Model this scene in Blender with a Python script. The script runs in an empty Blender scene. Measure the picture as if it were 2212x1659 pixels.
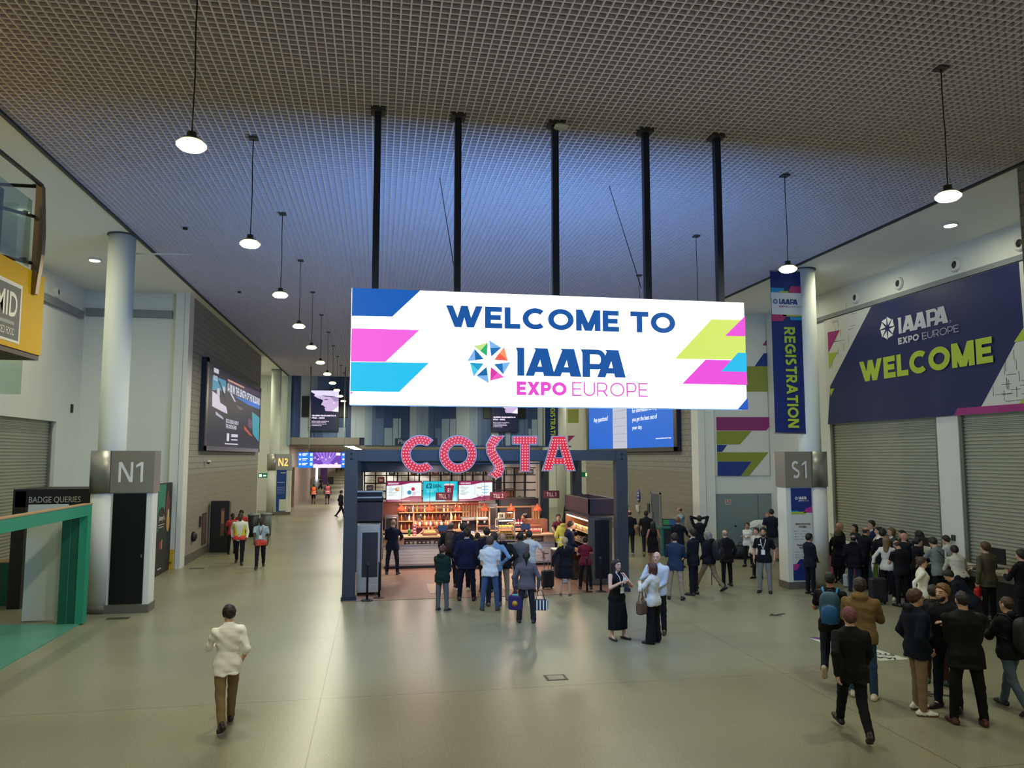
import bpy, math, random
import numpy as np
from mathutils import Vector, Matrix
random.seed(7)
SC = bpy.context.scene
COL = SC.collection
PI = math.pi
# ------------------------------------------------------------------ camera (hall axis = +y, metres)
W_, H_, FPX = 2212, 1659, 1640.0
CAMZ = 3.85
YAW, PITCH = math.radians(10.1189), math.radians(5.4164)
cam_d = bpy.data.cameras.new('camera'); cam = bpy.data.objects.new('camera', cam_d); COL.objects.link(cam)
cam.location = (0, 0, CAMZ); cam.rotation_euler = (PI/2+PITCH, 0, -YAW)
cam_d.sensor_width = 36; cam_d.lens = FPX/W_*36; cam_d.clip_end = 400; cam_d.clip_start = .05
SC.camera = cam
SC.view_settings.view_transform = 'Standard'; SC.view_settings.look = 'None'; SC.view_settings.gamma = 1; SC.view_settings.use_curve_mapping = False; SC.view_settings.exposure = .55
SC.cycles.max_bounces = 6; SC.cycles.diffuse_bounces = 3; SC.cycles.glossy_bounces = 3; SC.cycles.transmission_bounces = 4; SC.cycles.transparent_max_bounces = 8; SC.cycles.caustics_reflective = False; SC.cycles.caustics_refractive = False
_f = Vector((math.sin(YAW)*math.cos(PITCH), math.cos(YAW)*math.cos(PITCH), math.sin(PITCH)))
_r = Vector((math.cos(YAW), -math.sin(YAW), 0)); _u = _r.cross(_f)
def ray(px, py): return _f+_r*((px-W_/2)/FPX)-_u*((py-H_/2)/FPX)
def on(px, py, axis, val):            # where the sight line of a photo point meets the plane axis = val
    d = ray(px, py); o = (0, 0, CAMZ); t = (val-o[axis])/d[axis]
    return Vector(o)+d*t
def onz(px, py, z=0.0): return on(px, py, 2, z)
def ony(px, py, y): return on(px, py, 1, y)
def onx(px, py, x): return on(px, py, 0, x)

# ------------------------------------------------------------------ colour and materials
def s2l(c): return c/12.92 if c <= .04045 else ((c+.055)/1.055)**2.4
def hexc(h):
    h = h.lstrip('#'); return tuple(s2l(int(h[i:i+2], 16)/255) for i in (0, 2, 4))
_M = {}
def mat(col, rough=.6, metal=0., emit=0., var=.06, scale=6., bump=0., spec=.5):
    key = (col, rough, metal, emit, var, scale, bump, spec)
    if key in _M: return _M[key]
    m = bpy.data.materials.new('surface_'+str(len(_M))); m.use_nodes = True
    nt = m.node_tree; b = nt.nodes['Principled BSDF']; c = hexc(col) if isinstance(col, str) else col
    b.inputs['Roughness'].default_value = rough; b.inputs['Metallic'].default_value = metal
    b.inputs['Specular IOR Level'].default_value = spec
    b.inputs['Base Color'].default_value = (*c, 1)
    if emit:
        b.inputs['Emission Color'].default_value = (*c, 1); b.inputs['Emission Strength'].default_value = emit
        b.inputs['Base Color'].default_value = (*[v*.05 for v in c], 1)
    elif var or bump:
        tc = nt.nodes.new('ShaderNodeTexCoord'); n = nt.nodes.new('ShaderNodeTexNoise')
        n.inputs['Scale'].default_value = scale; n.inputs['Detail'].default_value = 4
        nt.links.new(tc.outputs['Object'], n.inputs['Vector'])
        mx = nt.nodes.new('ShaderNodeMix'); mx.data_type = 'RGBA'
        mx.inputs['A'].default_value = (*[v*(1-var) for v in c], 1); mx.inputs['B'].default_value = (*[min(1, v*(1+var)) for v in c], 1)
        nt.links.new(n.outputs['Fac'], mx.inputs['Factor']); nt.links.new(mx.outputs['Result'], b.inputs['Base Color'])
        if bump:
            bp = nt.nodes.new('ShaderNodeBump'); bp.inputs['Strength'].default_value = bump; bp.inputs['Distance'].default_value = .01
            nt.links.new(n.outputs['Fac'], bp.inputs['Height']); nt.links.new(bp.outputs['Normal'], b.inputs['Normal'])
    _M[key] = m; return m
def glass_mat(tint=(.85, .93, .9), alpha=.25):
    key = ('glass', tint, alpha)
    if key in _M: return _M[key]
    m = bpy.data.materials.new('glass'); m.use_nodes = True; nt = m.node_tree
    for n in list(nt.nodes): nt.nodes.remove(n)
    o = nt.nodes.new('ShaderNodeOutputMaterial'); t = nt.nodes.new('ShaderNodeBsdfTransparent'); g = nt.nodes.new('ShaderNodeBsdfGlossy')
    t.inputs[0].default_value = (*tint, 1); g.inputs['Roughness'].default_value = .05
    mx = nt.nodes.new('ShaderNodeMixShader'); fr = nt.nodes.new('ShaderNodeLayerWeight'); fr.inputs[0].default_value = .12
    ad = nt.nodes.new('ShaderNodeMath'); ad.operation = 'ADD'; ad.inputs[1].default_value = alpha*.3
    nt.links.new(fr.outputs['Facing'], ad.inputs[0]); nt.links.new(ad.outputs[0], mx.inputs[0])
    nt.links.new(t.outputs[0], mx.inputs[1]); nt.links.new(g.outputs[0], mx.inputs[2]); nt.links.new(mx.outputs[0], o.inputs[0])
    _M[key] = m; return m

# ------------------------------------------------------------------ object bookkeeping
def tag(o, label=None, cat=None, group=None, kind=None):
    if label: o['label'] = label
    if cat: o['category'] = cat
    if group: o['group'] = group
    if kind: o['kind'] = kind
    return o
def thing(name, label, cat, loc=(0, 0, 0), rz=0., group=None):
    o = bpy.data.objects.new(name, None); COL.objects.link(o); o.empty_display_size = .1
    o.location = loc; o.rotation_euler = (0, 0, rz)
    return tag(o, label, cat, group)
def dup(src, loc=None, rz=None, label=None, group=None):
    r = src.copy(); COL.objects.link(r)
    if loc is not None: r.location = loc
    if rz is not None: r.rotation_euler = (0, 0, rz)
    tag(r, label, None, group)
    for ch in list(src.children):
        c = ch.copy(); COL.objects.link(c); c.parent = r
        for g in list(ch.children):
            d = g.copy(); COL.objects.link(d); d.parent = c
    return r

class MB:
    """collects shapes into ONE mesh"""
    def __init__(s): s.v, s.f, s.m, s.ms, s.sm = [], [], [], [], []
    def mi(s, m):
        if m not in s.ms: s.ms.append(m)
        return s.ms.index(m)
    def add(s, vs, fs, m, smooth=False):
        b = len(s.v); s.v += [tuple(v) for v in vs]; k = s.mi(m)
        for f in fs: s.f.append(tuple(i+b for i in f)); s.m.append(k); s.sm.append(smooth)
        return s
    def box(s, c, d, m, rz=0., bev=0.):
        x, y, z = d[0]/2, d[1]/2, d[2]/2; R = Matrix.Rotation(rz, 3, 'Z'); c = Vector(c)
        if bev:
            bm_v = []; fs = []
            e = min(bev, x*.49, y*.49)
            ring = [(x-e, -y), (x, -y+e), (x, y-e), (x-e, y), (-x+e, y), (-x, y-e), (-x, -y+e), (-x+e, -y)]
            for zz, k in ((-z, 1 - e/max(x, y)), (-z+e, 1), (z-e, 1), (z, 1 - e/max(x, y))):
                bm_v += [c+R@Vector((p[0]*k, p[1]*k, zz)) for p in ring]
            for l in range(3):
                for i in range(8): j = (i+1) % 8; fs.append((l*8+i, l*8+j, l*8+8+j, l*8+8+i))
            fs += [tuple(range(7, -1, -1)), tuple(range(24, 32))]
            return s.add(bm_v, fs, m)
        vs = [c+R@Vector((a*x, b*y, g*z)) for a in (-1, 1) for b in (-1, 1) for g in (-1, 1)]
        return s.add(vs, [(0, 1, 3, 2), (4, 6, 7, 5), (0, 4, 5, 1), (2, 3, 7, 6), (0, 2, 6, 4), (1, 5, 7, 3)], m)
    def bx(s, a, b, m):            # box from corner to corner
        return s.box([(a[i]+b[i])/2 for i in range(3)], [abs(b[i]-a[i]) for i in range(3)], m)
    def tube(s, pts, r, m, n=8, cap=True, smooth=True, flat=1.):
        pts = [Vector(p) for p in pts]; rs = r if isinstance(r, (list, tuple)) else [r]*len(pts)
        vs, fs = [], []; up0 = None
        for i, p in enumerate(pts):
            t = (pts[min(i+1, len(pts)-1)]-pts[max(i-1, 0)]).normalized()
            if up0 is None: up0 = Vector((0, 0, 1)) if abs(t.z) < .9 else Vector((0, 1, 0))
            a = t.cross(up0).normalized(); b = a.cross(t).normalized(); up0 = b
            for k in range(n):
                th = 2*PI*k/n; vs.append(p+a*(rs[i]*math.cos(th))+b*(rs[i]*flat*math.sin(th)))
        for i in range(len(pts)-1):
            for k in range(n): j = (k+1) % n; fs.append((i*n+k, i*n+j, (i+1)*n+j, (i+1)*n+k))
        if cap: fs += [tuple(range(n-1, -1, -1)), tuple(range((len(pts)-1)*n, len(pts)*n))]
        return s.add(vs, fs, m, smooth)
    def lathe(s, c, prof, m, n=16, smooth=True, cap=True, sx=1., sy=1., tilt=None):
        c = Vector(c); vs, fs = [], []
        for (r, z) in prof:
            for k in range(n):
                v = Vector((r*sx*math.cos(2*PI*k/n), r*sy*math.sin(2*PI*k/n), z))
                if tilt: v = tilt@v
                vs.append(c+v)
        for i in range(len(prof)-1):
            for k in range(n): j = (k+1) % n; fs.append((i*n+k, i*n+j, (i+1)*n+j, (i+1)*n+k))
        if cap: fs += [tuple(range(n-1, -1, -1)), tuple(range((len(prof)-1)*n, len(prof)*n))]
        return s.add(vs, fs, m, smooth)
    def prism(s, pts, o, u, v, n, depth, m):     # 2-D outline, extruded along n
        P = [Vector(o)+Vector(u)*p[0]+Vector(v)*p[1] for p in pts]; k = len(P); q = [p+Vector(n)*depth for p in P]
        fs = [tuple(range(k-1, -1, -1)), tuple(range(k, 2*k))]+[(i, (i+1) % k, k+(i+1) % k, k+i) for i in range(k)]
        return s.add(P+q, fs, m)
    def quad(s, a, b, c, d, m): return s.add([a, b, c, d], [(0, 1, 2, 3)], m)
    def build(s, name, parent=None, label=None, cat=None, group=None, kind=None):
        me = bpy.data.meshes.new(name); me.from_pydata(s.v, [], s.f)
        for m in s.ms: me.materials.append(m)
        me.polygons.foreach_set('material_index', s.m); me.polygons.foreach_set('use_smooth', s.sm); me.update()
        o = bpy.data.objects.new(name, me); COL.objects.link(o)
        if parent: o.parent = parent
        return tag(o, label, cat, group, kind)

_T = {}
def text_geo(t, bold=0., space=1.):
    key = (t, bold, space)
    if key in _T: return _T[key]
    c = bpy.data.curves.new('lettering', 'FONT'); c.body = t; c.offset = bold; c.resolution_u = 3; c.space_character = space
    o = bpy.data.objects.new('lettering', c); COL.objects.link(o)
    dg = bpy.context.evaluated_depsgraph_get(); me = o.evaluated_get(dg).to_mesh()
    vs = [(v.co.x, v.co.y) for v in me.vertices]; fs = [tuple(p.vertices) for p in me.polygons]
    o.evaluated_get(dg).to_mesh_clear(); bpy.data.objects.remove(o); bpy.data.curves.remove(c)
    x0 = min(v[0] for v in vs); y0 = min(v[1] for v in vs); x1 = max(v[0] for v in vs); y1 = max(v[1] for v in vs)
    _T[key] = ([((x-x0)/(x1-x0), (y-y0)/(y1-y0)) for x, y in vs], fs, (x1-x0)/(y1-y0)); return _T[key]

# block capitals of the show lettering, drawn as pen strokes: cap height 1, w = pen weight
def _arc(cx, cy, rx, ry, a0, a1, n=14): return [(cx+rx*math.cos(math.radians(a0+(a1-a0)*i/n)), cy+ry*math.sin(math.radians(a0+(a1-a0)*i/n))) for i in range(n+1)]
def glyph(ch, w):
    h = w/2; T = 1-h; B = h
    def V(x, a=0., b=1.): return ('r', x-h, a, x+h, b)
    def Hz(y, a, b): return ('r', a, y-h, b, y+h)
    def bar(x0, x1, x2, x3, a=0., b=1.): return ('p', [(x0, a), (x1, a), (x3, b), (x2, b)])
    k = w*1.12
    if ch == 'I': return w, [V(h)]
    if ch == 'L': return .62, [V(h), Hz(B, 0, .62)]
    if ch == 'E': return .68, [V(h), Hz(B, 0, .68), Hz(.5, 0, .62), Hz(T, 0, .67)]
    if ch == 'T': return .76, [V(.38), Hz(T, 0, .76)]
    if ch == 'O': return 1.04, [('s', _arc(.52, .5, .52-h, .5-h, 0, 360, 32))]
    if ch == 'C': return .92, [('s', _arc(.51, .5, .51-h, .5-h, 48, 312, 26))]
    if ch == 'G': return .98, [('s', _arc(.51, .5, .51-h, .5-h, 48, 305, 26)), V(.97-h, .12, .52), Hz(.5, .52, .97)]
    if ch == 'U': return .82, [V(h, .36), V(.82-h, .36), ('s', _arc(.41, .38, .41-h, .38-h, 180, 360, 16))]
    if ch == 'D': return .86, [V(h), ('s', [(h, T), (.4, T)]+_arc(.4, .5, .46-h, .5-h, 90, -90, 16)+[(.4, B), (h, B)])]
    if ch == 'P': return .74, [V(h), ('s', [(h, T), (.45, T)]+_arc(.45, .655, .29-h, .345-h, 90, -90, 12)+[(.45, .31+h), (h, .31+h)])]
    if ch == 'R': return .8, [V(h), ('s', [(h, T), (.45, T)]+_arc(.45, .665, .3-h, .335-h, 90, -90, 12)+[(.45, .33+h), (h, .33+h)]), bar(.8-k*1.2, .8, .5-k*1.1, .52, 0, .4)]
    if ch == 'S': return .72, [('s', _arc(.36, .73, .33-h, .27-h*.9, 40, 255, 14)+_arc(.36, .27, .34-h, .27-h*.9, 75, -140, 14))]
    if ch == 'A': return .98, [bar(0, k, .49-k*.55, .49+k*.55), bar(.98-k, .98, .49-k*.55, .49+k*.55), Hz(.3, .2, .78)]
    if ch == 'H': return .82, [V(h), V(.82-h), Hz(.5, 0, .82)]
    if ch == '1': return .5, [V(.36), ('p', [(.0, .72), (.36, .86), (.36, 1), (.28, 1), (.0, .84)])]
    if ch == '2': return .68, [('s', _arc(.33, .69, .3-h, .31-h, 155, -20, 12)+[(.1, .1)]), Hz(B, 0, .68)]
    if ch == 'N': return .86, [V(h), V(.86-h), bar(.86-k*1.1, .86, 0, k*1.1)]
    if ch == 'M': return 1.0, [V(h), V(1-h), bar(.5-k*.55, .5+k*.55, 0, k), bar(.5-k*.55, .5+k*.55, 1-k, 1)]
    if ch == 'W': return 1.42, [bar(.34, .34+k, 0, k), bar(.34, .34+k, .71-k*.5, .71+k*.5), bar(1.08-k, 1.08, .71-k*.5, .71+k*.5), bar(1.08-k, 1.08, 1.42-k, 1.42)]
    if ch == 'X': return .9, [bar(0, k*1.1, .9-k*1.1, .9), bar(.9-k*1.1, .9, 0, k*1.1)]
    return .4, []
def caps(t, w, gap=.1):
    """-> polygons in a unit square"""
    out, x = [], 0.
    for ch in t:
        if ch == ' ': x += .38; continue
        wd, sh = glyph(ch, w)
        for q in sh:
            if q[0] == 'r': out.append([(x+q[1], q[2]), (x+q[3], q[2]), (x+q[3], q[4]), (x+q[1], q[4])])
            elif q[0] == 'p': out.append([(x+a, b) for a, b in q[1]])
            else:
                c = [Vector(p) for p in q[1]]; closed = (c[0]-c[-1]).length < 1e-4; L, R = [], []
                for i, p in enumerate(c):
                    a = c[i-1] if i else (c[-2] if closed else c[0]); b = c[i+1] if i < len(c)-1 else (c[1] if closed else c[-1])
                    d = (b-a).normalized(); n = Vector((-d.y, d.x))*w/2; L.append(p+n); R.append(p-n)
                for i in range(len(c)-1): out.append([(x+v.x, v.y) for v in (R[i], R[i+1], L[i+1], L[i])])
        x += wd+gap
    x -= gap
    return [[(a/x, b) for a, b in p] for p in out]

class Panel:
    """flat printed or lit artwork on a plane; 2-D coordinates a (along u) and b (up v) in metres; layers sit millimetres apart"""
    def __init__(s, o, u, v, mb=None, emit=0., rough=.5, step=.003):
        s.o, s.u, s.v = Vector(o), Vector(u).normalized(), Vector(v).normalized(); s.n = s.u.cross(s.v).normalized()
        s.mb = mb or MB(); s.emit, s.rough, s.step = emit, rough, step; s.L = 0
        ax = [abs(x) for x in s.n]; s.ax = ax.index(max(ax))
    def mt(s, c, e=None): return mat(c, s.rough, 0, s.emit if e is None else e, 0)
    def P(s, a, b, l): return s.o+s.u*a+s.v*b+s.n*(s.step*l)
    def px(s, x, y):
        q = on(x, y, s.ax, s.o[s.ax])-s.o; return (q.dot(s.u), q.dot(s.v))
    def poly(s, pts, c, l=1, e=None):
        ar = sum(pts[i][0]*pts[(i+1) % len(pts)][1]-pts[(i+1) % len(pts)][0]*pts[i][1] for i in range(len(pts)))
        if ar < 0: pts = pts[::-1]
        s.mb.add([s.P(a, b, l) for a, b in pts], [tuple(range(len(pts)))], s.mt(c, e)); return s
    def ppx(s, pts, c, l=1, e=None): return s.poly([s.px(*p) for p in pts], c, l, e)
    def rect(s, a0, b0, a1, b1, c, l=1, e=None): return s.poly([(a0, b0), (a1, b0), (a1, b1), (a0, b1)], c, l, e)
    def disc(s, a, b, r, c, l=1, n=20, ry=None, e=None):
        return s.poly([(a+r*math.cos(2*PI*i/n), b+(ry or r)*math.sin(2*PI*i/n)) for i in range(n)], c, l, e)
    def text(s, t, a0, b0, a1, b1, c, l=2, bold=.02, e=None, down=False, space=1., shear=0.):
        vs, fs, asp = text_geo(t, bold, space)
        if down: pts = [(a0+(a1-a0)*y, b1-(b1-b0)*x) for x, y in vs]
        else: pts = [(a0+(a1-a0)*x+shear*y, b0+(b1-b0)*y) for x, y in vs]
        s.mb.add([s.P(a, b, l) for a, b in pts], fs, s.mt(c, e)); return s
    def caps(s, t, a0, b0, a1, b1, c, l=2, w=.2, e=None, down=False, gap=.1, shear=0.):
        for i, p in enumerate(caps(t, w, gap)):
            s.poly([(a0+(a1-a0)*y, b1-(b1-b0)*x) if down else (a0+(a1-a0)*x+shear*y, b0+(b1-b0)*y) for x, y in p], c, l+.13*i, e)
        return s
    def tline(s, t, a0, b0, hgt, c, l=2, bold=.02, wmax=None, e=None, sq=1.):
        asp = text_geo(t, bold)[2]; w = asp*hgt*sq
        if wmax and w > wmax: w = wmax
        return s.text(t, a0, b0, a0+w, b0+hgt, c, l, bold, e)
    def tpx(s, t, p0, p1, c, l=2, bold=.02, e=None):
        a, b = s.px(*p0), s.px(*p1); return s.text(t, a[0], a[1], b[0], b[1], c, l, bold, e)

def pinwheel(p, a, b, r, cols, l=2, sy=1.):
    """eight-bladed show emblem: each blade a kite split into a light and a dark half"""
    for i in range(8):
        t = math.radians(90-45*i)
        A = (math.cos(t)*r, math.sin(t)*r); t2 = t-math.radians(41); B = (math.cos(t2)*r*.88, math.sin(t2)*r*.88)
        t3 = t-math.radians(25); C = (math.cos(t3)*r*.26, math.sin(t3)*r*.26); M = ((A[0]*.35+B[0]*.65)*.5+C[0]*.5, (A[1]*.35+B[1]*.65)*.5+C[1]*.5)
        c1, c2 = cols[i % len(cols)]
        M2 = ((A[0]+C[0]*.9)*.52, (A[1]+C[1]*.9)*.52)
        for tri, c in (((A, B, M2), c1), ((M2, B, C), c2)):
            p.poly([(a+q[0], b+q[1]*sy) for q in tri], c, l)
WHITEW = [('e8e8e4', 'e8e8e4')]
COLW = [('7db4ee', '1e6cb4'), ('f4956a', 'f0604a'), ('7db4ee', '1e6cb4'), ('ef5cc0', 'd63aa6'), ('7db4ee', '1766a8'), ('4cc3e6', '1c9cc8'), ('7db4ee', '1766a8'), ('c4e08a', '2fae74')]
# ================================================================== SETTING
XL, XR, ZC = -6.25, 12.38, 9.6
YB, YE = -9.0, 56.4                       # behind the camera .. end facade
def nodes(m): return m.node_tree.nodes, m.node_tree.links
# polished terrazzo floor with fine joints
def floor_mat():
    m = bpy.data.materials.new('terrazzo'); m.use_nodes = True; N, L = nodes(m); b = N['Principled BSDF']
    tc = N.new('ShaderNodeTexCoord')
    n1 = N.new('ShaderNodeTexNoise'); n1.inputs['Scale'].default_value = 55; n1.inputs['Detail'].default_value = 3
    n2 = N.new('ShaderNodeTexNoise'); n2.inputs['Scale'].default_value = .45; n2.inputs['Detail'].default_value = 1
    for n in (n1, n2): L.new(tc.outputs['Object'], n.inputs['Vector'])
    r = N.new('ShaderNodeValToRGB'); r.color_ramp.elements[0].position = .3; r.color_ramp.elements[1].position = .72
    r.color_ramp.elements[0].color = (*hexc('797760'), 1); r.color_ramp.elements[1].color = (*hexc('a19e83'), 1)
    L.new(n1.outputs['Fac'], r.inputs['Fac'])
    r2 = N.new('ShaderNodeValToRGB'); r2.color_ramp.elements[0].position = .35; r2.color_ramp.elements[1].position = .7
    r2.color_ramp.elements[0].color = (.86, .86, .86, 1); r2.color_ramp.elements[1].color = (1, 1, 1, 1); L.new(n2.outputs['Fac'], r2.inputs['Fac'])
    mu = N.new('ShaderNodeMix'); mu.data_type = 'RGBA'; mu.blend_type = 'MULTIPLY'; mu.inputs['Factor'].default_value = 1
    L.new(r.outputs['Color'], mu.inputs['A']); L.new(r2.outputs['Color'], mu.inputs['B'])
    prev = mu.outputs['Result']
    for w, h, dx, dy, ms, k in ((8.0, 4.2, .8, -12.85, .02, .52), (.6, .6, .2, .05, .012, .9)):
        mp = N.new('ShaderNodeMapping'); mp.inputs['Location'].default_value = (dx, dy, 0); L.new(tc.outputs['Object'], mp.inputs['Vector'])
        br = N.new('ShaderNodeTexBrick'); br.offset = 0; br.inputs['Scale'].default_value = 1; br.inputs['Brick Width'].default_value = w; br.inputs['Row Height'].default_value = h
        br.inputs['Mortar Size'].default_value = ms/2; br.inputs['Mortar Smooth'].default_value = 0
        br.inputs['Color1'].default_value = br.inputs['Color2'].default_value = (1, 1, 1, 1); br.inputs['Mortar'].default_value = (k, k, k, 1)
        L.new(mp.outputs[0], br.inputs['Vector'])
        q = N.new('ShaderNodeMix'); q.data_type = 'RGBA'; q.blend_type = 'MULTIPLY'; q.inputs['Factor'].default_value = 1
        L.new(prev, q.inputs['A']); L.new(br.outputs['Color'], q.inputs['B']); prev = q.outputs['Result']
    L.new(prev, b.inputs['Base Color'])
    rr = N.new('ShaderNodeMapRange'); rr.inputs['To Min'].default_value = .29; rr.inputs['To Max'].default_value = .33; L.new(n2.outputs['Fac'], rr.inputs['Value'])
    L.new(rr.outputs[0], b.inputs['Roughness']); b.inputs['Specular IOR Level'].default_value = .42
    return m
def block_mat(col, mort, w=.45, h=.225):
    m = bpy.data.materials.new('blockwork'); m.use_nodes = True; N, L = nodes(m); b = N['Principled BSDF']; c = hexc(col)
    tc = N.new('ShaderNodeTexCoord'); sp = N.new('ShaderNodeSeparateXYZ'); cb = N.new('ShaderNodeCombineXYZ')
    L.new(tc.outputs['Object'], sp.inputs[0]); ad = N.new('ShaderNodeMath'); L.new(sp.outputs[0], ad.inputs[0]); L.new(sp.outputs[1], ad.inputs[1])
    L.new(ad.outputs[0], cb.inputs[0]); L.new(sp.outputs[2], cb.inputs[1])
    br = N.new('ShaderNodeTexBrick'); br.inputs['Scale'].default_value = 1; br.inputs['Brick Width'].default_value = w; br.inputs['Row Height'].default_value = h
    br.inputs['Mortar Size'].default_value = .012; br.inputs['Color1'].default_value = (*c, 1); br.inputs['Color2'].default_value = (*[v*.93 for v in c], 1)
    br.inputs['Mortar'].default_value = (*hexc(mort), 1); L.new(cb.outputs[0], br.inputs['Vector']); L.new(br.outputs['Color'], b.inputs['Base Color'])
    bp = N.new('ShaderNodeBump'); bp.inputs['Distance'].default_value = .01; bp.inputs['Strength'].default_value = .4; bp.invert = True
    L.new(br.outputs['Fac'], bp.inputs['Height']); L.new(bp.outputs[0], b.inputs['Normal']); b.inputs['Roughness'].default_value = .75
    return m
M_wall = mat('e0e2d8', .7, var=.03, scale=1.5); M_soffit = mat('ebece4', .7, var=.02, scale=1)
M_steel = mat('b4b0aa', .36, .85, var=.08, scale=3); M_steel_d = mat('6f6c68', .35, .9, var=.06)
M_blk = mat('101114', .5, var=.1); M_navy = mat('1d2a44', .45, var=.05); M_grey = mat('84888a', .6, var=.05); M_dgrey = mat('3d3f42', .6, var=.05)
M_white = mat('dcdcd4', .5, var=.03); M_plinth = mat('6e695f', .5, .3, var=.06)
B_up = block_mat('96918a', '6c6962'); B_lo = block_mat('8e877a', '807a6e'); B_skirt = mat('5d5a50', .5, var=.05)

MB().bx((-14, YB, -.2), (20, 232, 0), floor_mat()).build('floor', kind='structure')
# egg-crate ceiling: real fins under a dark void
ce = MB(); M_fin = mat('dfd7de', .5, var=.03, scale=.5)
P_ = .127; x = XL
while x <= XR+.001: ce.bx((x-.011, YB, ZC), (x+.011, YE, ZC+.07), M_fin); x += P_
ce.bx((XR-.02, YB, ZC), (XR+.01, YE, ZC+.07), M_fin); ce.bx((XL-.01, YB, ZC), (XL+.02, YE, ZC+.07), M_fin)
y = YB
while y < YE: ce.bx((XL, y-.011, ZC+.004), (XR, y+.011, ZC+.066), M_fin); y += P_
ce.bx((XL-.1, YB, ZC+.35), (XR+.1, YE, ZC+.45), mat('4b4442', .9, var=0))
ce.build('ceiling', kind='structure')
tr = MB()
for xx in (XL-.03, XR+.03): tr.bx((xx-.035, YB, ZC-.05), (xx+.035, YE, ZC+.6), M_dgrey)
tr.build('trim_1', kind='structure')
# side soffits and walls of the recesses
MB().bx((-10.4, YB, ZC), (XL-.07, YE+.3, ZC+.2), M_soffit).build('ceiling_left', kind='structure')
MB().bx((XR+.07, YB, ZC), (16.2, YE+.3, ZC+.2), M_soffit).build('ceiling_right', kind='structure')
# left: wall with bulkhead over shutter, end wall, block wall, second recess
w = MB(); w.bx((-10.4, YB, 4.95), (-10.1, 28.4, ZC), M_wall); w.bx((-10.4, 26.55, 0), (-10.1, 28.4, 4.95), M_wall); w.bx((-10.75, YB, 0), (-10.65, 26.6, 5.0), M_dgrey)
w.build('wall_left', kind='structure')
MB().bx((-10.4, 28.4, 0), (-6.62, 28.7, ZC), M_wall).build('wall_left_end', kind='structure')
def blockwall(name, x0, x1, y0, y1, inner):
    m = MB(); m.bx((x0, y0, 3.22), (x1, y1, ZC+.1), B_up); m.bx((x0, y0, 0), (x1, y1, 3.22), B_lo); m.build(name, kind='structure')
blockwall('wall_left_block', -6.9, -6.6, 28.72, 45.3, 1)
MB().bx((-6.6, 28.8, 0), (-6.575, 45.3, .32), B_skirt).build('baseboard_left', kind='structure')
MB().bx((-10.4, 45.3, 0), (-6.62, 45.6, ZC), M_wall).bx((-10.4, 45.6, 0), (-10.1, 57, ZC), M_wall).bx((-10.4, 56.7, 0), (-6.15, 57, ZC), M_wall).build('wall_left_far', kind='structure')
p = MB(); p.bx((-7.03, 28.1, 0), (-6.74, 28.4, ZC), M_wall); p.bx((-6.72, 28.05, 0), (-6.56, 28.72, ZC), M_white); p.build('trim_2', kind='structure')
# right
w = MB(); w.bx((15.6, 12.6, 4.95), (15.9, 28.4, ZC), M_wall); w.bx((15.6, 24.2, 0), (15.9, 28.4, 4.95), M_wall); w.bx((15.6, 18.25, 0), (15.9, 19.05, 4.95), M_white)
w.bx((16.15, 12.4, 0), (16.25, 24.4, 5.0), M_dgrey); w.build('wall_right', kind='structure')
MB().bx((12.72, 28.4, 0), (15.9, 28.7, ZC), M_wall).build('wall_right_end', kind='structure')
blockwall('wall_right_block', 12.7, 13.0, 28.72, 45.3, -1)
MB().bx((12.675, 28.8, 0), (12.7, 45.3, .32), B_skirt).build('baseboard_right', kind='structure')
blockwall('wall_right_near', 12.42, 12.75, -9, 12.6, -1)
MB().bx((12.75, 12.3, 0), (15.9, 12.6, ZC), M_wall).build('wall_right_return', kind='structure')
MB().bx((13.0, 45.3, 0), (16.1, 45.6, ZC), M_wall).bx((15.8, 45.6, 0), (16.1, 57, ZC), M_wall).bx((12.5, 56.7, 0), (15.8, 57, ZC), M_wall).build('wall_right_far', kind='structure')
p = MB(); p.bx((12.42, 28.08, 0), (12.7, 28.72, ZC), M_white); p.bx((12.74, 28.15, 0), (13.12, 28.4, ZC), M_wall); p.build('trim_3', kind='structure')
# round pillars
def pillar(x, y, n):
    MB().lathe((x, y, 0), [(.325, 0), (.325, ZC-.03)], M_wall, 32).lathe((x, y, ZC-.03), [(.36, 0), (.36, .03)], M_dgrey, 32).build('pillar', kind='structure')
for i, (x, y) in enumerate(((-6.62, 20.9), (12.95, 21.15), (-6.62, 52.5), (12.95, 52.5))): pillar(x, y, i)
# end facade with vertical stripes, lintel, corridor beyond
f = MB(); random.seed(3); x = -6.12
SC_ = ['2f4670', '8a9db5', '3a5282', 'b0bcc8', '5a709a', '30487a', '94a6ba', '465e8a']
i = 0
while x < 12.4:
    wd = random.choice((.26, .36, .48, .62)); x1 = min(x+wd, 12.42)
    zc = 5.18 if x < -1.2 else 4.62
    cut = random.choice((zc, zc, zc, 5.9, 6.6)) if i else zc
    f.bx((x, YE, zc), (x1, YE+.12, ZC+.1), mat(SC_[(i*3+2) % 8] if cut == zc else SC_[(i*3+5) % 8], .5, var=.03))
    if cut > zc: f.bx((x+.02, YE-.03, zc), (x1-.02, YE, cut), mat(SC_[(i*5+1) % 8], .5, var=.03))
    x = x1; i += 1
f.bx((-6.2, YE+.12, 4.62), (12.5, YE+.3, ZC+.1), M_navy); f.bx((-6.3, YE-.25, 4.62), (-6.05, YE+.3, ZC), mat('8fa0aa', .6, var=.03))
f.build('wall_end', kind='structure')
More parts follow.
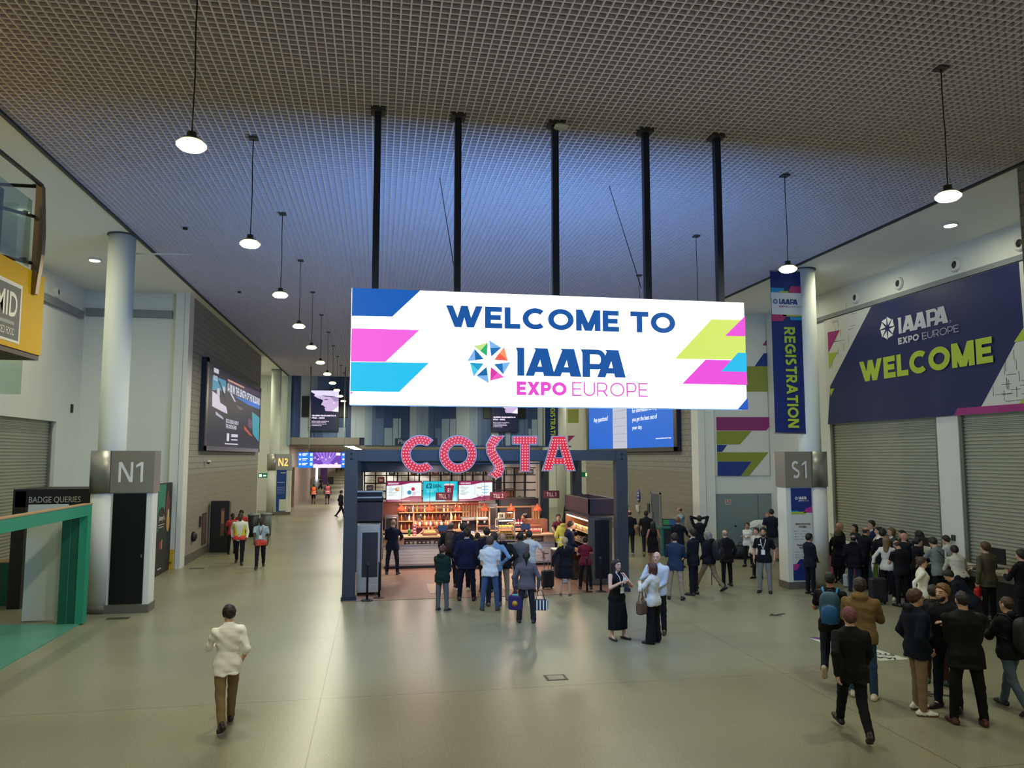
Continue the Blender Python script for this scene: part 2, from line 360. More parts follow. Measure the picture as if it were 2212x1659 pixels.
MB().bx((-6.1, YE-.05, 4.66), (-1.2, YE+.5, 5.18), mat('8f8a83', .6, var=.03)).bx((-1.2, YE+.1, 4.4), (12.4, YE+.5, 4.62), mat('8f8a83', .6, var=.03)).build('trim_4', kind='structure')
M_cor = mat('a3948c', .65, var=.04, scale=2)
c = MB(); c.bx((-6.6, 57.0, 0), (-6.3, 75, 4.7), M_cor); c.bx((-11.3, 74.7, 0), (-6.6, 75, 4.7), M_cor); c.bx((-11.3, 75, 0), (-11, 230, 4.7), M_cor); c.build('wall_corridor_left', kind='structure')
c = MB(); c.bx((12.4, 57.0, 0), (12.7, 230, 4.7), M_cor); c.build('wall_corridor_right', kind='structure')
MB().bx((-11.3, 57.0, 4.68), (12.7, 230, 4.9), mat('b7aca4', .7, var=.03)).build('ceiling_corridor', kind='structure')
MB().bx((-11.3, 230, 0), (12.7, 230.3, 4.9), mat('b0a49c', .7, var=.05)).build('wall_corridor_end', kind='structure')

# ================================================================== LIGHT
LAMPC = (.98, .975, .72)
wd = bpy.data.worlds.new('hall_air'); SC.world = wd; wd.use_nodes = True
wd.node_tree.nodes['Background'].inputs[0].default_value = (.95, 1, .88, 1); wd.node_tree.nodes['Background'].inputs[1].default_value = .22
def area(loc, size, power, col=LAMPC, rot=(0, 0, 0), sy=None, spread=PI):
    l = bpy.data.lights.new('lamp_light', 'AREA'); l.energy = power; l.color = col; l.size = size; l.spread = spread
    if sy: l.shape = 'RECTANGLE'; l.size_y = sy
    else: l.shape = 'DISK'
    o = bpy.data.objects.new('lamp_light', l); COL.objects.link(o); o.location = loc; o.rotation_euler = rot; return o
def pendant_proto(label):
    t = thing('pendant_light', label, 'ceiling light', group='pendant lights hanging in two rows')
    MB().lathe((0, 0, 0), [(.035, .17), (.055, .17), (.06, .1), (.11, .085), (.13, .06)], M_steel_d, 16).build('housing', t)
    MB().lathe((0, 0, -.06), [(.13, .118), (.178, .075), (.178, .06)], mat((1, .86, .3), .3, 0, 2.4, 0), 16, cap=False).lathe((0, 0, -.06), [(.06, 0.005), (.135, .015), (.172, .05), (.177, .06)], mat((1, .96, .72), .3, 0, 14, 0), 12, smooth=False).build('lens', t)
    MB().tube([(0, 0, .17), (.01, 0, .9), (-.005, 0, 1.5), (0, 0, ZC-7.62)], .009, M_blk, 6).build('cord', t)
    MB().box((0, 0, ZC-7.62-.02), (.16, .16, .03), M_dgrey).build('ceiling_plate', t)
    return t
ordw = ['nearest', 'second', 'third', 'fourth', 'fifth', 'sixth', 'seventh', 'eighth', 'ninth', 'tenth', 'eleventh']
pend0 = None
def place_pendant(x, y, lab):
    global pend0
    if pend0 is None: pend0 = pendant_proto(lab); o = pend0; o.location = (x, y, 7.62)
    else: o = dup(pend0, (x, y, 7.62), label=lab)
    return o
for side, x in (('left', -2.28), ('right', 8.17)):
    for k in range(-3, 11):
        y = 9.5+4.4*k
        if k >= 0:
            place_pendant(x, y, f'white pendant light, {ordw[k]} in the row on the {side} of the hall')
        area((x, y, 7.53), .4, (88 if k >= 0 else 70) if side == 'left' else (62 if k >= 0 else 45))
# recessed lamps in the side soffits
for n, (x, y) in enumerate(((13.95, 16.2), (-8.2, 23.6), (-8.2, 14.5))):
    lab = ['small bright lamp set into the white soffit above the right-hand banner', 'small bright lamp in the white soffit beside the pillar at N1', 'bright lamp in the white soffit seen through the balcony glass'][n]
    t = thing('recessed_lamp', lab, 'ceiling light', (x, y, ZC)); MB().lathe((0, 0, -.05), [(.1, .05), (.17, .05), (.17, 0), (.15, -.012)], M_white, 16, cap=False).build('rim', t)
    MB().lathe((0, 0, -.075), [(.05, 0), (.14, .006), (.15, .03)], mat((1, .97, .8), .3, 0, 9, 0), 14).build('lens', t)
for x, ys, p in ((13.95, (11.8, 16.2, 20.6, 25), 26), (-8.2, (10, 14.5, 19, 23.6), 46), (-8.3, (48.5, 53), 55), (14.2, (48.5, 53), 50)):
    for y in ys: area((x, y, ZC-.09), .25, p)
MB().tube([(-6.3, 20.9, 9.12), (-4.9, 21.0, 9.2)], .022, M_white, 8).tube([(-4.9, 21.0, 9.2), (-4.9, 21.0, ZC)], .006, M_white, 6).build('pipe', label='thin white pipe reaching out from the top of pillar N1', cat='pipe')
# kiosk and corridor lighting
for x in range(3):
    for y in range(12): area((-3+x*6, 61+y*14, 4.55), 2.4, 190, (1, .9, .84), sy=1.)
cl = MB(); M_cl = mat((1, .93, .82), .4, 0, 6, 0)
# ================================================================== BIG LED BANNER
YL = 12.30
led = thing('led_banner', 'wide glowing LED banner reading WELCOME TO IAAPA EXPO EUROPE hung over the cafe', 'screen', (3, YL, 5.6))
tl, br_ = ony(760, 622, YL), ony(1613.5, 884, YL)
x0, x1, zt, zb = tl.x, br_.x, tl.z, br_.z
def loc(o): o.location = -Vector((3, YL, 5.6)); return o
loc(MB().bx((x0, YL+.012, zb), (x1, YL+.16, zt), M_blk).build('housing', led))
P = Panel((x0, YL, zb), (1, 0, 0), (0, 0, 1), emit=1.35, step=.0015); LW, LH = x1-x0, zt-zb
P.rect(0, 0, LW, LH, 'f7f4ff', 0, 1.75)
C = lambda X, Y: (740+X/2.4043, 600+Y/2.4043)
def cp(pts, c, l=1, e=None): P.ppx([C(*q) for q in pts], c, l, e)
cp([(50, 52), (404, 66), (258, 202), (47, 198)], '0b5bb5', e=.7); cp([(47, 263), (400, 271), (222, 437), (42, 435)], 'f765e4', e=.66)
cp([(42, 437), (449, 442), (294, 593), (40, 590)], '22c4f4', e=.66); cp([(40, 592), (58, 592), (40, 607)], 'f765e4', e=.66)
cp([(1916, 216), (2090, 220), (2094, 426), (1725, 421)], 'd8ee6c', e=.66); cp([(2090, 198), (2092, 304), (1987, 302)], 'ee4fdf', 2, .66)
cp([(1885, 425), (2096, 430), (2102, 557), (1764, 551)], 'ee4fdf', 2, .66); cp([(2054, 389), (2096, 391), (2099, 489), (1966, 486)], '1dc0f0', 3, .66)
cp([(2104, 622), (2107, 685), (2052, 683)], '1a52b0', e=.8)
c4 = [P.px(*C(*q)) for q in ((536, 255), (1726, 290))]; hh_ = P.px(*C(1100, 162))[1]-P.px(*C(1100, 272))[1]
P.caps('WELCOME TO', c4[0][0], P.px(*C(1100, 272))[1], c4[1][0], P.px(*C(1100, 162))[1], '1558a8', 4, .235, .62, gap=.09)
def iaapa(P, a0, b0, a1, b1, c, l, e=None):          # heavy flared capitals of the show name
    w = a1-a0; h = b1-b0; n_ = [0]
    def up(): n_[0] += .13; return l+n_[0]
    X = lambda p: [(a0+w*x, b0+h*y) for x, y in p]
    P.poly(X([(0, 1), (.075, 1), (.075, 0), (.012, 0), (.012, .86)]), c, up(), e)
    for o in (.085, .325, .735):
        P.poly(X([(o, 0), (o+.075, 0), (o+.135, .62), (o+.2, 1), (o+.075, 1), (o+.09, .93)]), c, up(), e); P.poly(X([(o+.125, 1), (o+.2, 1), (o+.265, 0), (o+.165, 0), (o+.13, .62)]), c, up(), e); P.poly(X([(o+.05, .14), (o+.2, .14), (o+.18, .34), (o+.06, .34)]), c, up(), e)
    P.poly(X([(.585, 1), (.67, 1), (.67, 0), (.6, 0), (.6, .86)]), c, up(), e)
    ar = [(.67, 1), (.74, 1)]+[(.74+.065*math.cos(math.radians(t)), .64+.36*math.sin(math.radians(t))) for t in range(80, -90, -10)]+[(.67, .28), (.67, .48), (.715, .48)]+[(.715+.03*math.cos(math.radians(t)), .65+.17*math.sin(math.radians(t))) for t in range(-80, 90, 20)]+[(.67, .82)]
    for i in range(0, 1): pass
    P.poly(X([(.67, 1), (.75, 1), (.75, .82), (.67, .82)]), c, up(), e); P.poly(X([(.67, .28), (.75, .28), (.75, .48), (.67, .48)]), c, up(), e)
    n = 8
    for i in range(n):
        t0, t1 = math.radians(90-180*i/n), math.radians(90-180*(i+1)/n); f = lambda t, rx, ry: (.745+rx*math.cos(t), .64+ry*math.sin(t))
        P.poly(X([f(t1, .075, .36), f(t0, .075, .36), f(t0, .025, .17), f(t1, .025, .17)]), c, up(), e)
iaapa(P, P.px(*C(900, 516))[0], P.px(*C(1180, 514))[1], P.px(*C(1470, 516))[0], P.px(*C(1180, 370))[1], '1558a8', 5, .62)
P.caps('EXPO', *P.px(*C(904, 609)), *P.px(*C(1162, 543)), 'ee4fd2', 4, .25, .66, gap=.07); P.caps('EUROPE', *P.px(*C(1192, 614)), *P.px(*C(1582, 548)), 'e45fd0', 4, .105, .66, gap=.13)
a, b = P.px(*C(1489, 515)); P.disc(a, b, .042, '1558a8', 3, e=.8); P.disc(a, b, .033, 'f7f4ff', 4, e=2.); P.text('R', a-.014, b-.018, a+.016, b+.018, '1558a8', 5, .02, .8)
a, b = P.px(*C(760, 436)); P.emit = .72; pinwheel(P, a, b, P.px(*C(760, 324))[1]-b, COLW, 4)
loc(P.mb.build('display', led))
P = Panel((x1, YL+.172, zb), (-1, 0, 0), (0, 0, 1), emit=1); P.rect(0, 0, LW, LH, (.10, .33, .95), 0, 12.); P.rect(.4, .5, LW-.4, LH-.5, (.26, .5, .88), 1, 10.5); loc(P.mb.build('rear_display', led))
for i, px in enumerate((817, 990, 1197, 1394, 1550)):
    q = onz(px, (235, 250, 270, 282, 292)[i], ZC); X = q.x
    loc(MB().bx((X-.055, 12.33, zt-.1), (X+.055, 12.45, ZC), mat('1c2740', .4, .3)).build('hanging_post', led))
    loc(MB().bx((X-.12, 12.26, ZC-.05), (X+.12, 12.52, ZC+.02), M_dgrey).build('ceiling_bracket', led))
for (ax_, ay_), (bx_, by_) in (((950, 385), (985, 605)), ((1316, 402), (1385, 622))):
    q = onz(ax_, ay_, ZC); e = ony(bx_, by_, 12.5); loc(MB().tube([q, e], .008, M_blk, 6).build('stay_cable', led))
# wireless box on the grille beside the middle post
t = thing('access_point', 'white wedge-shaped wireless box fixed under the ceiling grille by the middle post', 'device', onz(1212, 262, ZC))
MB().box((0, 0, -.1), (.24, .2, .07), M_white, bev=.03).build('case', t); MB().box((0, .02, -.035), (.16, .06, .07), M_steel_d).build('bracket', t)
for i, (px, py) in enumerate(((400, 495), (517, 632))): MB().lathe((*onz(px, py, ZC-.04).xy, ZC-.05), [(.06, 0), (.06, .05)], M_blk, 12).build('ceiling_sensor', label=['small black sensor on the ceiling grille left of the second pendant', 'small black sensor on the ceiling grille near the block wall'][i], cat='sensor')

# ================================================================== PILLAR CLADDINGS WITH GATE SIGNS
def gate(cx, cy, fx0, fx1, code, lit, lab, dark):
    t = thing('gate_column', lab, 'sign column', (0, 0, 0)); fy = cy-.42; s = -1 if cx < 3 else 1
    b = MB(); b.bx((fx0, fy+.02, .2), (fx1, cy+.1, 2.94), M_white); b.lathe((cx, cy, .2), [(.43, 0), (.43, 2.74)], M_white, 32); b.build('cladding', t)
    b = MB(); b.bx((fx0-.03, fy-.02, 0), (fx1+.03, cy+.12, .2), M_plinth); b.lathe((cx, cy, 0), [(.46, 0), (.46, .2)], M_plinth, 32); b.build('plinth', t)
    b = MB(); b.bx((fx0-.03, fy-.03, 2.94), (fx1+.03, cy+.12, 3.98), M_steel); b.lathe((cx, cy, 2.94), [(.47, 0), (.47, 1.04)], M_steel, 32)
    b.bx((fx0 if s < 0 else fx1-.02, fy-.034, 2.94), ((fx0+.02) if s < 0 else fx1, fy-.03, 3.98), M_dgrey)
    sg = b.build('sign_box', t)
    P = Panel((fx0, fy-.034, 2.94), (1, 0, 0), (0, 0, 1), rough=.4, step=.004); w = fx1-fx0
    P.caps(code, w*.2, .26, w*.8, .76, 'ffb050' if lit else 'dcd9d6', 1, .155, 1.6 if lit else 0, gap=.16); P.mb.build('lettering', sg)
    if dark == 'black':
        MB().bx((fx0+.1, fy-.012, .22), (fx1-.13, fy+.02, 2.92), mat('07090f', .35, var=.1)).bx((fx1-.2, fy-.02, 1.35), (fx1-.18, fy, 1.42), M_steel).build('door_panel', t)
    return t, fy
gate(-6.62, 20.9, -6.5, -5.5, 'N1', 0, 'white clad column with brushed steel sign reading N1 and a black panel', 'black')
g, fy = gate(12.95, 21.15, 11.88, 12.72, 'S1', 0, 'white clad column with brushed steel sign reading S1 and registration hours poster', '')
P = Panel((12.02, fy, .25), (1, 0, 0), (0, 0, 1)); w, h = .66, 2.66
P.rect(0, 0, w, h, 'd2d2ca', 1); P.rect(0, h-.72, w, h, '1b2f78', 2); P.poly([(w, h-.5), (w, h-.72), (w*.58, h-.72), (w*.7, h-.6), (w*.92, h-.56)], 'b8358c', 3)
P.rect(0, h-.76, w*.7, h-.69, 'a9b83a', 3); P.rect(0, h-.69, w*.35, h-.66, '1f8fc0', 3); pinwheel(P, .17, h-.3, .05, WHITEW, 3); iaapa(P, .24, h-.33, .5, h-.25, 'e8e8e4', 3); P.caps('EXPO', .24, h-.39, .36, h-.35, 'e8e8e4', 3, .24); P.caps('EUROPE', .38, h-.39, .55, h-.35, 'e8e8e4', 3, .1)
def para(P, lines, a, b, hh, gap, c, l=3, wmax=None, bold=.01):
    for s_ in lines: P.tline(s_, a, b, hh, c, l, bold, wmax); b -= gap
P.caps('REGISTRATION', .12, h-1.07, .55, h-1.02, '26262a', 2, .24); P.caps('HOURS', .22, h-1.15, .45, h-1.1, '26262a', 2, .24)
para(P, ['Sept. 11          7 a.m. - 6 p.m.', 'Sept. 12     8 a.m. - 5:30 p.m.', 'Sept. 13          8 a.m. - 6 p.m.', 'Sept. 14     8:30 a.m. - 4 p.m.'], .08, h-1.27, .035, .078, '44444a', 2, .5)
P.caps('TRADE SHOW', .14, h-1.68, .53, h-1.63, '26262a', 2, .24); P.caps('HOURS', .22, h-1.76, .45, h-1.71, '26262a', 2, .24)
para(P, ['Sept. 12       10 a.m. - 6 p.m.', 'Sept. 13       10 a.m. - 6 p.m.', 'Sept. 14       10 a.m. - 4 p.m.'], .08, h-1.87, .035, .078, '44444a', 2, .5)
P.poly([(0, 0), (w, 0), (w, .6), (.22, .6), (.1, .46), (0, .46)], '1b2f78', 2); P.poly([(0, .28), (.12, .3), (.22, .46), (0, .46)], 'b8358c', 3)
P.mb.build('hours_poster', g)
g, fy = gate(-6.62, 52.6, -6.5, -5.5, 'N2', 1, 'distant white clad column with steel sign reading N2 in lit amber letters', '')
P = Panel((-6.5, fy, .22), (1, 0, 0), (0, 0, 1)); P.rect(.1, 0, .72, 2.7, '17438f', 1); P.text('Any questions?', .14, 1.85, .6, 1.95, 'e6eaf2', 2, .01); para(P, ['Check the maps and', 'screens nearby for', 'information to help', 'you get the best out'], .14, 1.55, .06, .12, 'c9d2e6', 2, .5)
P.rect(.3, .05, .72, .8, 'cfd0c4', 2); P.rect(.36, 2.5, .68, 2.55, 'c9d2e6', 2); P.mb.build('information_poster', g)

# ================================================================== HANGING BANNERS
def reg_banner(x0, y, lab, w=1.06):
    t = thing('hanging_banner', lab, 'banner', (x0+w/2, y, 4.5)); zb, zt = 4.53, 9.46; h = zt-zb; o = -Vector(t.location)
    P = Panel((x0, y-.01, zb), (1, 0, 0), (0, 0, 1), rough=.75); P.rect(0, 0, w, h, '142a6c', 1)
    P.rect(0, h-1.34, w, h-.66, 'd9d9d4', 2); P.rect(0, h-.66, .42, h-.52, '1f8fc0', 2); P.poly([(w*.52, h-.66), (w, h-.66), (w, h-.45), (w*.62, h-.45)], 'b83468', 3); P.rect(.28, h-.66, .6, h-.61, 'a9b83a', 3)
    P.poly([(0, h-1.55), (.34, h-1.55), (.5, h-1.34), (0, h-1.34)], 'b83468', 3); P.rect(.36, h-1.39, w, h-1.34, 'a9b83a', 3); P.rect(.6, h-1.5, w, h-1.4, '1f8fc0', 2)
    pinwheel(P, .13, h-.94, .085, [('2a5a9a', '1b3f7c')], 3); iaapa(P, .25, h-1.02, .86, h-.86, '1b3f7c', 3); P.caps('EXPO', .26, h-1.12, .52, h-1.06, '9c3f74', 3, .24); P.caps('EUROPE', .55, h-1.12, .98, h-1.06, '8d6f86', 3, .09)
    P.caps('REGISTRATION', w*.36, .16, w*.7, h-1.72, 'b6cc3c', 3, .22, down=True)
    P.mb.bx((x0, y, zb), (x0+w, y+.012, zt), mat('142a6c', .75)); f = P.mb.build('fabric', t); f.location = o
    r = MB()
    for z in (zb, zt): r.tube([(x0-.03, y, z), (x0+w+.08, y, z)], .018, M_steel_d, 8)
    r = r.build('rod', t); r.location = o
reg_banner(11.72, 20.95, 'tall navy hanging banner reading REGISTRATION beside the near white pillar at S1')
reg_banner(11.72, 52.4, 'distant navy hanging REGISTRATION banner partly hidden by the LED screen')

# ================================================================== RIGHT END WALL: artwork and doors
yw = 28.34
t = thing('wall_poster', 'tall white wall poster with slanted magenta, lime and navy bars behind S1', 'poster', (14.5, yw, 3.07)); o = -Vector(t.location)
P = Panel((13.2, yw, 3.07), (1, 0, 0), (0, 0, 1)); P.mb.bx((13.2, yw+.004, 3.07), (15.56, yw+.05, 9.3), M_white); A = P.ppx; WX = 15.55
def slab(y0, y1, x0, xe0, xe1, c, l=1):
    P.poly([(P.px(x0, y1)[0] if x0 else 0, P.px(1600, y1)[1]), (P.px(xe1, y1)[0], P.px(1600, y1)[1]), (P.px(xe0, y0)[0], P.px(1600, y0)[1]), (P.px(x0, y0)[0] if x0 else 0, P.px(1600, y0)[1])], c, l)
for pts, c in (([(1671, 713), (1673, 746), (1647, 746)], '8d2f6d'), ([(1650, 763), (1690, 763), (1690, 791), (1630, 791)], '1b3a86'), ([(1560, 791), (1690, 791), (1690, 846), (1548, 846)], '8f9640'), ([(1547, 901), (1679, 901), (1655, 930), (1548, 930)], '8f2f70'), ([(1548, 931), (1624, 931), (1598, 960), (1548, 960)], '8c963a'), ([(1549, 961), (1571, 961), (1560, 976), (1549, 976)], '1b3a86'), ([(1549, 977), (1660, 977), (1644, 997), (1549, 997)], '8c963a'), ([(1624, 997), (1644, 997), (1618, 1028), (1601, 1028)], '8c963a'), ([(1550, 997.3), (1623.5, 997.3), (1600.5, 1028), (1550, 1028)], '1b3a86')): A(pts, c)
f = P.mb.build('printed_panel', t); f.location = o
t = thing('grey_door', 'grey double service door in white wall behind the man in black polo', 'door', (14.2, 28.34, 0)); o = -Vector(t.location)
for a, b in ((13.13, 14.98), (15.02, 15.55)):
    d = MB().bx((a, 28.33, .01), (b, 28.38, 2.3), mat('7c8a88', .5, var=.04)); d = d.build('door_leaf', t); d.location = o
d = MB().bx((13.08, 28.35, 0), (13.13, 28.4, 2.36), M_grey).bx((13.08, 28.35, 2.3), (15.58, 28.4, 2.36), M_grey).build('frame', t); d.location = o
d = MB().lathe((14.0, 28.31, 1.1), [(.035, 0), (.035, .03)], M_blk, 10, tilt=Matrix.Rotation(PI/2, 3, 'X')).build('door_knob', t); d.location = o
P = Panel((13.6, 28.325, 1.95), (1, 0, 0), (0, 0, 1)); P.rect(0, 0, .24, .18, 'd6d6d0', 1); P.rect(.02, .1, .1, .16, 'c0392b', 2); P.rect(.13, .1, .22, .16, 'c0392b', 2); P.rect(.02, .03, .22, .07, '555555', 2); f = P.mb.build('warning_sticker', t); f.location = o

t = thing('wall_poster', 'distant white wall poster with olive and magenta shapes beyond the second REGISTRATION banner', 'poster', (13.9, 56.6, 3.2)); o = -Vector(t.location)
P = Panel((12.6, 56.64, 3.2), (1, 0, 0), (0, 0, 1)); P.mb.bx((12.6, 56.645, 3.2), (15.7, 56.69, 9.0), M_white); P.ppx([(1226, 884), (1250, 884), (1250, 914), (1226, 914)], '8f9a4a'); P.ppx([(1227, 941), (1242, 941), (1227, 956)], '8f2f70'); P.ppx([(1226, 860), (1250, 860), (1250, 882), (1226, 882)], '1b3a86')
P.mb.build('printed_panel', t).location = o
# ================================================================== IAAPA WALL BANNER (right side wall)
xw = 15.54
t = thing('wall_banner', 'huge navy wall banner reading IAAPA EXPO EUROPE WELCOME above the shutters', 'banner', (xw, 19, 4.95)); o = -Vector(t.location)
P = Panel((xw, 24.2, 4.95), (0, -1, 0), (0, 0, 1), rough=.5); wB, hB = 24.2-12.62, 3.66
P.mb.bx((xw+.004, 12.62, 4.95), (xw+.05, 24.2, 8.61), M_white); P.rect(0, 0, wB, hB, 'd4d4cc', 1)
C = lambda X, Y: (1520+X/2.676, 300+Y/2.676)
def bp(pts, c, l=2): P.poly([(max(0, min(wB, q[0])), max(0, min(hB, q[1]))) for q in (P.px(*C(*k)) for k in pts)], c, l)
bp([(968, 950), (1822, 700), (1850, 1090), (1607, 1545), (1440, 1640), (700, 1700), (732, 1430)], '0e1d55')
bp([(718, 1118), (788, 1105), (722, 1235)], 'a12a78', 3); bp([(722, 1240), (775, 1232), (725, 1330)], 'a9bd3a', 3); bp([(730, 1445), (757, 1442), (735, 1490)], 'a9bd3a', 3); bp([(1848, 1095), (1855, 1165), (1795, 1175)], 'b6cc3c', 3)
bp([(1448, 1600), (1470, 1557), (1900, 1525), (1900, 1575)], 'a12a78', 3); bp([(1825, 1530), (1900, 1440), (1900, 1525)], 'a9bd3a', 4)
random.seed(5)
for i in range(70):      # fine black dashes printed on the white ends
    X, Y = random.choice(((random.uniform(730, 950), random.uniform(960, 1420)), (random.uniform(1640, 1840), random.uniform(1250, 1530))))
    if X < 1000 and (X-735)/(968-735)+(Y-955)/(1420-955) > .93: continue
    if X > 1600 and (1850-X)/243 > (Y-1090)/455-.06: continue
    q = P.px(*C(X, Y)); a, b = q
    if random.random() < .5: P.rect(a, b, a+.3, b+.012, '2a2a30', 2)
    else: P.rect(a, b, a+.014, b+.26, '2a2a30', 2)
def wt(s_, X0, Y0, X1, Y1, c, bold, l=4): P.text(s_, *P.px(*C(X0, Y0)), *P.px(*C(X1, Y1)), c, l, bold)
a0, b0 = P.px(*C(905, 1408)); a1, b1 = P.px(*C(1674, 1155)); bt = P.px(*C(905, 1290))[1]
P.caps('WELCOME', a0, b0, a1, bt, 'b6cc3c', 4, .25, gap=.08)
a0, b0 = P.px(*C(1127, 1128)); a1 = P.px(*C(1416, 1060))[0]; b1 = P.px(*C(1127, 1035))[1]; iaapa(P, a0, b0, a1, b1, 'c9cacc', 4)
a0, b0 = P.px(*C(1127, 1190)); a1 = P.px(*C(1250, 1168))[0]; b1 = P.px(*C(1127, 1152))[1]; P.caps('EXPO', a0, b0, a1, b1, 'c9cacc', 4, .24); a0 = P.px(*C(1266, 1160))[0]; a1 = P.px(*C(1484, 1120))[0]; P.caps('EUROPE', a0, b0, a1, b1, 'c0c2c8', 4, .09, gap=.13)
a, b = P.px(*C(1063, 1094)); pinwheel(P, a, b, .36, WHITEW, 4); a, b = P.px(*C(1427, 1055)); P.disc(a, b, .035, 'c9cacc', 4); P.disc(a, b, .026, '0e1d55', 5)
f = P.mb.build('printed_face', t); f.location = o
MB().bx((15.5, 12.62, 8.64), (15.6, 24.9, 8.78), M_grey).build('trim_5', kind='structure')
def porthole(x, y, z, s, lab):
    R = Matrix.Rotation(PI/2*s, 3, 'Y'); t = thing('air_nozzle', lab, 'vent', (x, y, z), group='round air nozzles along the side walls')
    MB().lathe((0, 0, 0), [(.2, 0), (.2, .04), (.17, .07), (.12, .09), (.1, .05)], M_white, 20, tilt=R, cap=False).build('collar', t)
    MB().lathe((0, 0, 0), [(.1, .03), (.09, .05), (0.01, .05)], M_blk, 20, tilt=R).build('nozzle', t)
for i, y in enumerate((22.42, 20.3, 18.0, 15.85)): porthole(15.6, y, 9.08, -1, ['round white air nozzle in the right wall closest to pillar S1', 'round white air nozzle second from pillar S1 over the navy banner', 'round white air nozzle third from pillar S1 over the navy banner', 'round white air nozzle in the right wall farthest from pillar S1'][i])
for i, y in enumerate((23.2, 26.0)): porthole(-10.1, y, 9.05, 1, ['round white air nozzle on the left wall just past the yellow fascia', 'round air nozzle on the left wall nearest its corner'][i])
MB().bx((-10.1, 14, 8.55), (-9.98, 28, 8.8), M_grey).build('cable_tray', label='grey cable tray along the left white wall below the air nozzles', cat='cable tray')
MB().bx((-10.02, 28.26, 8.72), (-7.2, 28.4, 8.98), M_grey).build('cable_tray', label='grey cable tray crossing the white end wall behind pillar N1', cat='cable tray')
# roller shutters
def shutter(x, y0, y1, s, lab, zt=4.95, col='a9ab9b'):
    t = thing('roller_shutter', lab, 'shutter', (x, (y0+y1)/2, 0)); m = MB(); M = mat(col, .5, .4, var=.05, scale=1); pts = []; z = .06
    while z < zt: pts += [(0, z), (.028, z+.022), (.028, z+.05), (0, z+.072)]; z += .095
    Y = (y1-y0)/2; v = [(s*a, -Y, b) for a, b in pts]+[(s*a, Y, b) for a, b in pts]; n = len(pts)
    m.add(v, [(i, i+1, n+i+1, n+i) if s < 0 else (i+1, i, n+i, n+i+1) for i in range(n-1)], M); m.build('slat_curtain', t)
    MB().bx((s*.05-.04, -Y, 0), (s*.05+.04, Y, .07), M_dgrey).build('bottom_rail', t)
    for q in (-Y, Y): MB().bx((-.03, q-.05, 0), (s*.09, q+.05, zt), mat('76776d', .5, .3)).build('guide_rail', t)
shutter(15.72, 19.1, 24.15, -1, 'grey roller shutter behind the registration desk, beside S1'); shutter(15.72, 12.65, 18.2, -1, 'grey roller shutter at the far right, past the pale jamb')
shutter(-10.3, 12, 26.5, 1, 'grey roller shutter at the far left behind the teal stand', 4.93)
MB().bx((15.56, 18.55, 1.55), (15.6, 18.68, 1.7), M_dgrey).build('switch', label='small dark switch on the pale jamb between the two right shutters', cat='switch')
MB().bx((-10.1, 27.6, 5.3), (-10.06, 27.75, 5.58), M_blk).build('switch', label='small black socket on the left white wall above the shutter', cat='switch')

# ================================================================== LIGHTBOX BILLBOARDS ON THE BLOCK WALLS
t = thing('billboard', 'backlit billboard with racing car on left block wall, 0-100 headline', 'billboard', (-6.4, 37.5, 4.1)); o = -Vector(t.location); xb = -6.38
f = MB(); y0, y1, z0, z1 = 30.4, 44.2, 4.06, 7.62
f.bx((-6.62, y0, z0), (-6.42, y1, z1), mat('16203a', .5)); f.bx((-6.42, y0, z0), (xb, y1, z0+.18), M_steel_d); f.bx((-6.42, y0, z1-.16), (xb, y1, z1), M_steel_d); f.bx((-6.42, y0, z0), (xb, y0+.32, z1), M_steel_d); f.bx((-6.42, y1-.3, z0), (xb, y1, z1), M_steel_d)
f = f.build('frame', t); f.location = o
P = Panel((-6.4, y0+.32, z0+.18), (0, 1, 0), (0, 0, 1), emit=.55, step=.004); w, h = y1-y0-.62, z1-z0-.34
P.rect(0, 0, w, h, '241f33', 0); C = lambda X, Y: (430+X/7.54, 770+Y/7.54)
def lp(pts, c, l=1): P.ppx([C(*q) for q in pts], c, l)
lp([(220, 310), (435, 395), (440, 560), (215, 545)], '3f8fb0', 1); lp([(460, 370), (1000, 590), (1000, 660), (460, 440)], '4b3a52', 1); lp([(465, 365), (740, 500), (730, 520), (470, 395)], 'd9a389', 2)
lp([(212, 560), (330, 650), (340, 750), (440, 820), (462, 935), (380, 900), (210, 810)], 'd8cfe0', 2); lp([(305, 395), (330, 400), (440, 690), (425, 690)], '14141c', 3); lp([(290, 520), (330, 515), (335, 640), (285, 630)], 'c9c2d6', 3); lp([(380, 480), (420, 500), (420, 600), (390, 600)], 'c9c2d6', 3)
lp([(265, 890), (385, 990), (395, 1030), (270, 950)], 'b9b4cc', 2); lp([(560, 640), (1000, 780), (1000, 870), (800, 790)], '2f6fd0', 2); lp([(860, 900), (985, 1000), (975, 1400), (870, 1260)], '3f9db0', 2); lp([(725, 1120), (870, 1300), (830, 1290), (730, 1190)], 'c0503f', 3); lp([(800, 1000), (880, 1060), (850, 1200), (790, 1120)], '6b4a68', 2); lp([(590, 780), (720, 850), (690, 880), (640, 850)], '6f5d66', 2); lp([(500, 600), (525, 595), (595, 740), (575, 740)], 'cfc7e0', 3)
def lt(s_, X0, Y0, X1, Y1, c, bold=.03):
    a0, b0 = P.px(*C(X0, Y0)); a1, b1 = P.px(*C(X1, Y1)); P.text(s_, a0, min(b0, b1), a1, max(b0, b1), c, 4, bold)
a0, b0 = P.px(*C(455, 570)); b1 = P.px(*C(455, 425))[1]; P.text('0-100 IN THE LENGTH OF THIS BILLBOARD', a0, b0, w-.05, b1, 'dfe3f4', 4, .04)
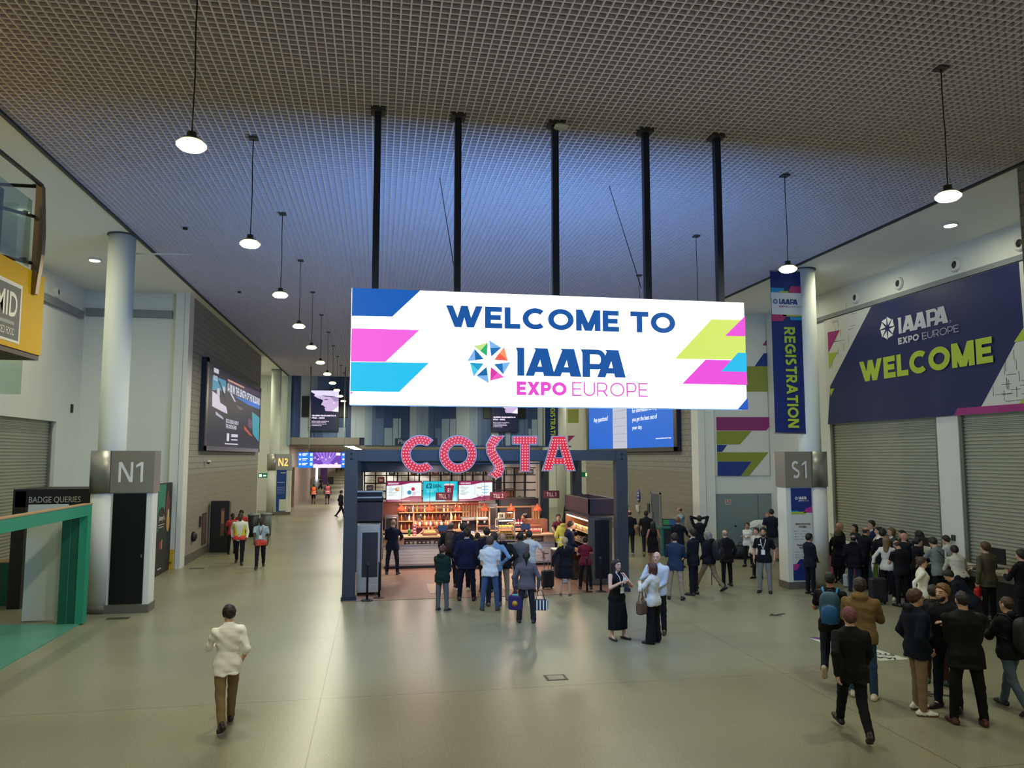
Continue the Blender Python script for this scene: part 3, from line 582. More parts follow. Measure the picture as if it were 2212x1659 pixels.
a0, b0 = P.px(*C(430, 1090)); b1 = P.px(*C(430, 1010))[1]; a1 = P.px(*C(635, 1090))[0]; P.text('EXCEL LONDON, HOME OF', a0, b0, a1, b1, 'd6d4e4', 4, .03); a1, b0 = P.px(*C(605, 1170)); b0, b1 = P.px(*C(430, 1165))[1], P.px(*C(430, 1095))[1]; P.text('THE LONDON E-PRIX', a0, b0, a1, b1, 'd6d4e4', 4, .03)
lp([(448, 1250), (488, 1253), (484, 1380), (445, 1378)], 'e2e0ec', 3); lp([(520, 1265), (628, 1272), (626, 1318), (520, 1312)], 'd2d0e0', 3); lp([(518, 1345), (622, 1350), (622, 1372), (518, 1366)], 'd2d0e0', 3); lp([(415, 1412), (628, 1424), (626, 1440), (415, 1430)], 'e2e0ec', 3); lp([(240, 180), (318, 215), (316, 290), (238, 255)], 'cfccd8', 3)
P.text('EXCEL', *P.px(*C(230, 380)), *P.px(*C(300, 330)), 'd2d0e0', 4, .03)
f = P.mb.build('lit_artwork', t); f.location = o
t = thing('billboard', 'blue backlit billboard reading Any questions? on the right block wall', 'billboard', (12.5, 37.5, 4.1)); o = -Vector(t.location)
f = MB(); f.bx((12.52, y0, z0), (12.72, y1, z1), mat('16203a', .5)); f.bx((12.48, y0, z0), (12.52, y1, z0+.18), M_steel_d); f.bx((12.48, y0, z1-.16), (12.52, y1, z1), M_steel_d); f.bx((12.48, y0, z0), (12.52, y0+.34, z1), M_steel_d); f.bx((12.48, y1-.3, z0), (12.52, y1, z1), M_steel_d)
f = f.build('frame', t); f.location = o
P = Panel((12.5, y1-.3, z0+.18), (0, -1, 0), (0, 0, 1), emit=.85, step=.004); P.rect(0, 0, w, h, '1159b8', 0)
C = lambda X, Y: (1160+X/6.506, 870+Y/6.506); q0 = P.px(*C(1070, 630))[0]; q1 = P.px(*C(1268, 630))[0]
P.rect(q0, 0, q1, h, 'b9bccb', 1, .7)
for b in (.35, .75, 1.15, 1.55, 1.95): P.rect(q0+.2, b, q1-.2, b+.015, '8b90a8', 2, .5)
def rt(s_, X0, Y0, X1, Yt):
    a0, b0 = P.px(*C(X0, Y0)); b1 = P.px(*C(X0, Yt))[1]; a1 = P.px(*C(X1, Y0))[0]; P.text(s_, a0, b0, a1, b1, 'e9eefc', 2, .01, .9)
rt('Any questions?', 800, 300, 998, 215); rt('Check the maps and screens', 1340, 35, 1700, -45); rt('for information to help', 1340, 165, 1690, 85); rt('you get the best out of', 1340, 285, 1690, 205); rt('your day.', 1340, 395, 1480, 325); rt('www.excel.london/maps', 1668, 520, 1888, 490)
f = P.mb.build('lit_artwork', t); f.location = o

# ================================================================== END FACADE SCREENS AND HANGING GUIDE SIGN
def tribute(x0, lab):
    t = thing('tribute_screen', lab, 'screen', (x0, YE, 5.6)); o = -Vector(t.location); yq = YE-.2
    f = MB().bx((x0-.62, yq+.05, 6.65), (x0+2.6, yq+.19, 8.15), M_blk).bx((x0-.04, yq+.005, 5.62), (x0+2.0, yq+.14, 8.6), M_blk).build('housing', t); f.location = o
    P = Panel((x0, yq, 5.66), (1, 0, 0), (0, 0, 1), emit=.9, step=.004); P.rect(0, 0, 1.96, 2.9, '10142e', 0)
    P.poly([(0, 2.9), (1.96, 2.9), (1.96, 2.4), (1.5, 2.5), (.86, 2.55), (.45, 2.42), (.22, 2.5), (.3, 2.62), (.02, 2.78)], 'cfc4e0', 1); P.poly([(.22, 2.5), (.45, 2.36), (.9, 2.2), (.95, 2.5), (.5, 2.56)], 'b3a6c6', 1)
    P.poly([(.84, 2.48), (1.96, 2.42), (1.96, 1.36), (1.5, 1.4), (1.05, 1.42), (.98, 1.6), (1.02, 1.68), (.88, 1.82), (.72, 1.86), (.84, 2.1)], 'b9a3c8', 2); P.poly([(1.5, 1.4), (1.96, 1.78), (1.96, 1.36)], 'e6dff0', 3)
    P.disc(1.62, 2.0, .05, 'f2eefa', 3); P.poly([(.95, 2.28), (1.2, 2.3), (1.18, 2.24), (.98, 2.23)], '4d4060', 3); P.poly([(.92, 1.72), (1.1, 1.7), (1.08, 1.66)], '5d4058', 3); P.poly([(1.3, 2.46), (1.96, 2.42), (1.96, 2.15), (1.7, 2.1), (1.5, 2.3)], '8f80a6', 3)
    P.text('QUEEN ELIZABETH II', .1, 1.02, 1.78, 1.14, 'e8dff2', 2, .05); P.text('1926 - 2022', .1, .86, 1.0, .97, 'e8dff2', 2, .05)
    para(P, ['ExCeL London would like to', 'extend its deepest sympathies', 'to the Royal Family at this time', 'of national mourning.'], .1, .64, .08, .105, 'd6c4dc', 2, 1.7, .03)
    f = P.mb.build('display', t); f.location = o
tribute(-4.68, 'memorial screen with profile portrait in hat, on the striped end wall at left'); tribute(8.5, 'memorial screen on striped end wall, mostly hidden behind the LED banner')
t = thing('guide_sign', 'blue and purple hanging guide screens over the far corridor', 'sign', (-3, 50, 3)); o = -Vector(t.location); x0 = ony(644, 977, 50).x; zb_, zt_ = 3.1, 4.08
f = MB().bx((x0, 50.02, zb_), (x0+4.3, 50.16, zt_), M_blk).build('housing', t); f.location = o
P = Panel((x0, 50, zb_), (1, 0, 0), (0, 0, 1), emit=1., step=.004); hh = zt_-zb_
for a in (0, 2.68): 
    P.rect(a, 0, a+.95, hh, '0b62d8', 0)
    for k in range(3): b = .14+.3*k; P.rect(a, b-.05, a+.95, b-.035, '5aa0f4', 1); P.disc(a+.13, b+.1, .07, 'd6e4fa', 1); P.rect(a+.26, b+.11, a+.6, b+.17, 'd6e4fa', 1); P.rect(a+.26, b+.03, a+.5, b+.08, 'd6e4fa', 1); P.rect(a+.74, b, a+.9, b+.19, 'b9d2f6', 1)
P.rect(.95, 0, 2.68, hh, '5a3398', 0)
for k in range(7): a = 1.0+.22*k; P.poly([(1.75+(k-3)*.04, .2), (1.8+(k-3)*.04, .2), (a+.2, hh), (a+.06, hh)], '8a63c4', 1)
P.poly([(.95, 0), (2.68, 0), (2.68, .22), (2.5, .2), (2.42, .34), (2.3, .3), (2.25, .2), (2.0, .25), (1.9, .2), (1.6, .24), (1.3, .2), (1.1, .25), (.95, .2)], 'e6c8f0', 2); P.rect(2.35, .78, 2.62, .95, 'e8daf4', 2)
for a, b in ((1.05, .6), (1.25, .5), (1.5, .62), (1.72, .48), (1.95, .62)): P.disc(a, b+.08, .03, 'd9bdf0', 2); P.rect(a-.08, b, a+.08, b+.03, 'd9bdf0', 2)
f = P.mb.build('display', t); f.location = o
for px in (668, 743):
    X = ony(px, 950, 50.08).x; f = MB().tube([(X, 50.1, zt_), (X, 50.1, 4.66+.0), (X, 50.1, 9.6)], .04, M_grey, 8).build('hanging_pole', t); f.location = o
t = thing('overhead_sign', 'dark hanging sign reading Platinum above the cafe frame', 'sign', (1.4, 44, 4.4)); o = -Vector(t.location); q = ony(853, 963, 44); r_ = ony(945, 947, 44)
P = Panel((q.x, 44, q.z), (1, 0, 0), (0, 0, 1)); P.mb.bx((q.x, 44.005, q.z), (r_.x, 44.08, r_.z), mat('2c3550', .5)); P.text('Platinum', .18, .12, 1.35, .36, 'a9b3c6', 1, .02); f = P.mb.build('board', t); f.location = o
f = MB()
for X in (q.x+.2, r_.x-.2): f.tube([(X, 44.04, r_.z), (X, 44.04, ZC)], .012, M_blk, 6)
f = f.build('hanger', t); f.location = o
# ================================================================== COFFEE KIOSK
M_fr = mat('363c46', .45, .2, var=.05); M_fr2 = mat('1f2839', .5, .2, var=.05)
KY0, KY1, KY2 = 21.3, 26.3, 31.5
t = thing('kiosk', 'slate blue steel frame of the coffee kiosk, open on all sides', 'kiosk', (3.2, KY0, 0)); o = -Vector(t.location)
for X in (-.66, 7.0):
    for Y in (KY0, KY1, KY2):
        m = MB().bx((X-.17, Y-.14, .1), (X+.17, Y+.16, 4.0), M_fr).bx((X-.2, Y-.17, 0), (X+.2, Y+.19, .1), M_fr2)
        for z in (3.78, 3.92): m.lathe((X, Y-.15, z), [(.03, 0), (.03, .02)], M_fr2, 8, tilt=Matrix.Rotation(PI/2, 3, 'X'))
        m.build('post', t).location = o
for Y in (KY0, KY1, KY2): MB().bx((-.83, Y-.12, 3.72 if Y < 26 else 3.66), (7.17, Y+.12, 4.02 if Y < 26 else 3.98), M_fr).build('beam', t).location = o
for X in (-.66, 7.0): MB().bx((X-.1, KY0, 3.74), (X+.1, KY2, 4.0), M_fr2).build('side_beam', t).location = o
MB().bx((-.5, KY1+.12, 3.3), (4.4, KY1+.2, 3.72), M_fr2).build('header_panel', t).location = o
for X in (5.05,): MB().bx((X-.12, KY2-.1, 0), (X+.12, KY2+.1, 4.0), M_fr).build('post', t).location = o
# vinyl floor of the kiosk
MB().bx((-.8, 21.05, 0), (7.1, 31.5, .012), mat('8a6a5a', .45, var=.12, scale=2)).build('kiosk_floor_mat', label='brown vinyl floor laid inside the coffee kiosk', cat='floor covering')
MB().bx((1.55, 21.8, .012), (1.95, 23.4, .018), mat('b39a86', .45, var=.05)).build('floor_patch', label='small paler tile strip in the brown kiosk floor behind the boy in green', cat='floor covering')
MB().bx((3.7, 22.0, .012), (4.6, 25.0, .018), mat('b39a86', .45, var=.05)).build('floor_patch', label='larger paler tile strip in the kiosk floor before the counter middle', cat='floor covering')

# ---- COSTA bulb letters
M_red = mat((.75, .0, .02), .4, 0, .55, 0); M_rim = mat('aca4b2', .4, .2, var=.03); M_bulb = mat((1, .56, .56), .3, 0, .62, 0)
yl = 21.05
bulb_me = MB().lathe((0, 0, 0), [(.017, 0), (.019, .012), (.012, .024), (.003, .029)], M_bulb, 8, tilt=Matrix.Rotation(PI/2, 3, 'X')).build('bulb'); bulb_mesh = bulb_me.data; bpy.data.objects.remove(bulb_me)
def arc(cx, cz, r, a0, a1, n, sx=1.): return [(cx+r*sx*math.cos(math.radians(a0+(a1-a0)*i/n)), cz+r*math.sin(math.radians(a0+(a1-a0)*i/n))) for i in range(n+1)]
def offset_in(pts, d):
    n = len(pts); ar = sum(pts[i][0]*pts[(i+1) % n][1]-pts[(i+1) % n][0]*pts[i][1] for i in range(n)); sg = 1 if ar > 0 else -1; out = []
    for i in range(n):
        p0, p1, p2 = Vector(pts[i-1]), Vector(pts[i]), Vector(pts[(i+1) % n]); e1 = (p1-p0).normalized(); e2 = (p2-p1).normalized()
        n1 = Vector((-e1.y, e1.x))*sg; n2 = Vector((-e2.y, e2.x))*sg; b = n1+n2
        if b.length < 1e-6: b = n1
        b.normalize(); k = max(.5, b.dot(n1)); out.append(tuple(p1+b*(d/k)))
    return out
from mathutils.geometry import tessellate_polygon
def fill(mb, loops, y, m, flip=False):
    vs = [(p[0], y, p[1]) for l in loops for p in l]; tri = tessellate_polygon([[Vector((p[0], p[1], 0)) for p in l] for l in loops])
    fs = []
    for a, b, c in tri:
        A, B, Cc = [Vector((vs[i][0], vs[i][2])) for i in (a, b, c)]; cr = (B-A).x*(Cc-A).y-(B-A).y*(Cc-A).x
        fs.append((a, b, c) if cr > 0 else (a, c, b))
    mb.add(vs, fs, m)
def bulb_letter(ch, outer, inner, bulbs, lab):
    cx = sum(p[0] for p in outer)/len(outer); zb = min(p[1] for p in outer)
    t = thing('bulb_letter', lab, 'letter', (cx, yl, zb), group='red bulb letters on the cafe sign'); o = -Vector(t.location)
    m = MB(); loops = [outer]+([inner] if inner else [])
    fill(m, loops, yl, M_rim)
    for lp_ in loops:
        n = len(lp_); vs = [(p[0], yl, p[1]) for p in lp_]+[(p[0], yl+.12, p[1]) for p in lp_]
        m.add(vs, [(i, (i+1) % n, n+(i+1) % n, n+i) for i in range(n)], M_rim)
    m.build('casing', t).location = o
    m = MB(); fl = [offset_in(outer, .026)]
    if inner: fl.append(offset_in(inner, -.026))
    fill(m, fl, yl-.006, M_red); m.build('face', t).location = o
    for bx_, bz in bulbs:
        b = bpy.data.objects.new('bulb', bulb_mesh); COL.objects.link(b); b.parent = t; b.location = Vector((bx_, yl-.006, bz))+o
cz, R0, R1 = 3.9, .525, .26
def ringb(cx, a0, a1, counts): return [(cx+r*math.cos(math.radians(a0+(a1-a0)*(i+.5)/n)), cz+r*math.sin(math.radians(a0+(a1-a0)*(i+.5)/n))) for r, n in zip((.315, .39, .465), counts) for i in range(n)]
cC = 1.2
bulb_letter('C', arc(cC, cz, R0, 47, 313, 36)+[(cC+.2, cz-.22)]+arc(cC, cz, R1, 310, 50, 24)[1:-1]+[(cC+.2, cz+.22)], None, ringb(cC, 50, 310, (16, 20, 24)), 'red bulb letter C, first letter of the cafe sign')
cO = 2.24
bulb_letter('O', arc(cO, cz, R0, 0, 350, 35), arc(cO, cz, R1, 0, 345, 23), ringb(cO, 0, 360, (21, 26, 31)), 'red bulb letter O, second letter of the cafe sign')
def strokes(cl, hw, rows, cols, taper=None):
    out = []
    for i in range(rows):
        u = (i+.5)/rows*(len(cl)-1); k = min(int(u), len(cl)-2); f = u-k; p = Vector(cl[k]).lerp(Vector(cl[k+1]), f); d = (Vector(cl[k+1])-Vector(cl[k])).normalized(); n = Vector((-d.y, d.x))
        for j in range(cols): out.append(tuple(p+n*hw*(-1+2*j/(cols-1))))
    return out
sc = [(3.40, 4.40), (3.24, 4.27), (3.16, 4.12), (3.17, 3.97), (3.26, 3.80), (3.37, 3.64), (3.41, 3.5), (3.35, 3.37), (3.2, 3.27)]
def band(cl, hw):
    L_, R_ = [], []
    for i, p in enumerate(cl):
        d = (Vector(cl[min(i+1, len(cl)-1)])-Vector(cl[max(i-1, 0)])).normalized(); n = Vector((-d.y, d.x)); L_.append(tuple(Vector(p)+n*hw)); R_.append(tuple(Vector(p)-n*hw))
    return L_, R_
scs = [(3.31, 4.42)]+sc[1:-1]+[(3.21, 3.25)]
L_, R_ = band(scs, .145); L_[0] = (3.56, 4.42); R_[0] = (3.17, 4.42); L_[-1] = (3.32, 3.21); R_[-1] = (3.06, 3.33)
bulb_letter('S', R_+L_[::-1], None, strokes(scs, .09, 17, 4), 'red bulb letter S with a swooping tail, in the middle of the cafe sign')
T0 = 3.77
bulb_letter('T', [(T0, 4.42), (T0, 4.17), (T0+.22, 4.17), (T0+.22, 3.40), (T0+.5, 3.40), (T0+.5, 4.17), (T0+.72, 4.17), (T0+.72, 4.42)], None,
    [(T0+.06+.0857*i, z) for z in (4.365, 4.295, 4.225) for i in range(8)]+[(T0+.285+.075*i, 4.145-.077*k) for k in range(10) for i in range(3)], 'red bulb letter T, fourth letter of the cafe sign')
A0 = 4.62
bulb_letter('A', [(A0, 3.42), (A0+.3, 4.42), (A0+.68, 4.42), (A0+.98, 3.42), (A0+.7, 3.42), (A0+.65, 3.6), (A0+.33, 3.6), (A0+.28, 3.42)], [(A0+.39, 3.81), (A0+.59, 3.81), (A0+.49, 4.16)],
    [(A0+.07+.022*k+.085*i, 3.46+.077*k) for k in range(8) for i in range(3) if not (k in (3, 4) and i > 2)]+[(A0+.91-.022*k-.085*i, 3.46+.077*k) for k in range(8) for i in range(3)]+[(A0+.25+.022*k+(.48-.044*k)*i/5, 4.08+.077*k) for k in range(4) for i in range(6)]+[(A0+.34+.1*i, 3.66+.075*j) for j in range(2) for i in range(4)], 'red bulb letter A, last letter of the cafe sign')
MB().bx((.75, yl+.125, 3.62), (5.5, yl+.155, 3.66), M_fr2).bx((.75, yl+.125, 4.1), (5.5, yl+.155, 4.14), M_fr2).build('sign_rail', label='slim dark rail carrying the red bulb letters across the kiosk beam', cat='rail')

for X_ in (1.6, 4.6):
    t = thing('kiosk_downlight', ['left','right'][X_ > 3]+' downlight bar hung under the kiosk roof beam, before the counter', 'lamp', (X_, 26.1, 3.6)); MB().box((0, 0, .03), (1.2, .12, .08), M_blk).build('body', t); MB().box((0, 0, -.02), (1.1, .08, .02), mat((1, .8, .65), .3, 0, 4, 0)).build('lens', t); area((X_, 25.9, 3.55), 1.2, 38, (1, .78, .66), sy=.2)
# ---- counter and back wall
cy = 26.65
t = thing('serving_counter', 'long coffee counter with white planked front and pale wood top', 'counter', (3.2, cy, 0)); o = -Vector(t.location)
M_pl = mat('cfc4ba', .5, var=.03); M_wd = mat('b08a6a', .5, var=.15, scale=3); M_wd2 = mat('7a4c38', .5, var=.2, scale=4)
m = MB()
for k in range(6): m.bx((.3, cy, .16+.105*k), (6.3, cy+.05, .16+.105*(k+1)-.006), M_pl)
m.bx((.3, cy+.05, .1), (6.3, cy+.8, .8), M_pl); m.build('front', t).location = o
MB().bx((.35, cy+.06, 0), (6.25, cy+.75, .16), mat('1c1418', .5)).build('plinth', t).location = o
m = MB(); m.bx((.3, cy-.04, .79), (6.3, cy+.1, .83), M_grey); m.bx((.3, cy, .83), (1.0, cy+.8, 1.08), M_wd); m.bx((5.9, cy, .83), (6.3, cy+.8, 1.08), M_wd); m.bx((.3, cy-.03, 1.04), (6.3, cy+.8, 1.09), M_wd); m.bx((1.0, cy+.3, .83), (5.9, cy+.8, 1.04), M_wd); m.build('worktop', t).location = o
m = MB()
for xx in (1.35, 2.66, 3.6, 4.05, 4.95): m.bx((xx-.02, cy+.62, 1.09), (xx+.02, cy+.66, 2.05), M_wd)
for a, b in ((1.35, 2.66), (3.6, 4.05), (4.3, 5.9)): m.bx((a, cy+.6, 1.34), (b, cy+.68, 1.38), M_wd2); m.bx((a, cy+.6, 2.0), (b, cy+.66, 2.05), M_wd)
m.build('screen_frame', t).location = o
for xa, xb in ((1.37, 2.64), (4.97, 5.9)): MB().bx((xa, cy+.635, 1.4), (xb, cy+.645, 2.0), glass_mat((.95, .93, .9), .1)).build('glass_screen', t).location = o
# snacks in the counter recess, one by one
random.seed(11)
snm = [MB().box((0, 0, .05), (.11, .09, .1), mat(c, .6), bev=.012).box((0, -.046, .05), (.07, .004, .05), mat('d9c7a8', .6)).build('snack_box') for c in ('8f3a34', 'b77a4a', 'd2b48a', '5f2a2c')]
sl = ['dark red', 'tan', 'cream', 'maroon']
for i in range(18):
    s = dup(snm[i % 4]); X = 1.1+.145*i if i < 12 else 4.75+.16*(i-12); s.location = (X, cy+.12, .83)
    tag(s, f'small {sl[i % 4]} snack packet in the counter recess', 'snack', 'snack packets along the counter front')
for s in snm: bpy.data.objects.remove(s)
# things standing on the worktop
def on_top(name, lab, cat, x, mbf, dy=.35, group=None, z=1.09): o_ = mbf.build(name, None, lab, cat, group); o_.location = (x, cy+dy, z); return o_
on_top('drink_cup', 'bright green drink cup on the counter by the navy-suited man', 'cup', 1.18, MB().lathe((0, 0, 0), [(.04, 0), (.055, .2), (.057, .21), (.03, .23)], mat('1f8a3f', .3), 12).lathe((0, 0, .23), [(.012, 0), (.012, .05)], M_white, 6), .2)
for i in range(4): on_top('juice_carton', 'red and white carton stacked beside the green cup', 'carton', 1.36, MB().box((0, 0, .05), (.13, .1, .095), mat('b8323a', .5), bev=.01).box((0, -.052, .05), (.08, .004, .05), M_white), .25, 'stack of red and white cartons', 1.09+.1*i)
on_top('till_terminal', 'black till screen on the counter under the TILL 1 sign', 'till', 2.35, MB().box((0, 0, .02), (.2, .2, .04), M_blk, bev=.01).tube([(0, 0, .03), (0, .03, .16)], .02, M_blk).box((0, -.01, .24), (.34, .04, .22), M_blk, bev=.01).box((0, -.035, .24), (.3, .01, .18), mat('3a5a8a', .3, 0, .3, 0)))
on_top('till_terminal', 'black till screen on the counter right of the pastry cabinet', 'till', 5.3, MB().box((0, 0, .02), (.2, .2, .04), M_blk, bev=.01).tube([(0, 0, .03), (0, .03, .16)], .02, M_blk).box((0, -.01, .24), (.34, .04, .22), M_blk, bev=.01).box((0, -.035, .24), (.3, .01, .18), mat('3a5a8a', .3, 0, .3, 0)))
on_top('snack_basket', 'wooden snack basket with pastries on the counter under TILL 1', 'basket', 1.9, MB().box((0, 0, .04), (.5, .3, .08), M_wd2, bev=.01).box((0, -.02, .1), (.44, .24, .06), mat('c88a4a', .6, bump=1), bev=.02))
on_top('snack_basket', 'basket of red wrapped biscuits by the third till', 'basket', 5.6, MB().box((0, 0, .04), (.5, .3, .08), M_wd2, bev=.01).box((0, -.02, .1), (.44, .24, .06), mat('a83a3a', .6, bump=1), bev=.02))
for i in range(3): on_top('syrup_bottle', 'red syrup bottle in the row of three on the shelf under TILL 3', 'bottle', 4.99+.11*i, MB().lathe((0, 0, 0), [(.035, 0), (.035, .12), (.015, .17), (.015, .2)], mat('b3242e', .3), 10).lathe((0, 0, .02), [(.036, 0), (.036, .07)], M_white, 10), .62, 'three red syrup bottles', 1.385)
random.seed(4)
jar = [MB().lathe((0, 0, 0), [(.04, 0), (.045, .1), (.03, .13), (.032, .15)], mat(c, .25, m), 10).build('jar') for c, m in (('d0a878', 0), ('9a4a3a', 0), ('e0d2be', 0), ('6a3a34', 0), ('c9895a', .6))]
jl = ['tan', 'rust red', 'cream', 'dark brown', 'copper']
for i in range(34):
    s = dup(jar[i % 5]); k = i % 17; X = (1.42+.075*k) if i < 17 else (5.4+.035*k); s.location = (X+random.uniform(-.01, .01), cy+.56+random.uniform(-.03, .1)*0, 1.09 if i >= 17 else 1.385)
    if i < 17: s.location.y = cy+.64
    tag(s, f'{jl[i % 5]} jar on the counter ledge', 'jar', 'jars along the counter ledge')
for j in jar: bpy.data.objects.remove(j)
# pastry cabinet with three lit shelves
t = thing('pastry_cabinet', 'lit glass pastry cabinet with three shelves of yellow pastries', 'display cabinet', (4.55, cy+.1, 0)); X0, X1, Y0, Y1 = -.3, .3, -.15, .4
m = MB()
for x_ in (X0, X1):
    for y_ in (Y0, Y1): m.bx((x_-.015, y_-.015, .9), (x_+.015, y_+.015, 1.62), M_steel)
m.bx((X0, Y0, 1.6), (X1, Y1, 1.65), M_steel); m.bx((X0, Y0, .88), (X1, Y1, .94), M_steel); m.build('frame', t)
for z in (1.12, 1.34): MB().bx((X0, Y0, z), (X1, Y1, z+.02), mat('c9b8a0', .3, .3)).build('shelf', t)
MB().bx((X0+.02, Y0-.012, .94), (X1-.02, Y0-.004, 1.6), glass_mat((.97, .96, .93), .05)).build('glass_front', t)
MB().bx((X0+.05, Y0+.05, 1.57), (X1-.05, Y0+.12, 1.595), mat((1, .8, .5), .3, 0, 10, 0)).build('light_strip', t)
area((4.55, cy+.15, 1.56), .4, 4, (1, .78, .48))
pa = MB().lathe((0, 0, 0), [(.05, 0), (.062, .03), (.045, .055), (.01, .065)], mat('d9a83f', .5, var=.2, bump=.6), 10).build('pastry'); 
for k in range(15):
    s = dup(pa, (4.55-.22+.11*(k % 5), cy+.1, (.94, 1.14, 1.36)[k//5])); tag(s, f'golden pastry on the {("bottom", "middle", "top")[k//5]} shelf of the lit cabinet', 'pastry', 'pastries in the lit cabinet, '+("bottom", "middle", "top")[k//5]+' shelf')
bpy.data.objects.remove(pa)
for i in range(2): on_top('paper_bag_rack', ['cream box of wooden stirrers on the pastry cabinet', 'tan box of napkins on the pastry cabinet'][i], 'box', 4.42+.27*i, MB().box((0, 0, .1), (.24, .2, .2), mat(['d8c8a8', 'a87848'][i], .6), bev=.01).box((0, -.102, .1), (.05, .004, .1), mat('4a3020', .5)).box((-.07, -.102, .1), (.03, .004, .1), mat('4a3020', .5)), .2, None, 1.65)
# espresso machine with cup stacks
t = thing('espresso_machine', 'wide polished espresso machine behind the counter under TILL 1', 'coffee machine', (3.55, cy+1.0, 0)); m = MB()
m.box((0, 0, 1.1), (.95, .5, .12), M_steel, bev=.03); m.box((0, .1, 1.35), (.9, .3, .42), mat('4a4244', .25, .8), bev=.04); m.box((0, 0, 1.6), (.98, .5, .1), M_steel, bev=.03); m.build('body', t)
for x_ in (-.25, .1, .35): MB().lathe((x_, -.14, 1.42), [(.04, 0), (.05, .05), (.05, .12)], M_steel, 12).tube([(x_, -.14, 1.45), (x_, -.3, 1.43)], .016, M_blk).build('group_head', t)
MB().tube([(-.49, -.24, 1.16), (-.51, -.26, 1.4), (-.49, -.24, 1.58)], .015, M_steel).tube([(.49, -.24, 1.16), (.51, -.26, 1.4), (.49, -.24, 1.58)], .015, M_steel).build('side_rail', t)
cup = MB(); 
for k in range(14): cup.lathe((0, 0, .03*k), [(.034, 0), (.043, .03)], mat('b98a66', .6), 10)
cup.lathe((0, 0, .44), [(.05, 0), (.05, .03), (.03, .05)], mat('b0342c', .4), 10); cup = cup.build('cup_stack')
for k in range(9): s = dup(cup, (3.15+.1*k, cy+1.0, 1.65+random.uniform(-.03, 0)*0)); tag(s, 'tall brown paper cup stack with red lids on the espresso machine', 'cup stack', 'cup stacks on the espresso machine')
for k in range(6): s = dup(cup, (5.72+.1*(k % 3), cy+.95+.12*(k//3), 1.55)); tag(s, 'tall brown paper cup stack with red lids right of TILL 3', 'cup stack', 'cup stacks at the right end')
bpy.data.objects.remove(cup)
MB().box((0, 0, .8), (.75, .5, 1.5), M_wd2, bev=.01).build('cup_cupboard', label='dark wooden cupboard carrying cup stacks right of TILL 3', cat='cupboard').location = (5.85, cy+1.05, 0)
# back wall: shelving, dark ovens, menu screens
yb = 29.9
t = thing('back_shelving', 'black lattice shelving across the back of the kiosk', 'shelving', (3, yb, 0)); o = -Vector(t.location); m = MB(); x = -.42
while x < 6.3: m.bx((x-.025, yb, 2.2), (x+.025, yb+.25, 3.4), M_blk); x += .42
for z in (2.2, 2.5, 2.8, 3.1, 3.38): m.bx((-.42, yb, z-.02), (6.3, yb+.25, z+.02), M_blk)
m.build('lattice', t).location = o
random.seed(21)
for i in range(16):
    c = ['6e6a72', '8c2f3a', '4b4a55', 'a9a5a8', '7a5a50'][i % 5]; k = i if i < 4 else i
    X = -.21+.42*k; z = 3.12 if i > 3 else (2.52, 2.82, 3.12, 2.52)[i]
    s = MB().box((0, 0, .11), (.26, .16, .2+.02*(i % 3)), mat(c, .6), bev=.01).box((0, -.082, .1), (.14, .004, .08), mat('b8b2ae', .6)).build('storage_box', None, f'{["grey", "dark red", "charcoal", "pale", "brown"][i % 5]} box in the lattice shelving at the back', 'box', 'boxes on the lattice shelving'); s.location = (X, yb+.12, z)
t = thing('back_counter', 'dark back counter with warm lit bottle shelves behind the baristas', 'counter', (3, 29.6, 0)); o = -Vector(t.location)
MB().bx((.3, 29.2, 0), (6.2, 29.85, .98), mat('2a1c1c', .5)).build('base', t).location = o; MB().bx((.3, 29.15, .98), (6.2, 29.85, 1.03), M_wd).build('worktop', t).location = o
MB().bx((.3, 29.86, 1.03), (4.0, 29.92, 2.1), mat('6e3b2c', .5, var=.2)).build('splashback', t).location = o
for z in (1.35, 1.68, 2.0): MB().bx((.9, 29.6, z), (3.6, 29.85, z+.025), M_wd).build('shelf', t).location = o
area((2.2, 29.0, 2.15), 2.6, 55, (1, .68, .54), rot=(.5, 0, 0), sy=.3); area((5.2, 28.6, 2.2), 1.6, 45, (1, .68, .54), rot=(.3, 0, 0), sy=.3)
bo = [MB().lathe((0, 0, 0), [(.035, 0), (.035, .15), (.014, .2), (.014, .25)], mat(c, .2, mt), 10).build('bottle') for c, mt in (('d9b36a', .3), ('c98a4a', .5), ('efe0c0', 0), ('8a3a2a', 0), ('40302a', 0))]
bl = ['amber', 'copper', 'cream', 'russet', 'black']
for i in range(54):
    s = dup(bo[(i*3+i//7) % 5], (1.0+.148*(i % 18), 29.7, (1.03, 1.375, 1.705)[i//18]))
    tag(s, f'{bl[(i*3+i//7) % 5]} bottle on the lit {("lower", "middle", "upper")[i//18]} shelf behind the counter', 'bottle', f'bottles on the {("lower", "middle", "upper")[i//18]} back shelf')
for b in bo: bpy.data.objects.remove(b)
for n, (x, d, h, c, lab) in enumerate(((4.35, .6, 1.0, '4a4850', 'tall grey oven unit on the back counter below TILL 2'), (.62, .5, .6, '7d7278', 'pale coffee grinder cabinet at the left end of the back counter'))):
    t = thing('oven', lab, 'oven', (x, 29.45, 1.03)); MB().box((0, 0, h/2), (d, .5, h), mat(c, .4, .4), bev=.02).build('body', t); MB().box((0, -.255, h/2), (d*.8, .012, h*.6), M_blk).build('glass_door', t); MB().tube([(-d*.35, -.28, h*.85), (d*.35, -.28, h*.85)], .012, M_steel).build('handle', t)
t = thing('cardboard_box', 'brown cardboard box on the dark partition behind TILL 2', 'box', (5.35, 30.5, 2.15)); MB().box((0, 0, .2), (.42, .34, .4), mat('8a5f45', .7, var=.08)).build('carton', t); MB().box((0, -.172, .2), (.06, .004, .3), mat('5a3a2a', .7)).build('tape', t)
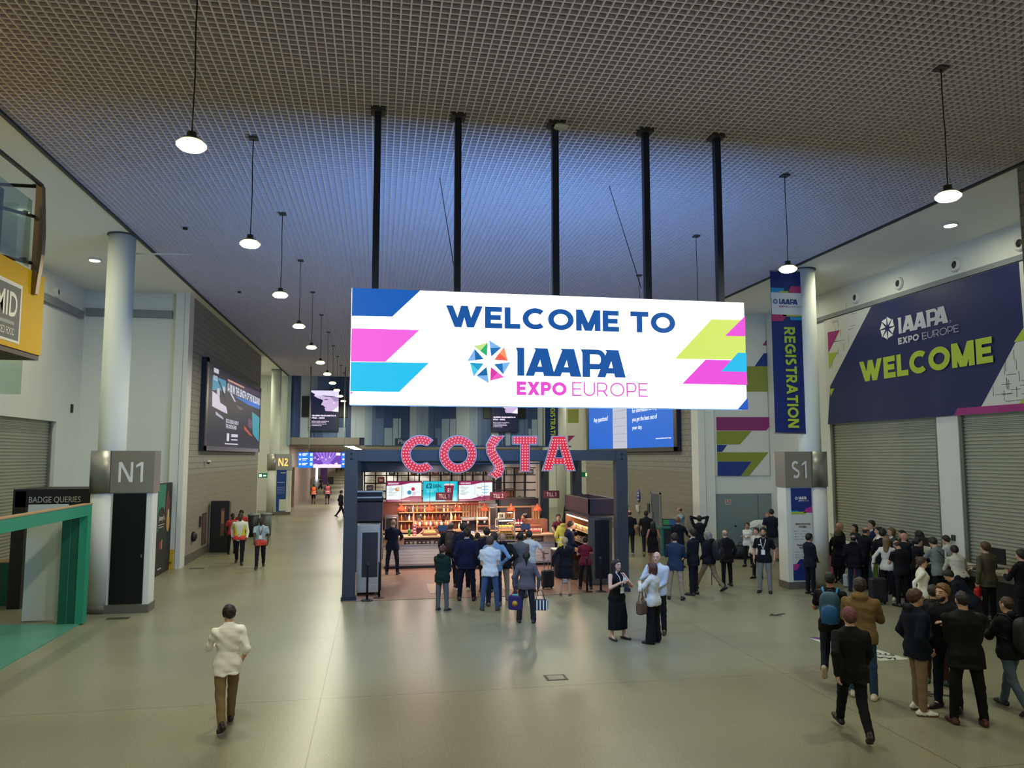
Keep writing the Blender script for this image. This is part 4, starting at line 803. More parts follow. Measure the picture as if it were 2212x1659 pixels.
MB().bx((4.95, 30.3, 0), (6.5, 30.75, 2.15), mat('232733', .5)).build('partition', label='low dark partition at the rear of the kiosk under the cardboard box', cat='partition')
ys = 29.5
t = thing('menu_screen', 'left menu screen reading BREAKFAST above the coffee counter', 'screen', (1.08, ys, 2.5)); menus = [t, thing('menu_screen', 'turquoise menu screen advertising a two pound deal', 'screen', (2.47, ys, 2.5)), thing('menu_screen', 'right menu screen reading COLD DRINKS above the coffee counter', 'screen', (3.84, ys, 2.5))]
for i, t in enumerate(menus):
    MB().box((0, .04, 0), (1.36, .06, .8), M_blk, bev=.01).build('housing', t)
    MB().tube([(-.4, .05, .4), (-.4, .05, 1.2)], .012, M_blk).tube([(.4, .05, .4), (.4, .05, 1.2)], .012, M_blk).build('hanger', t)
    P = Panel((-.66, .005, -.38), (1, 0, 0), (0, 0, 1), emit=.7, step=.002); w, h = 1.32, .76
    if i == 1:
        P.rect(0, 0, w, h, '1fc0d6', 0); P.poly([(0, 0), (w, 0), (w, .45), (.9, .3), (.5, .22), (.2, .12)], '55d6e4', 1); P.text('£2', .1, .5, .34, .68, '0f3a4a', 2, .02, .7); P.text('DEAL', .38, .52, .72, .64, '0f3a4a', 2, .03, .7)
        for k in range(4): P.rect(.12, .44-.035*k, .5-.05*k, .452-.035*k, '9fe4ee', 2)
        P.poly([(.84, .0), (1.12, .0), (1.18, .6), (.8, .6)], '7a1f3a', 3, .8); P.poly([(.78, .6), (1.2, .6), (1.16, .67), (.83, .67)], 'e6d6d2', 3); P.text('COSTA', .93, .1, 1.03, .5, 'f2e6ea', 4, .04, down=False) if False else P.text('COSTA', .93, .12, 1.04, .5, 'f2e6ea', 4, .04, down=True)
    else:
        P.rect(0, 0, w, h, 'eef8fb', 0); P.poly([(0, h), (w, h), (w, h-.05), (.9, h-.06), (.5, h-.14), (0, h-.16)], '8c2257', 1); P.poly([(0, 0), (w, 0), (w, .2), (.9, .2), (.5, .08), (0, .08)], '8c2257', 1); P.rect(.04, .02, .9, .035, 'e6b4cc', 2)
        P.text(('BREAKFAST', '', 'COLD DRINKS')[i], .06, h-.11, .46, h-.05, 'f6e6ee', 2, .04)
        for k in range(8): P.rect(.08, .55-.045*k, .2+.06*((k*3) % 4), .562-.045*k, '7a8088', 2); P.rect(.6, .55-.045*k, .64, .562-.045*k, '7a8088', 2)
        if i == 0: P.disc(.4, .46, .08, 'd9905a', 2); P.disc(.44, .5, .06, 'e6c8b0', 3); P.disc(.86, .34, .08, '2f8fb8', 2); P.disc(1.0, .47, .07, 'c0305a', 2); P.disc(1.04, .3, .08, 'd9d0d8', 2); P.rect(1.14, .36, 1.24, .37, '7a8088', 2)
        else:
            for k in range(3): P.rect(.9, .55-.12*k, 1.15, .57-.12*k, '2f9fc0', 2); P.disc(.74+.06*k, .5, .03, 'c9a890', 2); P.rect(.95, .52-.12*k, 1.1, .53-.12*k, '7a8088', 2)
            P.disc(.74, .2, .05, 'd9cfc8', 2); P.disc(.9, .2, .05, 'd9cfc8', 2)
    P.mb.build('display', t)
for i, (px, py) in enumerate(((959, 1072), (1076, 1071), (1191, 1068))):
    q = ony(px, py, 26.6); t = thing('till_sign', f'maroon hanging sign reading TILL {i+1}, the '+('left', 'middle', 'right')[i]+' one of three over the counter', 'sign', q); w = .28
    MB().box((0, 0, 0), (.58, .03, .27), mat('5e2434', .5)).build('board', t); P = Panel((-w, -.016, -.13), (1, 0, 0), (0, 0, 1)); P.text(f'TILL {i+1}', .1, .06, .46, .2, 'dcc4bc', 1, .01); P.mb.build('lettering', t)
    MB().tube([(-.2, 0, .13), (-.2, 0, 3.7-q.z)], .006, M_blk, 6).tube([(.2, 0, .13), (.2, 0, 3.7-q.z)], .006, M_blk, 6).build('hanger', t)
lp0 = None; ol = ['leftmost of six, half hidden by cups', 'second from the left', 'third from the left, left of the cup stacks', 'fourth, in front of the cup stacks', 'fifth, right of the dark oven', 'last on the right, under TILL 3']
for i, px in enumerate((867, 928, 987, 1047, 1104, 1161)):
    q = ony(px, 1097, 26.9); lab = 'orange dome pendant lamp over the counter, '+ol[i]
    if lp0 is None:
        lp0 = thing('pendant_lamp', lab, 'lamp', (q.x, 26.9, q.z), group='orange pendant lamps over the counter')
        MB().lathe((0, 0, -.1), [(.165, 0), (.16, .04), (.12, .11), (.05, .15), (.04, .2), (.02, .25)], mat('e0592a', .35, 0, 0, .05), 18, cap=False).build('shade', lp0)
        MB().lathe((0, 0, -.07), [(.01, -.035), (.04, 0), (.03, .05)], mat((1, .72, .42), .3, 0, 9, 0), 10).build('bulb', lp0); MB().tube([(0, 0, .14), (0, 0, 3.7-q.z)], .006, M_blk, 6).build('cord', lp0)
    else: dup(lp0, (q.x, 26.9, q.z), label=lab)
    area((q.x, 26.9, q.z-.13), .2, 13, (1, .74, .62))
# left freestanding silver fridge, brown unit over it
t = thing('drinks_fridge', 'dented silver fridge with black door panel at the left kiosk post', 'fridge', (-.16, 22.1, 0)); M_sil = mat('b9b7b8', .35, .6, var=.08, scale=4, bump=.5); m = MB()
m.box((0, 0, 1.02), (.64, .6, 1.86), M_sil, bev=.02); m.box((0, -.29, .2), (.62, .06, .2), M_sil, bev=.01); m.build('cabinet', t)
MB().box((.04, -.305, 1.12), (.43, .02, 1.22), mat('23242c', .4), bev=.005).build('door_panel', t); MB().box((0, -.3, 1.85), (.5, .02, .14), M_sil, bev=.01).build('top_panel', t)
for x_ in (-.27, .27): MB().lathe((x_, -.22, 0), [(.03, 0), (.03, .09)], M_blk, 8).build('foot', t)
t = thing('shelf_unit', 'brown boxed header unit with dark slot above the silver fridge', 'cabinet', (-.14, 22.5, 2.0)); M_br = mat('3d2c33', .55, var=.12, scale=3)
MB().box((0, .25, .28), (.72, .9, .56), M_br).build('box', t); MB().box((.0, -.21, .67), (.72, .05, .04), M_sil).box((.0, -.21, .84), (.72, .05, .04), M_sil).box((.35, -.21, .75), (.03, .05, .2), M_sil).build('rail', t); MB().box((0, .25, .68), (.72, .9, .3), mat('15161c', .6)).build('slot', t)
MB().box((-.14, 22.95, 1.0), (.7, .7, 2.0), M_br).build('cabinet', label='brown cabinet behind the silver fridge at the left kiosk post', cat='cabinet')
def stanchion(x, y, lab):
    t = thing('queue_post', lab, 'queue post', (x, y, 0)); MB().lathe((0, 0, 0), [(.17, 0), (.17, .015), (.13, .03), (.03, .045)], M_blk, 20).build('base', t); MB().lathe((0, 0, .04), [(.03, 0), (.03, .86), (.035, .87), (.035, .93), (.02, .94)], M_blk, 12).build('pole', t)
stanchion(-.17, 21.12, 'black queue barrier post in front of the silver fridge'); stanchion(.15, 21.4, 'black queue barrier post right of the silver fridge'); stanchion(5.97, 21.3, 'black queue barrier post left of the steel fridge'); stanchion(6.36, 21.25, 'black queue barrier post in front of the steel fridge')
# right: steel grab fridge with lit side, planter box above
t = thing('grab_fridge', 'steel fridge with black front panel and lit snack shelves at the right kiosk post', 'fridge', (6.65, 23.2, 0)); M_st2 = mat('77726e', .35, .7, var=.1, scale=3)
MB().box((.05, -.78, 1.0), (.74, .06, 1.95), M_st2, bev=.01).build('end_panel', t); MB().box((.1, -.83, 1.06), (.44, .02, 1.72), mat('14151d', .4)).build('black_panel', t)
MB().box((.05, .6, 1.96), (.78, 2.8, .07), M_st2).build('top', t); MB().box((.38, .6, 1.0), (.06, 2.7, 1.9), M_st2).build('back', t); MB().box((.05, .6, .2), (.74, 2.7, .4), mat('2a1a1c', .5)).build('base', t); MB().box((.05, 1.98, 1.0), (.74, .06, 1.95), M_wd2).build('end_wall', t)
for z in (.8, 1.15, 1.5): MB().box((.05, .6, z), (.66, 2.6, .025), mat('b9a890', .4, .3)).build('shelf', t)
MB().box((-.28, .6, 1.9), (.06, 2.5, .04), mat((1, .72, .4), .3, 0, 10, 0)).build('light_strip', t); area((6.45, 23.8, 1.88), 2.3, 16, (1, .68, .38), rot=(0, 0, PI/2), sy=.15)
sn = [MB().box((0, 0, .07), (.12, .14, .14), mat(c, .5), bev=.02).box((-.062, 0, .07), (.004, .08, .06), mat('e6d8b8', .5)).build('snack_pack') for c in ('d9941f', 'c8b060', 'b54a2a', 'cfc8bc')]
for i in range(39):
    s = dup(sn[(i*5) % 4], (6.46, 22.65+.185*(i % 13), (.812, 1.162, 1.512)[i//13])); tag(s, f'{("orange", "straw yellow", "brick red", "pale")[(i*5) % 4]} packet on the {("lower", "middle", "upper")[i//13]} shelf of the steel fridge', 'snack', f'packets on the {("lower", "middle", "upper")[i//13]} fridge shelf')
for s in sn: bpy.data.objects.remove(s)
t = thing('planter_box', 'open-topped brown box tray standing on the steel fridge', 'box', (6.98, 24.6, 2.05)); M_pb = mat('4a363e', .5, var=.1, scale=3); W2, D2 = .44, 1.5
for a, b in (((-W2, -D2, 0), (W2, -D2+.04, .46)), ((-W2, D2-.04, 0), (W2, D2, .46)), ((-W2, -D2, 0), (-W2+.04, D2, .46)), ((W2-.04, -D2, 0), (W2, D2, .46))): MB().bx(a, b, M_pb).build('side_board', t)
MB().bx((-W2, -D2, -.06), (W2+.06, D2, .0), mat('2a2026', .5)).build('bottom_board', t)
for a in ((-W2-.01, -D2-.01), ): MB().bx((-W2-.005, -D2-.005, .46), (W2+.005, -D2+.045, .475), M_grey).bx((-W2-.005, -D2, .46), (-W2+.045, D2, .475), M_grey).bx((W2-.045, -D2, .46), (W2+.005, D2, .475), M_grey).build('rim', t)
t = thing('serving_tray', 'white tray of leaflets on a low dark stand by the steel fridge', 'tray', (5.9, 24.2, 0)); MB().box((0, 0, .45), (.5, .6, .8), mat('241c22', .5), bev=.02).build('stand', t); MB().box((0, 0, .87), (.52, .5, .03), M_white).build('tray', t)
MB().box((0, 0, .17), (.3, .2, .34), mat('c9c4c0', .6), bev=.02).build('carrier_bag', label='white carrier bag on the kiosk floor left of the woman in maroon', cat='bag').location = (5.75, 22.9, .012)
# ================================================================== LEFT SIDE: teal stand, kiosk fascia, boards
M_teal = mat('2a9070', .5, var=.06, scale=2); M_teald = mat('145a45', .5, var=.06)
MB().bx((-10.1, 6, 0), (-6.62, 19.45, .025), mat('528f79', .35, var=.2, scale=1.2)).build('platform', label='low teal stand platform on the floor at the far left', cat='platform')
t = thing('portal_frame', 'teal box-section portal frame of the stand with unpainted wooden top', 'stand frame', (-6.7, 19.3, 0)); o = -Vector(t.location)
MB().bx((-6.72, 12, 2.47), (-6.55, 19.5, 2.72), M_teal).build('beam', t).location = o
MB().bx((-6.74, 12, 2.72), (-6.54, 19.52, 2.745), mat('a88a64', .7, var=.2, scale=5)).build('top_board', t).location = o
MB().bx((-6.72, 19.26, .025), (-6.55, 19.5, 2.47), M_teal).bx((-7.1, 19.3, .025), (-6.72, 19.5, 2.47), M_teald).bx((-6.92, 19.29, .025), (-6.91, 19.31, 2.47), M_teal).build('post', t).location = o
MB().bx((-6.72, 12, .025), (-6.55, 12.2, 2.47), M_teal).build('post', t).location = o
t = thing('wall_panel', 'loose white wall panel leaning inside the teal stand', 'panel', (-7.62, 19.85, .025), .02); MB().box((0, 0, 1.34), (.86, .05, 2.68), mat('c3c8c4', .6, var=.03)).build('sheet', t); MB().box((.45, -.04, 1.12), (.05, .1, 2.2), M_white).build('edge_strip', t)
MB().box((0, 0, .55), (.7, .7, 1.08), M_teald).box((0, 0, 1.1), (.72, .72, .025), mat('a88a64', .7)).build('teal_cube', label='low teal box with a raw wooden top behind the white panel', cat='box').location = (-9.4, 22.4, 0)
t = thing('badge_booth', 'dark booth with fascia reading BADGE QUERIES behind the teal stand', 'booth', (-8.2, 22, 0)); o = -Vector(t.location)
MB().bx((-9.05, 21.5, 2.55), (-7.1, 21.6, 2.95), mat('12131a', .5)).build('fascia', t).location = o
P = Panel((-9.05, 21.49, 2.55), (1, 0, 0), (0, 0, 1)); P.text('BADGE QUERIES', .33, .08, 1.55, .26, 'b8b4ae', 1, .005); P.mb.build('lettering', t).location = o
MB().bx((-9.1, 21.5, 0), (-8.8, 23, 2.95), mat('1c1414', .5, var=.1)).build('side_wall', t).location = o; MB().bx((-9.1, 21.5, 2.95), (-7.0, 23.2, 3.0), mat('16171c', .5)).build('roof', t).location = o
t = thing('advert_board', 'tall black and teal drinks advert board standing beside pillar N1', 'advert board', (-6.9, 27.4, 0)); o = -Vector(t.location)
MB().bx((-6.97, 26.0, .02), (-6.88, 28.0, 2.95), mat('0f1512', .5)).build('board', t).location = o
P = Panel((-6.875, 26.0, .02), (0, 1, 0), (0, 0, 1)); P.rect(0, 0, 2, 2.9, '0d1110', 0); P.rect(0, 0, .15, 2.9, '0e3a2c', 1); P.poly([(.3, 1.4), (1.1, 1.4), (1.2, 2.9), (.3, 2.9)], '1f7f66', 1); P.disc(.75, 1.75, .42, '0e0f10', 2); P.text('Jimmy\'s', .42, 1.68, 1.1, 1.9, 'd6d6c8', 3, .02); P.rect(.4, 1.58, 1.1, 1.61, 'b8b8a8', 3); P.rect(.45, 1.5, 1.05, 1.53, 'b8b8a8', 3)
P.poly([(1.25, 1.7), (1.7, 1.8), (1.75, 2.3), (1.4, 2.75), (1.2, 2.2)], '6a2a2a', 2); P.disc(1.55, 1.6, .2, 'c99a50', 3, ry=.3); P.disc(1.55, 1.9, .1, 'd9c290', 4, ry=.16); P.rect(.6, .8, .85, 1.05, '8a2f2f', 2); P.rect(.88, .8, .96, 1.1, 'b9a890', 2); P.rect(.5, .16, .95, .2, 'c8c8c0', 2)
P.mb.build('artwork', t).location = o
t = thing('wet_floor_sign', 'yellow folding caution sign leaning on the white pilaster', 'floor sign', (-6.9, 28.05, 0)); m = MB()
for s in (-1, 1): m.add([(-.17, s*.12, 0), (.17, s*.12, 0), (.13, s*.03, .66), (-.13, s*.03, .66), (-.17, s*.12+.015, 0), (.17, s*.12+.015, 0), (.13, s*.03+.015, .66), (-.13, s*.03+.015, .66)], [(0, 1, 2, 3), (7, 6, 5, 4), (0, 4, 5, 1), (1, 5, 6, 2), (2, 6, 7, 3), (3, 7, 4, 0)], mat('c9a21c', .5))
m.build('panels', t); MB().box((0, -.115, .25), (.22, .01, .02), M_blk).box((0, -.12, .2), (.2, .01, .02), M_blk).box((0, -.08, .45), (.06, .01, .08), M_blk).build('printing', t)
# yellow fascia of the upper kiosk with balustrade
xf = -5.5
t = thing('kiosk_fascia', 'yellow food kiosk fascia with grey sign ending in MID, far left', 'fascia', (xf, 13, 5.5)); o = -Vector(t.location); M_yel = mat('cda000', .5, var=.03, spec=.15)
MB().bx((-9, 6, 5.5), (xf, 13.66, 6.82), M_yel).build('cladding', t).location = o; MB().bx((-9, 6, 5.42), (xf-.02, 13.64, 5.5), mat('5a4a44', .6)).build('underside', t).location = o
P = Panel((xf+.006, 8.4, 5.56), (0, 1, 0), (0, 0, 1)); wS = 12.87-8.4; P.mb.bx((xf, 8.4, 5.58), (xf+.005, 12.87, 6.5), M_white); P.rect(0, .02, wS, .92, 'd9d6d0', 0); P.rect(.06, .06, wS-.05, .88, '4a4a4c', 1)
P.text('PYRAMID', wS-1.75, .4, wS-.15, .78, 'e4e2da', 2, .015); P.rect(.5, .28, wS-.22, .33, '8f8f90', 2); P.text('FRESHLY COOKED FOOD', wS-1.3, .12, wS-.2, .23, 'e4e2da', 2, -.005); P.mb.build('sign_board', t).location = o
t = thing('balustrade', 'glass balustrade with steel post and handrail above the yellow fascia', 'balustrade', (xf, 13, 6.8)); o = -Vector(t.location)
yc = 13.28
MB().bx((xf-.03, 7, 6.86), (xf-.018, yc-.2, 7.95), glass_mat((.8, .9, .87), .25)).bx((-9, yc-.02, 6.86), (xf-.3, yc-.008, 7.95), glass_mat((.8, .9, .87), .25)).build('glass_panel', t).location = o
MB().add([(xf-.02, yc-.1, 6.45), (xf+.06, yc-.1, 6.45), (xf+.12, yc-.1, 7.1), (xf+.12, yc-.1, 7.5), (xf+.07, yc-.1, 8.25), (xf-.02, yc-.1, 8.25)]+[(a, yc+.02, b) for a, b in ((xf-.02, 6.45), (xf+.06, 6.45), (xf+.12, 7.1), (xf+.12, 7.5), (xf+.07, 8.25), (xf-.02, 8.25))], [(0, 1, 2, 3, 4, 5), (11, 10, 9, 8, 7, 6)]+[(i, (i+1) % 6+0, (i+1) % 6+6, i+6)[::-1] for i in range(6)], mat('7a6a5c', .3, .85)).build('end_post', t).location = o
MB().bx((xf-.42, yc-.5, 6.86), (xf-.36, yc-.38, 8.05), mat('2c3032', .4, .5)).build('inner_post', t).location = o
MB().tube([(xf+.04, 6, 8.26), (xf+.04, yc-.04, 8.26), (xf-.1, yc, 8.26)], .035, mat('4a3c3c', .35, .7)).tube([(xf, yc-.04, 8.24), (-9, yc-.04, 8.24)], .03, mat('2c2c2e', .4, .5)).build('handrail', t).location = o
for z in (6.98, 7.75): MB().tube([(xf-.4, yc-.45, z), (xf-.02, yc-.08, z-.03)], .028, M_blk, 8).lathe((xf-.1, yc-.2, z), [(.05, -.02), (.05, .02)], M_blk, 10).build('glass_clamp', t).location = o
MB().bx((-8, 14.2, 4.9), (-6, 14.22, 5.6), glass_mat((.82, .92, .86), .3)).build('glass_screen', label='hanging glass screen below the yellow fascia', cat='glass panel')
# things on the block walls and floor, left
MB().bx((-6.6, 31.45, .42), (-6.57, 32.15, 1.62), mat('4a3c36', .5)).bx((-6.575, 31.5, .47), (-6.565, 32.1, 1.57), mat('5d4a42', .5)).build('wall_hatch', label='brown metal access panel set in the left block wall', cat='wall hatch')
MB().bx((-6.6, 30.95, 1.15), (-6.54, 31.12, 1.55), mat('2a2a28', .5)).build('intercom', label='small dark intercom on the left block wall beside the access panel', cat='intercom')
MB().lathe((-6.6, 29.95, .9), [(.18, 0), (.18, .1), (.08, .16)], M_blk, 14, tilt=Matrix.Rotation(PI/2, 3, 'Y')).build('door_stop', label='black round fitting low on the left block wall near the pilaster', cat='fitting')
t = thing('dome_camera', 'white dome security camera on the left block wall under the billboard', 'camera', (-6.45, 31.5, 3.6)); MB().box((-.07, 0, .06), (.16, .08, .06), M_white).lathe((0, 0, 0), [(.09, 0), (.09, .08), (.05, .1)], M_white, 14).build('housing', t); MB().lathe((0, 0, -.06), [(.01, 0), (.05, .02), (.075, .06)], M_blk, 14).build('dome', t)
t = thing('info_kiosk', 'black freestanding notice cabinet with wooden-framed window by the left wall', 'cabinet', (-6.15, 32.7, 0)); MB().box((0, 0, 1.02), (.72, .4, 2.04), mat('14161c', .45), bev=.02).build('cabinet', t); MB().box((.12, -.205, 1.2), (.14, .02, 1.1), mat('6a4a38', .5)).box((.12, -.212, 1.4), (.1, .02, .5), mat('9a7a60', .5)).build('window', t)
for i, (x, y) in enumerate(((-5.75, 38.6), (-5.2, 38.9))):
    t = thing('litter_bin', ['black litter bin beyond the two hi-vis guards, left one', 'grey litter bin beyond the two hi-vis guards, right one'][i], 'bin', (x, y, 0)); MB().lathe((0, 0, 0), [(.24, 0), (.26, 1.0)], mat(('22262a', '5a5f60')[i], .5), 16).build('drum', t); MB().lathe((0, 0, 1.0), [(.27, 0), (.27, .06), (.16, .1)], M_grey, 16).build('lid', t)
t = thing('exit_sign', 'green emergency exit sign at the end of the left block wall', 'sign', (-6.3, 45.2, 2.75)); MB().box((0, 0, 0), (.5, .05, .26), mat('0f6b3a', .4, 0, .5, 0)).build('case', t); P = Panel((-.25, -.03, -.13), (1, 0, 0), (0, 0, 1), emit=1); P.rect(.05, .05, .2, .2, 'd8f0e0', 1); P.rect(.28, .08, .44, .16, 'd8f0e0', 1); P.mb.build('symbol', t)
MB().bx((-7.6, 45.95, 0), (-6.5, 46.3, 2.2), mat('7a7d72', .6)).build('door_2', label='grey side door past the left block wall', cat='door') if False else None
for n, (px, py, lab) in enumerate(((255, 1336, 'small grey floor hatch in front of pillar N1'), (425, 1228, 'small dark floor hatch near the left white pilaster'))):
    q = onz(px, py); MB().bx((q.x-.25, q.y-.12, 0), (q.x+.25, q.y+.12, .006), mat('4d4a40', .5, .3)).build('floor_hatch', label=lab, cat='floor hatch')
# right wall fittings
def wallbox(y0, y1, z0, z1, c, name, lab, cat, d=.04): return MB().bx((12.7-d, y0, z0), (12.7, y1, z1), mat(c, .5)).build(name, label=lab, cat=cat)
t = thing('service_door', 'dark grey door in the right block wall behind the blue-shirted man', 'door', (12.68, 33.5, 0)); o = -Vector(t.location); MB().bx((12.66, 32.95, 0), (12.7, 34.0, 2.12), mat('4c5260', .5)).build('leaf', t).location = o; MB().bx((12.64, 32.87, 0), (12.7, 32.95, 2.2), M_grey).bx((12.64, 34.0, 0), (12.7, 34.08, 2.2), M_grey).bx((12.64, 32.87, 2.12), (12.7, 34.08, 2.2), M_grey).build('frame', t).location = o; MB().bx((12.6, 33.82, .9), (12.66, 33.86, 1.3), M_steel).build('handle', t).location = o
t = thing('sanitiser', 'white hand sanitiser dispenser on the right block wall', 'dispenser', (12.62, 35.8, 1.3)); MB().box((0, 0, 0), (.14, .2, .34), M_white, bev=.03).build('case', t); MB().box((-.08, 0, -.1), (.02, .1, .1), M_grey).build('lever', t)
t = thing('wall_sign', 'oval blue notice above the hand sanitiser on the right wall', 'sign', (12.68, 35.8, 1.9)); MB().lathe((0, 0, 0), [(.001, -.02), (.2, -.02), (.2, .02)], mat('1f3f86', .5), 20, tilt=Matrix.Rotation(PI/2, 3, 'Y'), sx=1.5).build('plate', t); MB().bx((-.03, -.1, -.2), (-.02, .1, -.14), M_white).bx((-.03, -.1, -.02), (-.02, .1, .04), M_white).bx((-.03, -.1, .12), (-.02, .1, .17), M_white).build('printing', t)
wallbox(37.3, 37.75, 1.35, 1.95, 'b9bcae', 'notice', 'small white notice on the right block wall beside the kiosk post', 'notice'); wallbox(34.3, 34.6, 1.2, 1.62, '2c2c33', 'notice', 'small dark notice left of the door in the right block wall', 'notice')
t = thing('exit_sign', 'lit green exit sign at the far end of the right block wall', 'sign', (12.6, 45.2, 2.72)); MB().box((0, 0, 0), (.55, .06, .3), mat('12673c', .4, 0, .4, 0)).build('case', t); MB().box((.12, -.035, 0), (.2, .01, .2), mat('d8f6a8', .4, 0, 1.2, 0)).build('symbol', t)
t = thing('podium_desk', 'dark glass podium desk with green and blue screen by the right wall', 'desk', (11.5, 28.9, 0)); MB().bx((-.5, -.45, .05), (.42, .45, 1.02), mat('2a343c', .3), ).build('body', t); MB().bx((-.56, -.52, 1.02), (.48, .52, 1.08), mat('2f6a66', .25)).build('top', t); MB().bx((-.55, -.51, 0), (-.46, -.44, 1.02), mat('2f7a70', .3)).bx((-.15, -.5, 0), (-.1, -.46, 1.02), M_steel).build('edge_strip', t)
t = thing('desk_screen', 'small angled screen half green half blue on the podium desk', 'screen', (11.62, 28.95, 1.08), -.35); P = Panel((-.35, -.02, .05), (1, 0, 0), (0, 0, 1), emit=.25); P.rect(0, 0, .24, .2, '2c8a50', 1); P.rect(.24, 0, .54, .2, '2a5588', 1); P.mb.bx((-.38, -.015, 0), (.22, .02, .28), M_blk); P.mb.build('panel', t)
# ================================================================== FLOOR GRAPHICS
t = thing('floor_graphic', 'white floor sticker reading IAAPA STOP with lime and purple corners', 'floor sticker', (0, 0, 0)); P = Panel((0, 0, .003), (1, 0, 0), (0, 1, 0), rough=.4, step=.0008); g = lambda *pts: [P.px(*q) for q in pts]
P.poly(g((1747, 1378), (1800, 1374), (1964, 1424), (1900, 1428), (1865, 1423)), 'c9cdbd', 1); P.poly(g((1747, 1378), (1775, 1374), (1800, 1384), (1770, 1382)), '6a3a80', 2); P.poly(g((1760, 1375), (1800, 1373), (1830, 1383), (1790, 1380)), '9aa83a', 3); P.poly(g((1865, 1423), (1885, 1421), (1905, 1428)), '9aa83a', 2)
a, b = P.px(1930, 1420); 
def ftext(s_, px, py, h, wd, ang):
    vs, fs, _ = text_geo(s_, .03); a, b = P.px(px, py); ca, sa = math.cos(ang), math.sin(ang); P.mb.add([P.P(a+ca*x*wd-sa*y*h, b+sa*x*wd+ca*y*h, 4) for x, y in vs], fs, P.mt('2a2f2c'))
ftext('IAAPA EXPO', 1934, 1421, .16, 1.25, math.radians(150)); ftext('STOP !', 1932, 1413, .16, .62, math.radians(150)); P.mb.build('vinyl', t)
for n, (px, py, ang, lab) in enumerate(((1680, 1328, 200, 'dark arrow sticker on the floor left of the man with the blue backpack'), (2016, 1500, 150, 'dark arrow sticker on the floor behind the white shoes'))):
    q = onz(px, py, 0); R = math.radians(ang); m = MB(); Z = .003
    for pts in ([(-.25, -.05), (.1, -.05), (.1, .05), (-.25, .05)], [(.3, 0), (.05, .17), (.0, .12), (.1, .04), (.1, -.04), (.0, -.12), (.05, -.17)]): m.add([(q.x+a*math.cos(R)-b*math.sin(R), q.y+a*math.sin(R)+b*math.cos(R), Z) for a, b in pts], [tuple(range(len(pts)))], mat('23261f', .6))
    m.build('floor_arrow', label=lab, cat='floor sticker')
q0 = [onz(*q) for q in ((1179, 1470), (1224, 1469), (1222, 1458), (1177, 1458))]; c = sum(q0, Vector())/4
m = MB(); m.bx((c.x-.19, c.y-.17, 0), (c.x+.19, c.y+.17, .004), mat('4a463a', .5, .4)); m.bx((c.x-.14, c.y-.12, .004), (c.x+.14, c.y+.12, .006), mat('8a8470', .4)); m.build('floor_hatch', label='square metal-framed floor hatch in the middle of the open floor', cat='floor hatch')

# ================================================================== REGISTRATION DESKS (right)
def desk(x, y, ln, lab, cols, dk=False):
    t = thing('registration_desk', lab, 'desk', (x, y, 0)); MB().bx((-.33, -ln/2, 1.02), (.33, ln/2, 1.09), M_white if not dk else mat('b9b4a0', .5)).build('top', t)
    m = MB(); k = len(cols)
    for i, c in enumerate(cols): m.bx((-.29, -ln/2+ln*i/k, .06), (-.26, -ln/2+ln*(i+1)/k, .9), mat(c, .5))
    m.bx((-.31, -ln/2, .88), (-.25, ln/2, 1.02), mat('8f9c38' if not dk else '6a665a', .5)); m.bx((-.26, -ln/2+.02, 0), (.3, ln/2-.02, 1.02), M_dgrey); m.build('front', t)
desk(14.85, 21.6, 2.7, 'white topped registration desk with lime band and blue and magenta front', ['7a9a3a', '1f6f9a', '8a2f6a', '5a7a2f', '1f6f9a', '8a2f6a']); desk(14.9, 18.6, 2.6, 'pale registration desk with black monitors by the jamb', ['1c1c22']*4, True); desk(14.92, 15.9, 2.4, 'dark registration desk with red folder at the far right', ['15151a']*3, True)
def laptop(x, y, lab, c='b4b4ac', s=1):
    t = thing('laptop', lab, 'laptop', (x, y, 1.09), 0); MB().box((.0, 0, .01), (.24, .34, .02), mat(c, .4), bev=.005).build('keyboard_base', t); MB().add([(.12*-s, -.17, .015), (.12*-s, .17, .015), (.2*-s, .17, .26), (.2*-s, -.17, .26), (.12*-s-.012, -.17, .015), (.12*-s-.012, .17, .015), (.2*-s-.012, .17, .26), (.2*-s-.012, -.17, .26)], [(0, 1, 2, 3), (7, 6, 5, 4), (0, 4, 5, 1), (1, 5, 6, 2), (2, 6, 7, 3), (3, 7, 4, 0)], mat(c, .4)).build('lid', t)
laptop(14.8, 22.7, 'silver laptop at the pillar end of the white desk'); laptop(14.85, 21.75, 'silver laptop in the middle of the white desk'); laptop(14.8, 20.75, 'open silver laptop at the near end of the white desk, beside the long-haired woman')
def monitor(x, y, lab):
    t = thing('monitor', lab, 'monitor', (x, y, 1.09)); MB().box((0, 0, .01), (.2, .24, .02), M_blk).tube([(0, 0, .01), (0, 0, .2)], .02, M_blk).build('stand', t); MB().box((0, 0, .32), (.05, .58, .38), M_blk, bev=.01).build('screen', t)
monitor(15.0, 19.0, 'black monitor left of the man in grey tee'); monitor(15.05, 16.6, 'black monitor right of the bending woman in white')
t = thing('notice_holder', 'clear stand with printed sheet in front of the black monitor', 'notice', (14.75, 18.6, 1.09)); MB().box((0, 0, .16), (.01, .26, .32), M_white).build('sheet', t); MB().box((.03, 0, .01), (.12, .26, .02), M_grey).build('foot', t)
MB().box((0, 0, .04), (.2, .3, .08), mat('b02a34', .5)).build('folder', label='red folder on the dark desk near the man in tan blazer', cat='folder').location = (14.95, 15.9, 1.09)
